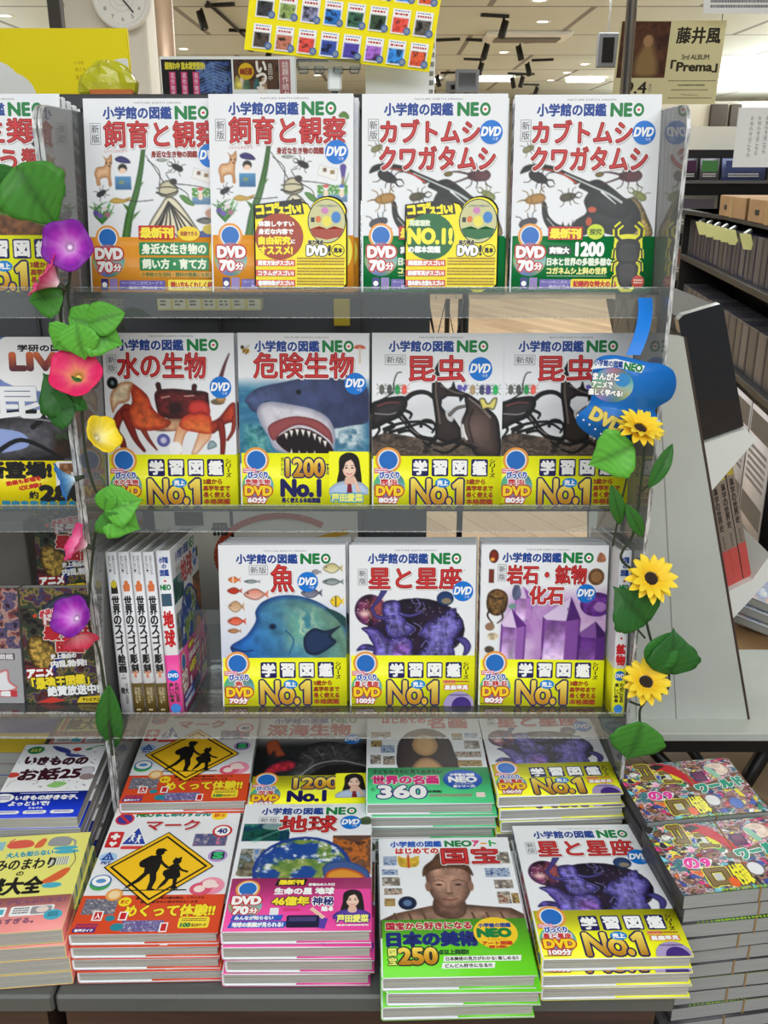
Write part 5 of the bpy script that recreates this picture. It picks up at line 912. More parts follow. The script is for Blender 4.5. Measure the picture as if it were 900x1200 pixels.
# round recessed lights, each with its own lamp
for i, (u, v) in enumerate([(636, 25), (632, 0), (590, 61), (685, 75), (664, 85), (645, 94), (500, 62), (6, 18), (215, 57), (372, 88), (820, 55), (760, 88)]):
    P = atz(u, v, CZ)
    t = thing('recessed_light', ['round recessed light bright above the tan beetle books', 'round recessed light at the top edge, cut by the frame', 'small recessed light left of the hanging screen row', 'recessed light just left of the small hanging screen', 'small recessed light below and left of hanging screen', 'tiny recessed light low over the far aisle', 'recessed light beside the tilted yellow sign', 'recessed light above the yellow board, at the left frame edge', 'small recessed light right of the bronze post', 'tiny recessed light behind the clear sign holder', 'recessed light right of the cream album poster', 'tiny recessed light near the cream album poster'][i], 'ceiling light', tuple(P), group='recessed ceiling lights')
    MB().lathe([(.055, -.006), (.08, -.006), (.085, 0)], 20).build('trim_ring', WHITEP, t); MB().lathe([(.0005, -.003), (.056, -.003)], 20).build('lamp', LAMP, t)
    l = bpy.data.lights.new('lamp_light', 'SPOT'); l.energy = 90; l.spot_size = R(140); l.spot_blend = 1; l.shadow_soft_size = .06; o = bpy.data.objects.new('lamp_light', l); COL.objects.link(o); o.parent = t; o.location = (0, 0, -.02)
sl = [(575, 16, 1), (520, 45, -1), (556, 45, 1), (624, 47, -1), (552, 68, 1), (632, 69, -1), (524, 84, -1), (602, 85, 1), (612, 86, -1), (620, 98, 1), (252, 4, -1), (279, 34, 1), (300, 52, 1)]
names = ['nearest of the black spotlights right of the yellow sign', 'black spotlight touching the edge of the white sheet', 'black spotlight right of the one by the white sheet', 'black spotlight under the pale air vent', 'black spotlight between the two far dark screens and the vent', 'black spotlight right below the air vent', 'small black spotlight beside the far dark screens', 'left one of two tiny spotlights close together', 'right one of two tiny spotlights close together', 'smallest black spotlight, lowest over the far aisle', 'black spotlight left on the slanting track by the bronze post', 'black spotlight right on the slanting track by the bronze post', 'small black spotlight just left of the yellow sign']
for (u, v, s), nm in zip(sl, names):
    P = atz(u, v, CZ); t = thing('track_spotlight', nm, 'spotlight', tuple(P), (0, 0, R(20 * s)), 'black track spotlights')
    MB().box(-.10, .19, -.018, .018, -.03, 0, .004).build('track', BLACK, t)
    M = Matrix.Translation((.14 * s, 0, -.125)) @ Matrix.Rotation(R(16 * s), 4, 'Y'); MB().lathe([(.001, .075), (.034, .075), (.037, -.075), (.032, -.082), (.001, -.07)], 14, M).build('lamp_housing', BLACK, t); MB().tube([(.14 * s, 0, -.03), (.14 * s, 0, -.1)], .012, 6).build('stem', BLACK, t)
    M2 = M @ Matrix.Translation((0, 0, -.0725)); MB().lathe([(.0005, 0), (.029, 0)], 14, M2).build('lamp', LAMP, t)
# slanting track, air vent, fluorescent strips
a, b = atz(243, 0, CZ), atz(300, 52, CZ); MB().tube([a - Vector((0, 0, .02)), b - Vector((0, 0, .02))], .015, 6).build('ceiling_track', BLACK); tag(bpy.data.objects['ceiling_track'], 'thin black lighting track slanting across the ceiling', 'track')
P = atz(617, 40, CZ); t = thing('air_vent', 'pale rectangular air conditioner vent in the ceiling', 'vent', tuple(P)); MB().box(-.45, .45, -.3, .3, -.05, 0, .01).build('casing', WHITEP, t); MB().box(-.35, .35, -.15, .15, -.07, -.05, .005).build('grille', mat('grey_grille', (120, 118, 112), .6), t)
TUBE = mat('tube_glow', (255, 255, 252), .5, emit=(255, 255, 250), es=6)
for i, (u0, u1, v) in enumerate(((560, 600, 94), (665, 706, 95), (480, 515, 95))):
    a, b = atz(u0, v, CZ - .05), atz(u1, v, CZ - .05); o = MB().box(a.x, b.x, a.y - .15, a.y + .15, CZ - .06, CZ, .01).build('strip_light', TUBE); tag(o, ['long white strip light left, over the far aisle', 'long white strip light right, below the hanging screen', 'short white strip light behind the white sheet'][i], 'ceiling light', 'far strip lights')

# wall clock
P = at(142, -3, 5.93); t = thing('wall_clock', 'round white wall clock on the pale column, top cut off', 'clock', tuple(P), (R(90), 0, 0))
MB().lathe([(.001, -.05), (.15, -.05), (.165, -.03), (.165, 0), (.15, .012), (.14, .004), (.001, .004)], 40).build('case', mat('clock_white', (236, 236, 230), .4), t)
p = Print(); p.frame((0, 0, .0045), (.01, 0, 0), (0, -.01, 0), (0, 0, 1)); p.ell(0, 0, 13.4, 13.4, (240, 240, 234))
for i in range(12):
    an = R(30 * i); p.text(str(i or 12), 11 * math.sin(an) - .8, -11 * math.cos(an) - 1, 11 * math.sin(an) + .8, -11 * math.cos(an) + 1, (90, 90, 88))
for q in (4.2, 7): p.line([(q * math.cos(x), q * math.sin(x)) for x in np.linspace(0, 2 * math.pi, 30)], .25, (206, 206, 200))
obj('dial', p.mesh('dial', PAPER), t)
MB().box(-.004, .004, 0, .1, .008, .011).build('hand', BLACK, t).rotation_euler = (0, 0, R(-140)); h = MB().box(-.005, .005, 0, .06, .011, .014).build('hand', BLACK, t); h.rotation_euler = (0, 0, R(20))
# posts
P = at(194, 40, 5.2); o = MB().tube([(P.x, P.y, 0), (P.x, P.y, CZ)], .045, 16).build('round_post', mat('bronze_post', (168, 140, 116), .35, metal=.3, vary=.05)); tag(o, 'round bronze coloured post beside the pale column', 'post')
P = at(64, 20, 6.5); o = MB().box(P.x - .04, P.x + .04, P.y, P.y + .08, 0, CZ, .004).build('dark_post', mat('dark_grey_post', (78, 76, 76), .5)); tag(o, 'dark grey square post behind the yellow board', 'post')
P = at(104, 15, 6.8); o = MB().box(P.x - .018, P.x + .018, P.y, P.y + .03, 0, CZ).build('thin_post', mat('brown_post', (126, 98, 80), .5)); tag(o, 'thin brown post left of the clock', 'post')

# ---------------- cabinet behind the rack with the things standing on it
GREYP = mat('grey_laminate', (82, 86, 94), .5, vary=.03); DGREY = mat('dark_grey_laminate', (70, 70, 74), .5)
cz = at(300, 118, 2.3).z; cx1 = at(505, 365, 2.1).x
t = thing('display_cabinet', 'tall grey display cabinet standing behind the acrylic book rack', 'cabinet', (0, 0, 0))
MB().box(-1.7, cx1, 2.14, 2.5, 0, cz - .03).build('body', GREYP, t); MB().box(-1.72, cx1 + .01, 2.1, 2.52, cz - .03, cz, .003).build('top', DGREY, t)
for x in (-1.25, -.78, -.37, -.05): MB().box(x - .004, x + .004, 2.132, 2.141, .3, cz - .03).build('panel_joint', DGREY, t)
s = MB(); z1 = at(250, 352, 2.1).z
a, b = at(184, 352, 2.1).x, at(306, 352, 2.1).x; o = MB().box(a, b, 2.1, 2.138, z1 - .022, z1 + .022, .002).build('price_strip', mat('cream_strip', (236, 230, 170), .5), t)
p = Print(); p.frame((a, 2.0985, z1 + .022), (.01, 0, 0), (0, 0, -.01), (0, -1, 0)); w = (b - a) * 100
p.rect(.05, .05, w - .05, 4.3, (240, 222, 90)); p.rect(0.05, 0.05, w - .05, 1.6, (232, 196, 40))
for i in range(7): p.rect(i * w / 7 + .3, 1.8, (i + 1) * w / 7 - .3, 4, (250, 246, 206)); p.lines(i * w / 7 + .6, 2.2, (i + 1) * w / 7 - .8, 3.6, 2, (90, 80, 60), i)
obj('price_labels', p.mesh('price_labels', PAPER), t)
P = at(400, 368, 2.1); o = MB().box(P.x - .018, P.x + .018, 2.12, 2.138, P.z - .03, P.z + .03, .002).build('yellow_tag', mat('tag_yellow', (226, 200, 60), .5), t)
# white poster with a red ring, seen between the middle and lower shelves
a, b = at(180, 600, 2.13), at(420, 690, 2.13); p = Print(); p.solid(MB().box(a.x, b.x, 2.132, 2.1395, b.z - .1, a.z + .02), (228, 226, 220)); p.frame((a.x, 2.1315, a.z + .02), (.01, 0, 0), (0, 0, -.01), (0, -1, 0))
w = (b.x - a.x) * 100; p.line([(w * .62 + 16 * math.cos(x), 14 + 11 * math.sin(x)) for x in np.linspace(2.2, 5.4, 20)], 1.6, (206, 90, 60)); p.text('冊', w * .28, 5, w * .28 + 4, 8, (70, 66, 66), bold=.2); p.rect(w * .1, 2, w * .24, 5.5, (60, 50, 46)); p.line([(w * .6, 12), (w * .95, 7)], 1.4, (236, 190, 80))
o = obj('ring_poster', p.mesh('ring_poster', PAPER)); tag(o, 'white poster with an orange ring behind the lower shelf', 'poster')
# carton
a, b = at(0, 612, 1.95), at(34, 665, 1.95); o = MB().box(a.x - .3, b.x, 1.95, 2.08, b.z - .2, a.z, .003).build('grey_carton', mat('grey_card', (116, 112, 108), .7, vary=.08)); tag(o, 'grey carton behind the dark dragon book', 'carton')

# yellow board (the painted figure on it is left out), crumpled yellow bag
a = at(-60, 33, 2.32); b = at(148, 33, 2.32); p = Print(); h = (a.z - cz) * 100; w = (b.x - a.x) * 100; p.solid(MB().box(a.x, b.x, 2.32, 2.335, cz, a.z), (252, 226, 20)); p.frame((a.x, 2.3195, a.z), (.01, 0, 0), (0, 0, -.01), (0, -1, 0))
p.rect(.1, .1, w - .1, h - .1, (253, 232, 24))
for x, y, r in ((w * .22, h * .8, 6), (w * .3, h * .95, 6), (w * .97, h * .72, 5.2), (w * .85, h * .96, 4)): p.poly([(min(max(x + r * math.cos(q), .2), w - .2), min(y + r * .9 * math.sin(q), h - .2)) for q in np.linspace(0, 2 * math.pi, 26)[:-1]], (240, 240, 236))
p.poly([(w * .5, h - .3), (w * .56, h * .93), (w * .68, h * .92), (w * .74, h - .3)], (206, 60, 40))
p.text('いつも', w * .69, h * .44, w * .74, h * .49, (150, 120, 20)); p.text('わくわく', w * .69, h * .53, w * .77, h * .59, (150, 120, 20)); p.text('まがるよ…', w * .69, h * .63, w * .8, h * .7, (150, 120, 20))
o = obj('yellow_board', p.mesh('yellow_board', PAPER)); tag(o, 'yellow board with white clouds behind the rack, top left', 'board')
c = at(127, 96, 2.2); m = MB(); n = 18; rs = random.Random(5); vs, fs = [], []
for i in range(10):
    for k in range(n):
        th = math.pi * i / 9; ph = 2 * math.pi * k / n; q = 1 + rs.uniform(-.09, .09); vs.append((c.x + .062 * q * math.sin(th) * math.cos(ph), c.y + .04 * q * math.sin(th) * math.sin(ph), max(cz + .0005, c.z - .012 + .052 * q * math.cos(th))))
for i in range(9):
    for k in range(n): fs.append((i * n + k, i * n + (k + 1) % n, (i + 1) * n + (k + 1) % n, (i + 1) * n + k))
m.add(vs, fs); t = m.build('plastic_bag', mat('yellow_plastic', (206, 204, 40), .12, coat=1, bump=.4, bscale=30)); tag(t, 'shiny crumpled yellow plastic bag in front of the yellow board', 'bag')
o = MB().box(c.x - .03, c.x + .062, c.y - .044, c.y - .036, cz, cz + .013, .002).build('orange_base', mat('bag_orange', (206, 110, 40), .4), t)
# black and brown posters in a white stand
a, b = at(186, 66, 2.28), at(346, 66, 2.28); t = thing('poster_stand', 'white framed stand holding black and brown posters above the books', 'stand'); h = (a.z - cz) * 100; w = (b.x - a.x) * 100
MB().box(a.x, b.x, 2.28, 2.30, cz, a.z, .002).build('frame', WHITEP, t)
p = Print(); p.frame((a.x, 2.2795, a.z), (.01, 0, 0), (0, 0, -.01), (0, -1, 0)); wl = w * .535; p.rect(.4, .6, wl - .2, h - .2, (26, 22, 26)); ar = Art((30, 26, 36), 12, 10, 5); ar.mottle(0, 0, 12, 10, [(20, 20, 30), (40, 60, 120), (90, 120, 170), (24, 22, 30)], .5, 4)
for i in range(9): ar.line([(6, .6 + i), (1.5, 2.2 + i)], .5, .2, (110, 140, 190)); ar.line([(6, .6 + i), (10.5, 2.2 + i)], .5, .2, (110, 140, 190))
p.grid(ar, wl - 8.2, 1.0, .65); p.text('爆売れ中 直木賞受賞作!', 1.2, 1.2, wl * .62, 2.6, (220, 206, 60), bold=.08)
for i in range(3): p.rect(2 + i * 2.6, 3.1, 3.4 + i * 2.6, h - .4, (206, 70, 120)); p.vtext('名作物語', 2.3 + i * 2.6, 3.1 + i * 2.6, 3.3, h - .5, (250, 230, 240))
obj('black_poster', p.mesh('black_poster', PAPER), t)['label'] = 'black poster with pink columns of writing'
p = Print(); p.frame((a.x, 2.2795, a.z), (.01, 0, 0), (0, 0, -.01), (0, -1, 0)); ar = Art((70, 46, 34), 20, 12, 4); ar.mottle(0, 0, 20, 12, [(58, 36, 26), (96, 66, 46), (64, 42, 30)], .3, 8)
for x, y, c_ in ((3.5, 8, (190, 170, 140)), (5.5, 8.5, (90, 120, 90)), (13, 8.6, (190, 160, 130)), (10, 9, (60, 100, 100)), (1.5, 8, (206, 190, 90))): ar.poly([(x - 1.5, y + 4), (x - 1, y), (x, y - 1.5), (x + 1.1, y), (x + 1.5, y + 4)], c_, grain=.5)
p.grid(ar, wl + .2, .6, (w * .87 - wl) / 20); p.ell(wl + 3, 3, 1.7, 1.7, (222, 180, 30)); p.text('100万部', wl + 1.7, 2.3, wl + 4.3, 3.7, (150, 60, 30), bold=.1); p.vtext('いつも', wl + 5.3, wl + 7.4, 1, h - .6, (240, 232, 220), bold=.15); p.vtext('島田中', wl + 7.9, wl + 8.8, 1.4, 5, (230, 222, 206)); p.rect(w * .88, .6, w - 1.2, h - .2, (176, 110, 110)); p.vtext('話題作続々', w * .9, w - 1.6, 1, h - .4, (250, 240, 236))
obj('brown_poster', p.mesh('brown_poster', PAPER), t)['label'] = 'brown poster with pale figures and a yellow disc'

# ---------------- hanging posters, pole, screens
def sheet(name, label, cat, quad, Y, draw, m=PAPER, th=.001, W100=100.):
    """a thin paper sheet; quad = TL, TR, BL pixels at depth Y"""
    A, B, C = (at(*q, Y) for q in quad); eu = (B - A) / W100; ev = (C - A) / W100; en = ev.cross(eu).normalized()
    p = Print(); p.frame(A, eu, ev, en); p.rect(0, 0, W100, W100, (255, 255, 255)) ; p.frame(A - en * th, eu, ev, en); p.rect(0, 0, W100, W100, (235, 232, 220)); p.frame(A, eu, ev, en, 1); draw(p)
    o = obj(name, p.mesh(name, m)); tag(o, label, cat); return o
def draw_album(p):
    p.rect(0, 0, 100, 100, (226, 216, 168)); a = Art((74, 42, 28), 46, 67, 3); a.mottle(0, 0, 46, 67, [(64, 34, 24), (104, 62, 40), (70, 40, 26)], .05, 6); a.poly([(16, 66), (14, 46), (19, 30), (22, 18), (26, 14), (32, 18), (36, 34), (40, 50), (38, 66)], (150, 120, 76), edge=(90, 60, 40), ew=6, soft=3); a.ell(26.5, 23, 4.5, 7, (176, 136, 96), soft=2)
    p.grid(a, 2, 1); p.text('藤井風', 55, 8, 96, 27, (50, 44, 32), bold=.5); p.text('3rd ALBUM', 62, 40, 88, 46, (70, 62, 44), bold=.15); p.text('「Prema」', 53, 47, 97, 61, (60, 52, 36), bold=.6); p.text('9.4', 12, 73, 32, 87, (50, 44, 32), bold=.4); p.text('(木)', 34, 73, 37, 88, (110, 100, 76))
    p.lines(52, 71, 98, 73, 1, (110, 100, 76), 3); p.lines(62, 76, 88, 79, 1, (70, 62, 44), 4); p.lines(56, 82, 92, 84, 1, (110, 100, 76), 5); p.text('「Prema」', 66, 87, 82, 90, (110, 100, 76)); p.lines(54, 92, 96, 94, 1, (110, 100, 76), 6)
sheet('album_poster', 'cream album poster with brown portrait hanging near the steel pole', 'poster', ((727, 24), (852, 24), (716, 122)), 3.0, draw_album)
P = at(737, 50, 2.75); o = MB().tube([(P.x, P.y, CZ), (P.x, P.y, at(735, 190, 2.75).z)], .014, 12).build('hanging_pole', STEEL); tag(o, 'steel pole hanging from the ceiling before the cream poster', 'pole')
for u in (735, 846): A = at(u, 24, 3.0); MB().tube([(A.x, A.y, A.z), (A.x, A.y, CZ)], .0015, 4).build('poster_string', STEEL, bpy.data.objects['album_poster'])
def draw_note(p):
    for i in range(5): p.vtext('お知らせはこちら', 24 + i * 14, 30 + i * 14, 14, 84 - i * 3, (90, 92, 104), gap=.2)
o = sheet('taped_notice', 'white notice with vertical writing over the far shelves', 'notice', ((866, 126), (930, 126), (858, 196)), 2.9, draw_note); o['label'] = 'white notice with vertical writing hanging before the far shelves'
A = at(900, 126, 2.9); MB().tube([A, (A.x, A.y, CZ)], .0015, 4).build('notice_string', STEEL, o)
def draw_note2(p): p.lines(8, 60, 92, 92, 3, (110, 110, 120), 6)
o = sheet('hanging_sheet', 'white printed sheet at the top right corner, mostly cut off', 'sheet', ((826, -40), (930, -40), (824, 16)), 2.9, draw_note2)
A = at(900, -40, 2.9); MB().tube([A, (A.x, A.y, CZ)], .0015, 4).build('sheet_string', STEEL, o)
SCRN = mat('screen_black', (16, 16, 18), .12, coat=.5)
def screen(name, label, q, Y, rz=0):
    A, B = at(q[0], q[1], Y), at(q[2], q[3], Y); c = (A + B) / 2; w, h = abs(B.x - A.x), abs(A.z - B.z); t = thing(name, label, 'screen', (c.x, c.y, B.z), (0, 0, rz))
    MB().box(-w / 2, w / 2, 0, .05, 0, h, .006).build('bezel', mat('bezel_grey', (110, 112, 114), .4), t); MB().box(-w / 2 + .03, w / 2 - .03, -.002, .004, .03, h - .03).build('display_panel', SCRN, t); (MB().tube([(0, .03, h - .01), (0, .03, CZ - B.z)], .006, 8).build('ceiling_rod', mat('pale_rod', (190, 190, 186), .5), t) if name == 'hanging_screen' else MB().tube([(0, .03, .01), (0, .03, -B.z)], .025, 8).build('floor_stand', BLACK, t))
screen('hanging_screen', 'dark hanging screen beside the cream album poster', (702, 38, 723, 79), 7)
screen('far_screen', 'larger dark screen far behind the beetle book', (534, 81, 561, 109), 9); screen('far_screen', 'smaller dark screen left of the larger far one', (523, 95, 538, 109), 9.3)

# ---------------- case shelves on the right
CASES = [(70, 68, 74), (58, 56, 64), (84, 80, 84), (50, 48, 60), (66, 62, 62)]
CM = [mat('case_grey_%s' % 'abcde'[i], c, .35) for i, c in enumerate(CASES)]; INDIGO = mat('indigo_case', (30, 24, 66), .35)
P0 = Vector((1.62, 5.05, 0)); ex = Vector((-.12, -.993, 0)); nx = Vector((.993, -.12, 0)); ROT = math.atan2(ex.y, ex.x)
t = thing('disc_shelf', 'black metal shelf of disc cases along the right', 'shelf', tuple(P0), (0, 0, ROT)); L = 2.1     # local x along the shelf towards the viewer, local y into the shelf
zt, zl = CH - .438, CH - .80
for z in (zt, zl): MB().box(-.35, L, -.01, .32, z - .03, z, .003).build('shelf_board', BLACK, t)
MB().box(-.35, L, .30, .33, 0, CH - .2).build('back_panel', BLACK, t); MB().box(-.37, -.35, -.01, .33, 0, CH - .2).build('end_panel', BLACK, t); MB().box(L, L + .02, -.01, .33, 0, CH - .2).build('end_panel', BLACK, t); MB().box(-.35, L, -.01, .32, 0, .12).build('plinth', BLACK, t)
# bare geometry for one disc case, seen edge on
def case(x, z, w, h, m, label, grp):
    o = thing('disc_case', label, 'disc case', tuple(P0 + ex * x + nx * .02 + Vector((0, 0, z))), (0, 0, ROT), grp)
    MB().box(0, w * .94, 0, .13, 0, h, .002).build('case', m, o); MB().box(w * .1, w * .84, -.001, .0005, .01, h * .96).build('spine_label', CM[(int(x * 77)) % 5], o)
rs = random.Random(3); x = -.33; i = 0
while x < L - .09:
    w = rs.choice((.07, .085, .1)); case(x, zt, w, .185, INDIGO if rs.random() < .55 else CM[i % 5], 'narrow indigo or grey disc case standing in the upper row of the black shelf', 'disc cases in the upper row'); x += w + .002; i += 1
x = -.33
while x < L - .09:
    w = rs.choice((.1, .12, .14)); case(x, zl, w, .2, CM[i % 5], 'grey disc case standing in the lower row of the black shelf', 'disc cases in the lower row'); x += w + .002; i += 1
TAGM = mat('lime_tag', (232, 240, 170), .5)
for k, x in enumerate((.10, .28, .46, .62, .78, 1.05)):
    q = P0 + ex * x - nx * .012 + Vector((0, 0, zt + .19)); o = thing('shelf_tag', '%s pale lime tag from the far end of the upper disc row' % ('first', 'second', 'third', 'fourth', 'fifth', 'sixth')[k], 'tag', tuple(q), (R(25), 0, ROT + R(30)), 'pale lime shelf tags')
    MB().box(-.032, .032, -.001, .001, -.07, .0).build('card', TAGM, o); MB().box(-.008, .008, 0, .03, -.004, .006).build('clip', WHITEP, o)
KRAFT = mat('kraft_card', (150, 116, 78), .7, vary=.06)
for k, (x, w) in enumerate(((.45, .5), (1.0, .6))):
    q = P0 + ex * x + Vector((0, 0, CH - .2)); t = thing('cardboard_box', ('flat brown cardboard box on the shelf top, farther one', 'flat brown cardboard box on the shelf top, nearer one')[k], 'box', tuple(q), (0, 0, ROT)); MB().box(0, w, .0, .3, 0, .09, .003).build('carton', KRAFT, t); MB().box(w * .45, w * .55, -.001, .301, -.0, .0905).build('tape', mat('brown_tape', (170, 140, 96), .3), t); MB().box(w * .2, w * .3, -.002, .0, .03, .05).build('printed_mark', BLACK, t)
MB().box(P0.x - .04, P0.x + .3, P0.y - .45, P0.y + .34, CH - .22, CH - .2).build('shelf_top', BLACK, bpy.data.objects['disc_shelf']); bpy.data.objects['shelf_top'].matrix_parent_inverse = bpy.data.objects['disc_shelf'].matrix_world.inverted() if False else (Matrix.Translation(P0) @ Matrix.Rotation(ROT, 4, 'Z')).inverted()
MB().box(-.35, L, .0, .33, CH - .215, CH - .2).build('shelf_top', BLACK, bpy.data.objects['disc_shelf'])
# labelled papers on the plinth
for k in range(4):
    q = P0 + ex * (.55 + .33 * k) - nx * .02; t = thing('plinth_poster', ('farthest', 'second', 'third', 'nearest')[k] + ' grey printed sheet on the plinth of the disc shelf', 'sheet', tuple(q) , (0, 0, ROT), 'printed sheets under the disc cases')
    p = Print(); p.solid(MB().box(0, .31, .0, .004, .14, .78), (206, 198, 196)); p.frame((0, -.0005, .78), (.0031, 0, 0), (0, 0, -.0064), (0, -1, 0))
    for j in range(2): p.rect(3, 3 + j * 50, 97, 16 + j * 50, (110, 104, 98)); p.lines(8, 22 + j * 50, 90, 46 + j * 50, 6, (150, 144, 144), j + k)
    obj('paper', p.mesh('paper', PAPER), t)
# far product shelves facing us
t = thing('far_rack', 'tall far shelf of dark film displays behind the right panel', 'shelf', (0, 6.9, 0)); xa, xb = at(790, 200, 6.9).x, 4.2
MB().box(xa, xb, .1, .4, 0, 1.75).build('carcass', BLACK, t)
for z in (.5, .9, 1.22, 1.55): MB().box(xa, xb, -.05, .1, z - .02, z).build('shelf_board', mat('grey_shelf', (96, 96, 98), .5), t)
rs = random.Random(8); k = 0
for z, h in ((1.55, .16), (1.22, .26), (.9, .24), (.5, .24)):
    x = xa + .02
    while x < 3.0:
        w = rs.choice((.13, .15, .3)); q = thing('film_case', 'small dark film case facing out on the far shelf', 'disc case', (x, 6.86, z), (R(-8), 0, 0), 'film cases on the far shelf'); c = rs.choice(((60, 70, 110), (80, 80, 86), (46, 46, 52), (120, 118, 110), (90, 50, 46), (150, 152, 150)))
        p = Print(); p.solid(MB().box(0, w, 0, .015, 0, h * .9), c); p.frame((0, -.0003, h * .9), (w / 100, 0, 0), (0, 0, -h * .009), (0, -1, 0)); p.rect(8, 10, 92, 60, [min(255, int(v_ * rs.uniform(.6, 1.5))) for v_ in c]); p.lines(15, 68, 85, 88, 2, (200, 200, 200), k); obj('case', p.mesh('case'), q); x += w + .02; k += 1
MB().box(xa, xb, .1, .4, 1.75, 1.9).build('header', mat('white_header', (240, 238, 228), .5), t)
# pale partition with dark doorway beyond
struct('wall_partition', MB().box(2.2, 8, 14, 14.1, 0, 2.5), WALL)
for k, (u0, u1) in enumerate(((835, 850), (858, 866))):
    A, B = at(u0, 122, 13.9), at(u1, 160, 13.9); o = MB().box(A.x, B.x, 13.92, 13.99, 0, A.z, .005).build('dark_cupboard', mat('dark_wood', (70, 60, 54), .5)); tag(o, ('wider dark cupboard against the far pale partition', 'narrower dark cupboard right of the wider one')[k], 'cupboard')

# ---------------- slanted white display on the black table, right
Yk = 1.95; WPAN = mat('grey_white_board', (206, 210, 203), .55, vary=.015); t = thing('slanted_stand', 'tall pale slanted display stand right of the acrylic rack', 'display stand')
def X(u, v, Y=Yk): q = at(u, v, Y); return (q.x, q.z)
pl = [X(690, 843), X(876, 843), X(801, 395), X(764, 391), X(690, 392)]; zb = X(740, 843)[1]
MB().prism(pl, 1, Yk, Yk + .018).build('side_panel', WPAN, t)
MB().prism([X(876, 843), X(879, 843), X(804.5, 395), X(801, 395)], 1, Yk, Yk + .02).build('edge_band', mat('dark_brown_edge', (70, 54, 48), .5), t)
def bar(poly, y0, y1, nm, m, par=None): return MB().prism([X(*c_) for c_ in poly], 1, y0, y1).build(nm, m, par)
bar([(871, 843), (876, 843), (801, 395), (797, 395)], Yk + .018, Yk + .7, 'sloping_board', mat('brown_back', (86, 74, 66), .6), t)
for u in (742, 770): a0, a1 = X(u, 396), X(u + 22 if u > 750 else u + 3, 842); MB().prism([(a0[0], a0[1]), (a0[0] + .002, a0[1]), (a1[0] + .002, a1[1]), (a1[0], a1[1])], 1, Yk - .001, Yk).build('panel_joint', mat('joint_grey', (150, 152, 146), .6), t)
bar([(822, 521), (874, 503), (887, 515), (828, 583), (826, 560)], Yk + .002, Yk + .42, 'ledge', WHITEP, t); bar([(849, 696), (882, 680), (903, 650), (916, 664), (856, 729)], Yk + .002, Yk + .42, 'ledge', WHITEP, t)
o = thing('black_folder', 'large glossy black cased book leaning on the upper white ledge', 'book')
bar([(797, 376), (803, 370), (846, 357), (850, 360), (874, 501), (820, 520)], Yk + .012, Yk + .04, 'cover', mat('glossy_black', (18, 20, 27), .25, spec=.4, coat=.6, bump=.5, bscale=7), o); bar([(800, 374), (846, 360), (870, 500), (822, 517)], Yk + .041, Yk + .33, 'page_block', mat('grey_pages', (104, 102, 96), .7), o)
TL4, BL4 = [(826, 568), (834, 562), (843, 556), (853, 549)], [(847, 700), (857, 695), (866, 691), (876, 686)]
for k in range(4):
    tl, bl = TL4[k], BL4[k]; w_ = 9.3; o = thing('pocket_book', ('leftmost, half hidden', 'second from the left', 'third from the left', 'rightmost')[k] + ' taupe pocket book with red band on the lower ledge', 'book', group='taupe pocket books'); qd = lambda f, e=0.: [(bl[0] - e, bl[1]), (bl[0] + w_ + e, bl[1] - 3.5), (tl[0] + w_ + (bl[0] - tl[0]) * f + e, tl[1] - 3.5 + (bl[1] - tl[1]) * f), (tl[0] + (bl[0] - tl[0]) * f - e, tl[1] + (bl[1] - tl[1]) * f)]
    bar(qd(0), Yk + .022, Yk + .17, 'cover', mat('taupe_cover', (146, 130, 118), .5), o); bar(qd(.68, -.15), Yk + .0212, Yk + .0222, 'paper_band', mat('red_band', (206, 84, 80), .4), o)
    A, B = Vector((X(*tl)[0], Yk + .0215, X(*tl)[1])), Vector((X(*bl)[0], Yk + .0215, X(*bl)[1])); wv = Vector((X(tl[0] + w_, tl[1] - 3.5)[0] - A.x, 0, X(tl[0] + w_, tl[1] - 3.5)[1] - A.z))
    p = Print(); p.frame(A, wv / 10, (B - A) / 100, (0, -1, 0)); p.rect(1, 2, 9, 9, (196, 176, 70)); p.vtext('漢字の世界史', 2.4, 7.6, 12, 50, (60, 52, 46), bold=.2); p.lines(4, 54, 6.5, 66, 6, (90, 80, 72), 3); obj('spine_print', p.mesh('spine_print', PAPER), o)
# black table under it
t = thing('black_table', 'pale topped table with black metal legs under the slanted stand', 'table'); zt2 = zb
MB().box(.46, 1.5, Yk - .06, Yk + .9, zt2 - .022, zt2 - .0005, .002).build('table_top', WPAN, t); MB().box(.46, 1.5, Yk - .055, Yk + .89, zt2 - .055, zt2 - .022).build('apron', BLACK, t)
for (u0, u1) in ((752, 800), (800, 838)):
    A, B = at(u0, 866, Yk + (.0 if u0 < 780 else .25)), at(u1, 915, Yk + (.0 if u0 < 780 else .25)); d = (B - A); D = A + d * ((A.z - 0.0) / -d.z); m = MB(); r_ = .016; m.tube([A, D], r_, 4); m.build('leg', BLACK, t)
A, B = at(905, 866, Yk + .1), at(868, 925, Yk + .1); d = B - A; MB().tube([A, A + d * (A.z / -d.z)], .02, 4).build('leg', BLACK, t)
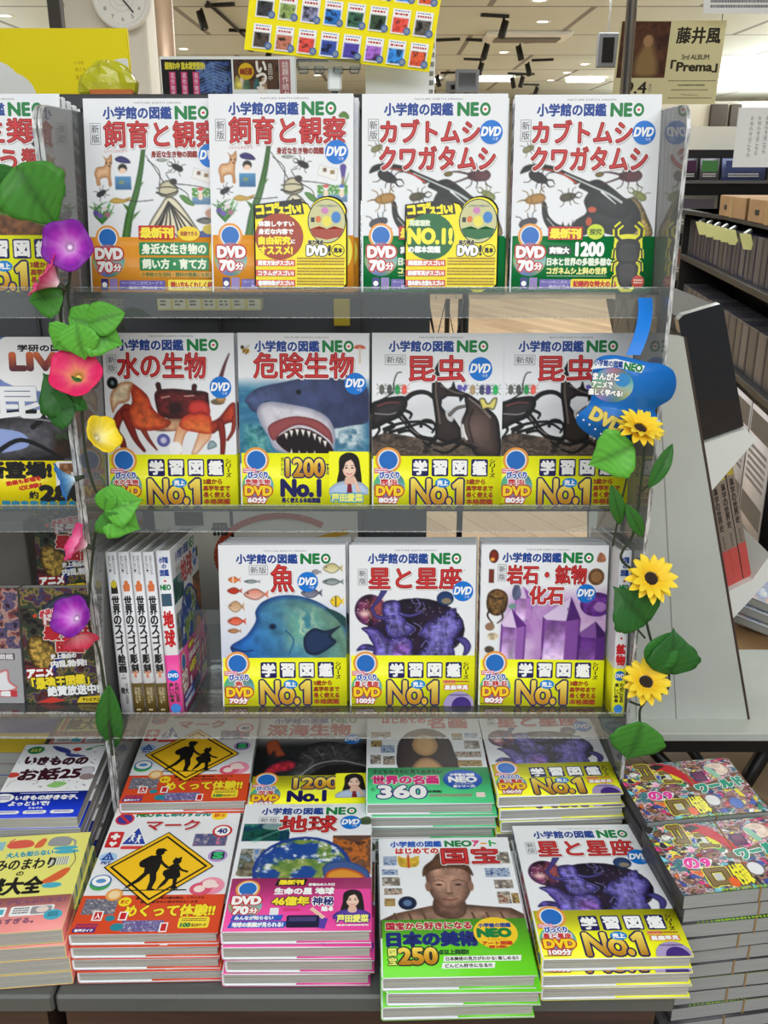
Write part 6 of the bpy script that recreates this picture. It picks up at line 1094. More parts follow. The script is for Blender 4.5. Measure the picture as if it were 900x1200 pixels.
# cardboard box and magazine pile beyond
A, B = at(850, 770, 2.35), at(905, 840, 2.35); t = thing('kraft_box', 'open brown cardboard box under the magazine pile, far right', 'box'); MB().box(A.x - .06, B.x + .2, 2.3, 2.6, zt2, A.z + .05, .003).build('carton', KRAFT, t)
zp = A.z + .05
for k in range(3):
    t = thing('magazine', ('bottom', 'middle', 'top')[k] + ' pale magazine of the small pile on the brown box', 'magazine', (A.x + .18, 2.45, zp + .035 * k), (0, R(14), R(-25)), 'magazines on the brown box'); MB().box(-.14, .14, -.1, .1, 0, .026, .004).build('page_block', PAGES, t)
    p = Print(); p.solid(MB().box(-.142, .142, -.103, .103, .026, .0275), (236, 238, 244)); ar = Art((236, 238, 244), 28, 20, 3); ar.mottle(0, 0, 28, 20, [(250, 250, 250), (170, 190, 226), (240, 200, 190), (230, 236, 244)], .25, 40 + k); p.frame((-.14, .1, .0277), (.01, 0, 0), (0, -.01, 0), (0, 0, 1)); p.grid(ar); obj('cover', p.mesh('cover'), t)
# far metal stand with zigzag braces, seen under the top shelf
A, B = at(500, 358, 2.6), at(546, 358, 2.6); t = thing('zigzag_stand', 'black metal stand with zigzag braces seen under the top shelf', 'stand', group=None)
for x in (A.x, B.x): MB().tube([(x, 2.6, 0), (x, 2.6, A.z + .03)], .009, 6).build('upright', BLACK, t)
zz = [(A.x + (B.x - A.x) * i / 4, 2.6, A.z + (-.1 if i % 2 else .02)) for i in range(5)]; MB().tube(zz, .006, 6).build('brace', BLACK, t); MB().tube([(A.x, 2.6, A.z + .03), (B.x, 2.6, A.z + .03)], .009, 6).build('rail', BLACK, t)
# ------------------------------------------------------------------ the display table
TZ = CH - 1.13; YF = atz(300, 1168, TZ).y; XS = atz(59, 1176, TZ).x; TOPM = mat('grey_table', (88, 90, 88), .42, vary=.02); DWOOD = mat('dark_walnut', (72, 52, 42), .5, vary=.15, vscale=4, stretch=(1, 1, 12))
for nm, x0, x1, lb in (('t', XS + .002, .425, 'grey topped display table carrying the encyclopedia stacks'), ('u', XS - 1.2, XS - .002, 'grey topped display table at the left frame edge')):
    t = thing('display_table', lb, 'table')
    MB().box(x0, x1, YF, YF + .83, TZ - .032, TZ, .004).build('table_top', TOPM, t); MB().box(x0 + .004, x1 - .02, YF + .02, YF + .81, .02, TZ - .032).build('cabinet_body', DWOOD, t); MB().box(x0 + .02, x1 - .03, YF + .05, YF + .79, 0, .02).build('plinth', BLACK, t)
# blue book on a low ledge before the cabinet
A, B = atz(556, 1190, TZ - .2), atz(742, 1190, TZ - .2)

# ------------------------------------------------------------------ acrylic rack
TILT = -R(10.3); XL, XR = -.466, .4125; PY0, PY1 = 1.383, 1.70; PZ1 = CH + .083; RX = Matrix.Rotation(TILT, 4, 'X')
ROWS = [(1.471, CH - .178, 1.0), (1.499, CH - .536, 1.0), (1.433, CH - .885, 1.0)]
rack = thing('acrylic_rack', 'clear acrylic book rack with three tilted shelves on the grey table', 'rack', (0, 0, 0))
def side(x0, x1, parent, nm='side_panel'):
    pts = [(PY0, TZ + .0005), (PY1, TZ + .0005), (PY1, PZ1), (PY0 + .03, PZ1)] + [(PY0 + .03 - .03 * math.sin(R(a_)), PZ1 - .03 + .03 * math.cos(R(a_))) for a_ in (22, 45, 67, 90)]
    o = MB().prism(pts, 0, x0, x1).build(nm, SIDE, parent)
    m = MB(); pp = [(PY0, TZ + .001), (PY0, PZ1 - .03)] + [(PY0 + .03 - .03 * math.cos(R(a_)), PZ1 - .03 + .03 * math.sin(R(a_))) for a_ in (22, 45, 67, 90)] + [(PY0 + .16, PZ1)]
    vs, fs = [], []
    for i, (y, z) in enumerate(pp):
        a_, b_ = pp[max(i - 1, 0)], pp[min(i + 1, len(pp) - 1)]; L_ = math.hypot(b_[0] - a_[0], b_[1] - a_[1]); ny, nz = -(b_[1] - a_[1]) / L_ * .0012, (b_[0] - a_[0]) / L_ * .0012
        vs += [(x0, y, z), (x1, y, z), (x1, y + ny, z + nz), (x0, y + ny, z + nz)]
    for i in range(len(pp) - 1):
        for k in range(4): fs.append((4 * i + k, 4 * i + (k + 1) % 4, 4 * i + 4 + (k + 1) % 4, 4 * i + 4 + k))
    m.add(vs, fs).build('panel_edge', EDGE, parent); MB().box(x0, x1, PY1, PY1 + .0012, TZ + .001, PZ1).build('panel_edge', EDGE, parent); return o
side(XL - .006, XL, rack); side(XR, XR + .006, rack)
rack2 = thing('acrylic_rack', 'clear acrylic book rack continuing past the left frame edge', 'rack')
side(XL - .0135, XL - .0075, rack2)
MB().box(XR + .0065, XR + .0105, PY0 + .02, PY0 + .05, TZ + .3, PZ1 - .02).build('outer_edge_trim', mat('brown_cream_edge', (96, 70, 58), .4), rack)
def shelf(parent, row, x0, x1, yf=-.028, yb=.085, bh=.15):
    y, z, _ = ROWS[row]; M = Matrix.Translation((0, y, z)) @ RX
    def bx(nm, a, b, m): 
        o = MB().box(x0, x1, a[0], b[0], a[1], b[1]).build(nm, m, parent); o.matrix_local = M; return o
    bx('shelf_plate', (yf, -.0045), (yb, -.0005), ACRYLIC); bx('front_lip', (yf - .003, -.038), (yf, .006), ACRYLIC); bx('back_plate', (yb, -.004), (yb + .003, bh), ACRYLIC)
    bx('lip_edge', (yf - .0032, .006), (yf + .0002, .0068), EDGE); bx('lip_edge', (yf - .0032, -.0388), (yf + .0002, -.038), EDGE)
for r_ in range(3): shelf(rack, r_, XL, XR, -.048 if r_ == 2 else -.028); shelf(rack2, r_, XL - .6, XL - .0135, -.048 if r_ == 2 else -.028)

def stand(root, x, row, yaw=0, k=0., lift=0.):
    y, z, _ = ROWS[row]; d = RX @ Vector((0, k, lift)); root.location = (x, y + d.y, z + d.z); root.rotation_euler = (TILT, 0, yaw); return root
def stand_copy(src, x, row, yaw, k, label, group): o = dup(src, (0, 0, 0), (0, 0, 0), label, group); return stand(o, x, row, yaw, k)
def flat(root, fl, fr, z, dyaw=0):
    A, B = atz(*fl, CH + z), atz(*fr, CH + z); c = (A + B) / 2; root.location = (c.x, c.y, CH + z); root.rotation_euler = (-R(90), 0, math.atan2(B.y - A.y, B.x - A.x) + dyaw); return root
ORD = ['first', 'second', 'third', 'fourth', 'fifth', 'sixth', 'seventh', 'eighth']
def pile(root, n, T, what, where, jit=.004, seed=0, group=None, fwd=0.):
    rs = random.Random(seed); root['group'] = group
    for i in range(1, n):
        L = root.location; o = dup(root, (L.x + rs.uniform(-jit, jit) + .003, L.y - fwd - rs.uniform(0, .002), L.z - i * (T + .0008)), (root.rotation_euler[0], 0, root.rotation_euler[2] + rs.uniform(-.012, .012)), '%s %s from the top of %s' % (what, ORD[i], where), group)

# ---- top row
T1 = .021
ra = neo_book('rearing', 'white encyclopedia with butterfly and dog, half covered, leftmost in top row')
stand(ra, -.350, 0, -.03, .026)
rb = dup(ra, (0, 0, 0), (0, 0, 0), 'white encyclopedia with butterfly and dog behind a yellow card, top row'); stand(rb, -.156, 0, -.046, 0)
stand_copy(rb, -.149, 0, -.046, .024, 'butterfly encyclopedia just behind the one with the yellow card', 'spare books in the top row'); stand_copy(ra, -.347, 0, -.03, .0495, 'butterfly encyclopedia behind the leftmost book of the top row', 'spare books in the top row')
rc = neo_book('beetle', 'green banded beetle encyclopedia behind a yellow card with green oval'); stand(rc, .074, 0, -.033, 0)
rd = dup(rc, (0, 0, 0), (0, 0, 0), 'green banded beetle encyclopedia rightmost in top row, no card'); stand(rd, .302, 0, -.05, .004)
stand_copy(rc, .079, 0, -.033, .024, 'beetle encyclopedia directly behind the one with yellow card', 'spare books in the top row'); stand_copy(rd, .303, 0, -.05, .028, 'beetle encyclopedia directly behind the rightmost top row book', 'spare books in the top row')
def card(label, x, yaw, oval, lines_, k):
    t = thing('promo_card', label, 'card', group='yellow promotional cards'); U = .00142
    p = Print(); sh = MB(); W_, H_ = 100 * U, 92 * U
    def rr(x0, y0, x1, y1, r): 
        pts = []
        for cx, cy, a in ((x1 - r, y0 + r, -90), (x1 - r, y1 - r, 0), (x0 + r, y1 - r, 90), (x0 + r, y0 + r, 180)): pts += [(cx + r * math.cos(R(a + q)), cy + r * math.sin(R(a + q))) for q in (0, 30, 60, 90)]
        return pts
    p.frame((-W_ / 2, 0, H_), (U, 0, 0), (0, 0, -U), (0, -1, 0)); out = [(0, 6)] + [(52, 2), (58, 4)] + [(58 + 2 + 20 * (1 - math.cos(R(a))), 14 - 18 * math.sin(R(a))) for a in range(15, 180, 15)] + [(99, 16), (100, 22), (100, 88), (96, 92), (4, 92), (0, 88)]
    p.solid(MB().prism([(-W_ / 2 + x_ * U, H_ - y_ * U) for x_, y_ in out], 1, 0, .0006), (24, 22, 20)); c = np.array((50, 50)); p.poly([tuple(c + (np.array(q) - c) * .972) for q in out], (252, 236, 14))
    p.ell(78, 22, 20.5, 23, (24, 22, 20)); p.ell(78, 22, 19.5, 22, (206, 204, 150)); p.ell(78, 22, 5, 5.5, (236, 226, 90)); p.poly([(60, 30), (70, 27), (78, 30), (86, 27), (96, 30), (92, 38), (78, 41), (64, 38)], oval); p.ell(69, 20, 3, 3.4, (222, 120, 60)); p.rect(61, 18, 65, 23, (40, 40, 46)); p.ell(88, 18, 5, 6, (60, 130, 206)); p.ell(76, 11, 4, 3.4, (206, 130, 190)); p.text('小学館の図鑑NEO', 67, 5, 90, 7.5, (60, 90, 140))
    p.poly([(0, 5), (51, -1), (54, 14.5), (28, 17), (2, 20)], (24, 22, 20)); p.text('ココ', 3, 6, 21, 14.5, (252, 236, 20), bold=.9, rot=-6); p.text('が', 22, 3, 27, 8.5, (252, 236, 20), bold=.6); p.text('スゴい!', 26, 5.5, 50, 14.5, (252, 236, 20), bold=.8, rot=-6)
    p.ell(27, 38, 26, 24, oval); lines_(p)
    p.text('迫力満点', 58, 41.5, 74, 45.5, (30, 28, 26), bold=.3, out=(246, 240, 200), ow=.3); p.text('DVD', 57, 47.5, 78, 57, WHITE, bold=.9, out=(24, 22, 20), ow=.9); p.text('!', 80, 47, 82, 57, (24, 22, 20), bold=.6); p.ell(90, 52, 7, 6.6, (24, 22, 20)); p.ell(90, 52, 6.2, 5.8, (252, 236, 14)); p.text('見本', 85.4, 49.5, 94.6, 54.5, (24, 22, 20), bold=.4)
    for i, q in enumerate((('飼育方法がスゴい!', 'コラムがスゴい!', '巻頭特集がスゴい!') if 'brown' in label else ('掲載数がスゴい!', '詳細写真がスゴい!', '標本図も生態もスゴい!'))):
        y = 62 + i * 10.5; p.poly([(1.5, y), (44, y), (44, y + 6.6), (1.5, y + 6.6)], (222, 90, 70)); p.text(q, 4, y + .9, 42, y + 5.7, WHITE, bold=.35); p.lines(46, y - 2.5, 97, y + 6.5, 3, (170, 120, 40), i + 3)
    obj('printed_card', p.mesh('printed_card'), t); return stand(t, x, 0, yaw, k, .006)
def brown_lines(p): p.text('体験しやすい', 5, 22, 43, 27.5, WHITE, bold=.35); p.text('身近な内容で', 5, 30, 42, 35.5, WHITE, bold=.35); p.text('自由研究', 5, 38, 39, 46, (252, 236, 40), bold=.6); p.text('に', 40, 41, 44, 45, WHITE, bold=.3); p.text('オススメ!', 5.5, 48, 41, 56, (252, 236, 40), bold=.6)
def green_lines(p): p.text('掲載種数', 5, 21, 27, 27, (226, 240, 210), bold=.35); p.text('NO.1!', 4, 30, 50, 45, (250, 240, 60), bold=1.3); p.text('の標本図鑑', 4, 48, 38, 54.5, WHITE, bold=.4)
card('yellow card with brown oval resting against the butterfly encyclopedia', -.127, -.046, (168, 62, 34), brown_lines, -.006); card('yellow card with green oval resting against the beetle encyclopedia', .102, -.033, (20, 104, 50), green_lines, -.006)
fr = neo_book('frog', 'frog encyclopedia in top row, mostly cut off by left frame edge'); stand(fr, XL - .0135 - .112, 0, 0, .0)
for k in range(1, 4): stand_copy(fr, XL - .0135 - .1125 + .001 * k, 0, 0, .0235 * k, 'frog encyclopedia %s behind the cut off one' % ('directly', 'second in line', 'third in line')[k - 1], 'spare books in the top row')

# ---- middle row
wt = neo_book('water', 'yellow banded encyclopedia with a red crab cover'); stand(wt, -.356, 1, -.0, 0)
dg = neo_book('danger', 'yellow banded encyclopedia with an open mouthed shark'); stand(dg, -.134, 1, -.02, 0)
i1 = neo_book('insect', 'insect encyclopedia with big black beetles, fully visible, middle row'); stand(i1, .088, 1, -.015, 0)
i2 = dup(i1, (0, 0, 0), (0, 0, 0), 'insect encyclopedia partly hidden by blue tag and leaf, middle row'); stand(i2, .303, 1, -.0, .002)
for s_, x, w in ((wt, -.354, 'crab'), (dg, -.132, 'shark'), (i1, .0895, 'fully visible black beetle'), (i2, .303, 'tag covered black beetle')): stand_copy(s_, x, 1, 0, .0235, 'encyclopedia directly behind the %s one in the middle row' % w, 'spare books in the middle row')
lv = make_book('field_guide', 'dark insect guide with big white title, left of middle row', 'book', .212, .282, .022, front_live, None, (band_live, 96.5, (250, 228, 20), None), case=(40, 40, 46)); stand(lv, XL - .0135 - .1075, 1, 0, 0)

# ---- lower row
fi = neo_book('fish', 'encyclopedia with a big blue wrasse on its cover'); stand(fi, -.174, 2, .01, 0)
st = neo_book('star', 'standing encyclopedia with violet constellations on lower shelf'); stand(st, .049, 2, 0, 0)
rk = neo_book('rock', 'standing encyclopedia with purple crystals on its cover'); stand(rk, .274, 2, -.02, 0)
for s_, x, w in ((fi, -.173, 'blue fish'), (st, .050, 'violet constellation'), (rk, .272, 'purple crystal')):
    for k in (1, 2): stand_copy(s_, x + .003 * k, 2, 0, .0235 * k, 'encyclopedia %s behind the standing %s one' % (('directly', 'second in line')[k - 1], w), 'spare books in the lower row')
def spine_up(root, x, lean, yf=-.043, d=.1085, twist=0.):
    """standing with the spine to the front; x = the front cover's foot"""
    y, z, _ = ROWS[2]; M = Matrix.Rotation(TILT, 4, 'X') @ Matrix.Rotation(lean, 4, 'Y') @ Matrix.Rotation(R(90) + twist, 4, 'Z'); o = RX @ Vector((0, yf + d, 0)); root.location = (x, y + o.y, z + o.z + (.0 if lean >= 0 else abs(lean) * .0)); root.rotation_euler = M.to_euler(); return root
def art_front(c1, c2, t):
    def f(p):
        a = Art((246, 246, 246)); a.mottle(8, 30, 92, 120, [c1, c2, (230, 226, 220)], .06, 7, soft=10); p.grid(a); p.text('世界のスゴイ', 10, 6, 90, 16, (40, 38, 38), bold=.4); p.text(t, 30, 18, 70, 28, (40, 38, 38), bold=.4)
    return f
def spine_wonder(t, fig, band):
    def f(p, w, h):
        p.vtext('感動がひろがる', w * .56, w * .78, 3, 19, (60, 58, 58)); p.vtext('おもしろい!', w * .22, w * .44, 3, 17, (60, 58, 58))
        if band: p.poly([(w * .25, 33), (w * .2, 28), (w * .4, 26), (w * .6, 25), (w * .8, 28), (w * .75, 33)], fig); p.ell(w / 2, 25.5, w * .16, 1.6, fig)
        else: p.poly([(w * .2, 35), (w * .25, 27), (w * .5, 23), (w * .75, 26), (w * .8, 35)], (40, 36, 34)); p.ell(w * .5, 27, w * .26, 3.2, fig)
        p.vtext('世界のスゴイ' + t, w * .2, w * .8, 37, 37 + 8.3 * (6 + len(t)), (34, 32, 32), bold=.35)
        if not band: p.ell(w / 2, 105, .5, .5, (60, 60, 60)); p.rect(w * .3, 107, w * .7, 108, (120, 120, 120)); p.text('付', w * .55, 112, w * .8, 115, (60, 60, 60)); p.text('特大', w * .18, 115.5, w * .8, 121, (40, 40, 40), bold=.2); p.vtext('名画図鑑', w * .5, w * .72, 122, 130, (60, 60, 60))
        else: p.poly([(w * .15, 101.5), (w * .85, 101.5), (w * .6, 103.5), (w * .6, 107), (w * .35, 107), (w * .4, 103.5)], (206, 140, 110))
    return f
def spine_gold(p, w, h):
    p.vtext('ひと目でわかる', w * .28, w * .5, h * .83, h * .93, (226, 214, 170)); p.vtext('名作の数々', w * .54, w * .74, h * .83, h * .92, (226, 214, 170)); p.lines(w * .3, h * .965, w * .7, h * .985, 1, (200, 186, 140), 2)
WS, TS, HS = .205, .0195, .285
w1 = make_book('art_book', 'white spined art book without gold band, leftmost on lower shelf', 'book', WS, HS, TS, art_front((200, 180, 60), (60, 60, 60), '絵画'), spine_wonder('絵画', (206, 190, 50), False)); LEAN = -R(3.2); x0 = XL + .004 + TS + .012
spine_up(w1, x0, LEAN)
w2 = make_book('art_book', 'gold banded white spined book, first after the unbanded one', 'book', WS, HS, TS, art_front((206, 130, 90), (150, 90, 60), '彫刻'), spine_wonder('彫刻', (222, 120, 70), True), (lambda p: p.text('世界の名作', 20, 118, 80, 128, (226, 214, 170), bold=.4), 112, (96, 78, 34), spine_gold), group='gold banded sculpture books'); spine_up(w2, x0 + TS + .0012, LEAN)
for k in (2, 3): spine_up(dup(w2, (0, 0, 0), (0, 0, 0), ('gold banded white spined book, middle of the three', 'gold banded white spined book beside the pink banded one')[k - 2]), x0 + (TS + .0012) * k, LEAN)
eg = neo_book('earth', 'earth encyclopedia standing spine out with pink band, lower shelf', .024); spine_up(eg, x0 + (TS + .0012) * 3 + .0255, LEAN * .8)
rs_ = dup(rk, (0, 0, 0), (0, 0, 0), 'crystal encyclopedia standing spine out by the right panel'); spine_up(rs_, XR - .003, R(.3), -.047)

# ---- left lower row
def at_row(u, row): y = ROWS[row][0] - .002; return at(u, 812, y).x
dr = make_book('dragon_book', 'dark dragon book with yellow writing standing on left lower shelf', 'book', .148, .21, .02, front_dragon, soft=True, case=(30, 28, 32)); xr = XL - .016; stand(dr, xr - .076, 2, 0, .012)
cm = make_book('comic_guide', 'grey and purple guide cut off at left beside the dragon book', 'book', .148, .21, .018, front_comic, soft=True, case=(90, 84, 96)); stand(cm, xr - .076 - .152, 2, 0, .012)
y, z, _ = ROWS[2]
rz = thing('clear_riser', 'clear riser block behind the dark dragon book', 'riser', (xr - .09, y + .16, z)); MB().box(-.085, .085, -.03, .03, -.0, .115, .001).build('riser_block', ACRYLIC, rz); MB().box(-.085, .085, -.03, .03, -.045 - .0, -.0005, .001).build('riser_foot', ACRYLIC, rz)
d2 = dup(dr, (xr - .085, y + .145, z + .1155), (TILT, 0, 0), 'second dark dragon book raised behind the front one')

# ---- flat rows on the table
T2 = .0235; zf = -1.13 + 3 * (T2 + .0008) + .0015; zb_ = -1.13 + 5 * (T2 + .0008) + .0015
s1 = neo_book('star', 'topmost constellation encyclopedia of front stack, rightmost in front row', T2); flat(s1, (633, 1124), (815.3, 1121), zf); pile(s1, 3, T2, 'constellation encyclopedia', 'the front right stack', .004, 1, 'constellation books in the front stack', .004)
n1 = neo_book('treasure', 'topmost green banded statue encyclopedia in front row', T2 * 1.05); flat(n1, (446, 1146), (630.5, 1143), zf); pile(n1, 3, T2 * 1.05 - .0008, 'green banded statue encyclopedia', 'its front stack', .004, 2, 'green banded statue books', .002)
n1 = None
e1 = dup(eg, (0, 0, 0), (0, 0, 0), 'topmost pink banded earth encyclopedia lying in front row'); zE = -1.13 + 4 * .0248 + .0015; flat(e1, (256, 1092), (437, 1090.5), zE); pile(e1, 4, .024, 'pink banded earth encyclopedia', 'the front stack', .005, 3, 'pink banded earth books', .003)
mk = make_book('sign_picture_book', 'topmost orange banded road sign book in front row', 'book', .2155, .2855, .0215, front_signs, None, (band_signs, 97.2, (224, 78, 40), None)); zM = -1.13 + 4 * .0223 + .0015; flat(mk, (78.7, 1095), (256, 1092.7), zM); pile(mk, 4, .0215, 'orange banded road sign book', 'the front stack', .004, 4, 'road sign books in the front stack', .002)
# second row
def back_place(root, fl, fr, z): return flat(root, fl, fr, z)
s2 = dup(s1, (0, 0, 0), (0, 0, 0), 'topmost constellation encyclopedia of back stack under the shelf'); flat(s2, (581, 938), (735, 934), zb_); s2.location.y = max(s2.location.y, 1.345); pile(s2, 5, T2, 'constellation encyclopedia', 'the back stack', .004, 5, 'constellation books in the back stack', .002)
pt = neo_book('painting', 'topmost mint banded painting encyclopedia in back row', T2); flat(pt, (430, 942), (578, 941), zb_); pt.location.y = max(pt.location.y, 1.30); pile(pt, 5, T2, 'mint banded painting encyclopedia', 'the back stack', .004, 6, 'mint banded painting books', .002)
dp = neo_book('deep', 'dark deep sea encyclopedia lying in back row, partly covered', T2); flat(dp, (290, 954), (434, 951), -1.13 + 4 * (T2 + .0008) + .0015); dp.location.y = max(dp.location.y, 1.345); pile(dp, 4, T2, 'deep sea encyclopedia', 'the back stack', .003, 7, 'deep sea books in the back stack', 0)
m2 = dup(mk, (0, 0, 0), (0, 0, 0), 'topmost road sign book of back stack beside left panel'); flat(m2, (130, 960), (285, 957), -1.13 + 5 * .0223 + .0015); m2.location.y = max(m2.location.y, 1.34); pile(m2, 5, .0215, 'road sign book', 'the back stack', .003, 8, 'road sign books in the back stack', 0)
# left table
my = make_book('trivia_book', 'topmost yellow trivia book with pink band at the lower left', 'book', .150, .213, .024, front_mystery, lambda p, w, h: [p.rect(.5, 6 + i * 12, w - .5, 11 + i * 12, ((60, 150, 190), (236, 236, 226))[i % 2]) for i in range(11)], (band_mystery, 95, (242, 150, 146), None), case=(240, 236, 126), soft=True, right=True)
zy = -1.13 + 4 * .0248 + .0015; A = atz(72.6, 1089, CH + zy); B = atz(106, 977, CH + zy); yw = math.atan2(B.y - A.y, B.x - A.x) - R(90); my.rotation_euler = (-R(90), 0, yw); my.location = (A.x - .075 * math.cos(yw), A.y - .075 * math.sin(yw), CH + zy)
pile(my, 4, .024, 'yellow trivia book', 'the lower left stack', .004, 9, 'yellow trivia books in the front stack', .003)
sb = make_book('story_book', 'topmost white and blue animal story book at the left', 'book', .150, .212, .02, front_stories, None, (band_stories, 95, (24, 60, 214), None), soft=True); zs = -1.13 + 6 * .0208 + .0015
A = atz(86, 966, CH + zs); B = atz(125, 873, CH + zs); yw = math.atan2(B.y - A.y, B.x - A.x) - R(90); sb.rotation_euler = (-R(90), 0, yw); sb.location = (A.x - .075 * math.cos(yw), A.y - .075 * math.sin(yw), CH + zs)
if sb.location.y < my.location.y + .222: sb.location.y = my.location.y + .222
pile(sb, 6, .02, 'white and blue story book', 'the left stack', .003, 10, 'animal story books', 0)
m3 = dup(my, (0, 0, 0), (0, 0, 0), 'yellow trivia book lying under the left shelf behind the story book'); zz_ = -1.13 + 4 * .0248 + .0015; A = atz(118, 835, CH + zz_); m3.rotation_euler = (-R(90), 0, 0); m3.location = (XL - .02 - .078, sb.location.y + .222, CH + zz_)
pile(m3, 4, .024, 'yellow trivia book', 'the back left stack', .002, 11, 'yellow trivia books in the back stack', 0)
bl = make_book('blue_book', 'blue book lying at the left frame edge under the shelf', 'book', .15, .21, .024, lambda p: (p.rect(0, 0, 100, 140, (34, 80, 176)), p.text('ふしぎ', 14, 20, 86, 50, WHITE, bold=.8), p.rect(0, 96, 100, 140, (240, 210, 60))), soft=True, case=(34, 80, 176)); bl.rotation_euler = (-R(90), 0, 0); bl.location = (m3.location.x - .16, m3.location.y, CH - 1.13 + .1); pile(bl, 4, .024, 'blue book', 'the far left stack', .002, 12, 'blue books far left', 0)

# ---- magazine stacks on the low trolley, right
zt_ = CH - 1.36; t = thing('low_trolley', 'low grey trolley under the magazine stacks', 'trolley'); MB().box(.45, 1.25, 1.0, 1.56, zt_ - .03, zt_, .003).build('deck', TOPM, t)
for x, y_ in ((.5, 1.05), (1.2, 1.05), (.5, 1.5), (1.2, 1.5)): MB().lathe([(.001, 0), (.03, 0), (.03, zt_ - .03), (.001, zt_ - .03)], 10, Matrix.Translation((x, y_, 0))).build('leg', BLACK, t)
def magazine(label, grp, top):
    t = thing('comic_magazine', label, 'magazine', group=grp); w, d, h = .215, .152, .0265
    m = MB(); n = 7; pr = [(-d / 2, -h + .001), (d / 2, -h + .001), (d / 2, -.0012), (-d / 2, -.0012)]; m.prism(pr, 0, -w / 2 + .002, w / 2 - .0005); m.build('page_block', mat('newsprint', (150, 152, 152), .8, vary=.1, vscale=3, stretch=(4, 4, 700)), t)
    p = Print(); p.solid(MB().box(-w / 2, w / 2, -d / 2 - .0006, d / 2 + .0006, -.0012, 0), (60, 56, 60)); p.solid(MB().box(-w / 2, w / 2, -d / 2 - .0006, d / 2 + .0006, -h, -h + .001), (50, 46, 50)); p.solid(MB().box(-w / 2 - .0006, -w / 2 + .001, -d / 2, d / 2, -h, 0), (60, 58, 62))
    p.frame((-w / 2, d / 2, .0002), (w / 142, 0, 0), (0, -d / 100, 0), (0, 0, 1))
    if top: front_magazine(p)
    else:
        rs = random.Random(3)
        for i in range(12): p.rect(20 + i * 4.4, 93, 20 + i * 4.4 + rs.uniform(1, 3.6), 99.4, (150, 206, 40))
    for i in range(14): q = random.Random(i); p.rect(40 + i * 4, 97.5, 42 + i * 4 + q.random(), 100, (150, 206, 40))
    p.frame((-w / 2, -d / 2 - .0007, 0), (w / 142, 0, 0), (0, 0, -w / 142), (0, -1, 0)); p.lines(18, .2, 120, .8, 1, (150, 206, 40), 5)
    obj('cover', p.mesh('cover'), t); o = MB().box(.012, .0145, -d / 2 - .0016, d / 2 + .0016, -h - .0008, .0008).build('twine', mat('hemp_twine', (150, 120, 80), .8), t); return t
def mag_stack(fl, fr, ztop, n, what, seed):
    A, B = atz(*fl, CH + ztop), atz(*fr, CH + ztop); yw = math.atan2(B.y - A.y, B.x - A.x); ex_ = Vector((math.cos(yw), math.sin(yw), 0)); ey_ = Vector((-ex_.y, ex_.x, 0)); c = A + ex_ * .1075 + ey_ * .076
    return c, yw
c1, y1 = mag_stack((801, 1048), (900, 1038), -1.0, 10, '', 0); n_front = int((CH - 1.0 - zt_) / .0275)
mg = magazine('topmost bright comic magazine of the front stack, lower right', 'front stack of comic magazines', True); c1.z = zt_ + n_front * .0275 + .0005; mg.location = c1; mg.rotation_euler = (0, 0, y1)
ml = None; rs = random.Random(6)
for i in range(1, n_front):
    lb = 'tied comic magazine %s from the top of the front stack' % (ORD + ['ninth', 'tenth', 'eleventh', 'twelfth', 'thirteenth'])[i]; L = (c1.x + rs.uniform(-.004, .006), c1.y + rs.uniform(-.004, .004), c1.z - i * .0275)
    if ml is None: ml = magazine(lb, 'front stack of comic magazines', False); ml.location = L; ml.rotation_euler = (0, 0, y1)
    else: dup(ml, L, (0, 0, y1 + (math.pi if i % 2 else 0) + rs.uniform(-.02, .02)), lb, 'front stack of comic magazines')
c2 = c1 + Vector((-.012, .165, .005)); n_b = n_front
for i in range(n_b):
    lb = 'tied comic magazine %s from the top of the back stack' % (ORD + ['ninth', 'tenth', 'eleventh', 'twelfth', 'thirteenth'])[i] if i else 'topmost bright comic magazine of the back stack, right'
    dup(mg if i == 0 else ml, (c2.x + rs.uniform(-.004, .004), c2.y + (0 if i == 0 else rs.uniform(-.002, .003)), zt_ + n_b * .0275 + .0005 - i * .0275), (0, 0, y1), lb, 'back stack of comic magazines')
# ------------------------------------------------------------------ sign, tag and garlands
# tilted yellow sign of small covers on a clear arm
A, B, C = at(291, -2, 1.62), at(519, -8 - 2, 1.62), at(286, 58, 1.62)
TLp, TRp, BLp, BRp = at(296, -40, 1.62), at(524, -11, 1.62), at(286, 58, 1.62), at(503, 84.5, 1.62)
eu = (BRp - BLp) / 100.; ev = (BLp - TLp) / 45.; en = Vector((0, -1, 0)); t = thing('cover_sign', 'tilted yellow sign of many small covers above the top row', 'sign')
p = Print(); p.frame(TLp, eu, ev, en)
p.rect(0, 0, 100, 45, (253, 236, 10)); m = MB(); vs = [TLp, TLp + eu * 100, BLp + eu * 100, BLp]; vs = [v_ + Vector((0, .0005, 0)) for v_ in vs]; p.solid(MB().add(vs + [v_ + Vector((0, .004, 0)) for v_ in vs], [(0, 1, 2, 3), (7, 6, 5, 4), (0, 4, 5, 1), (1, 5, 6, 2), (2, 6, 7, 3), (3, 7, 4, 0)]), (240, 226, 20))
cols = [(60, 50, 44), (150, 90, 70), (196, 60, 50), (40, 60, 130), (60, 50, 130), (130, 80, 160), (40, 110, 190), (196, 70, 40), (40, 40, 44), (110, 130, 70), (110, 110, 140), (30, 90, 160), (40, 80, 60), (40, 60, 40), (206, 60, 50), (70, 66, 60)]
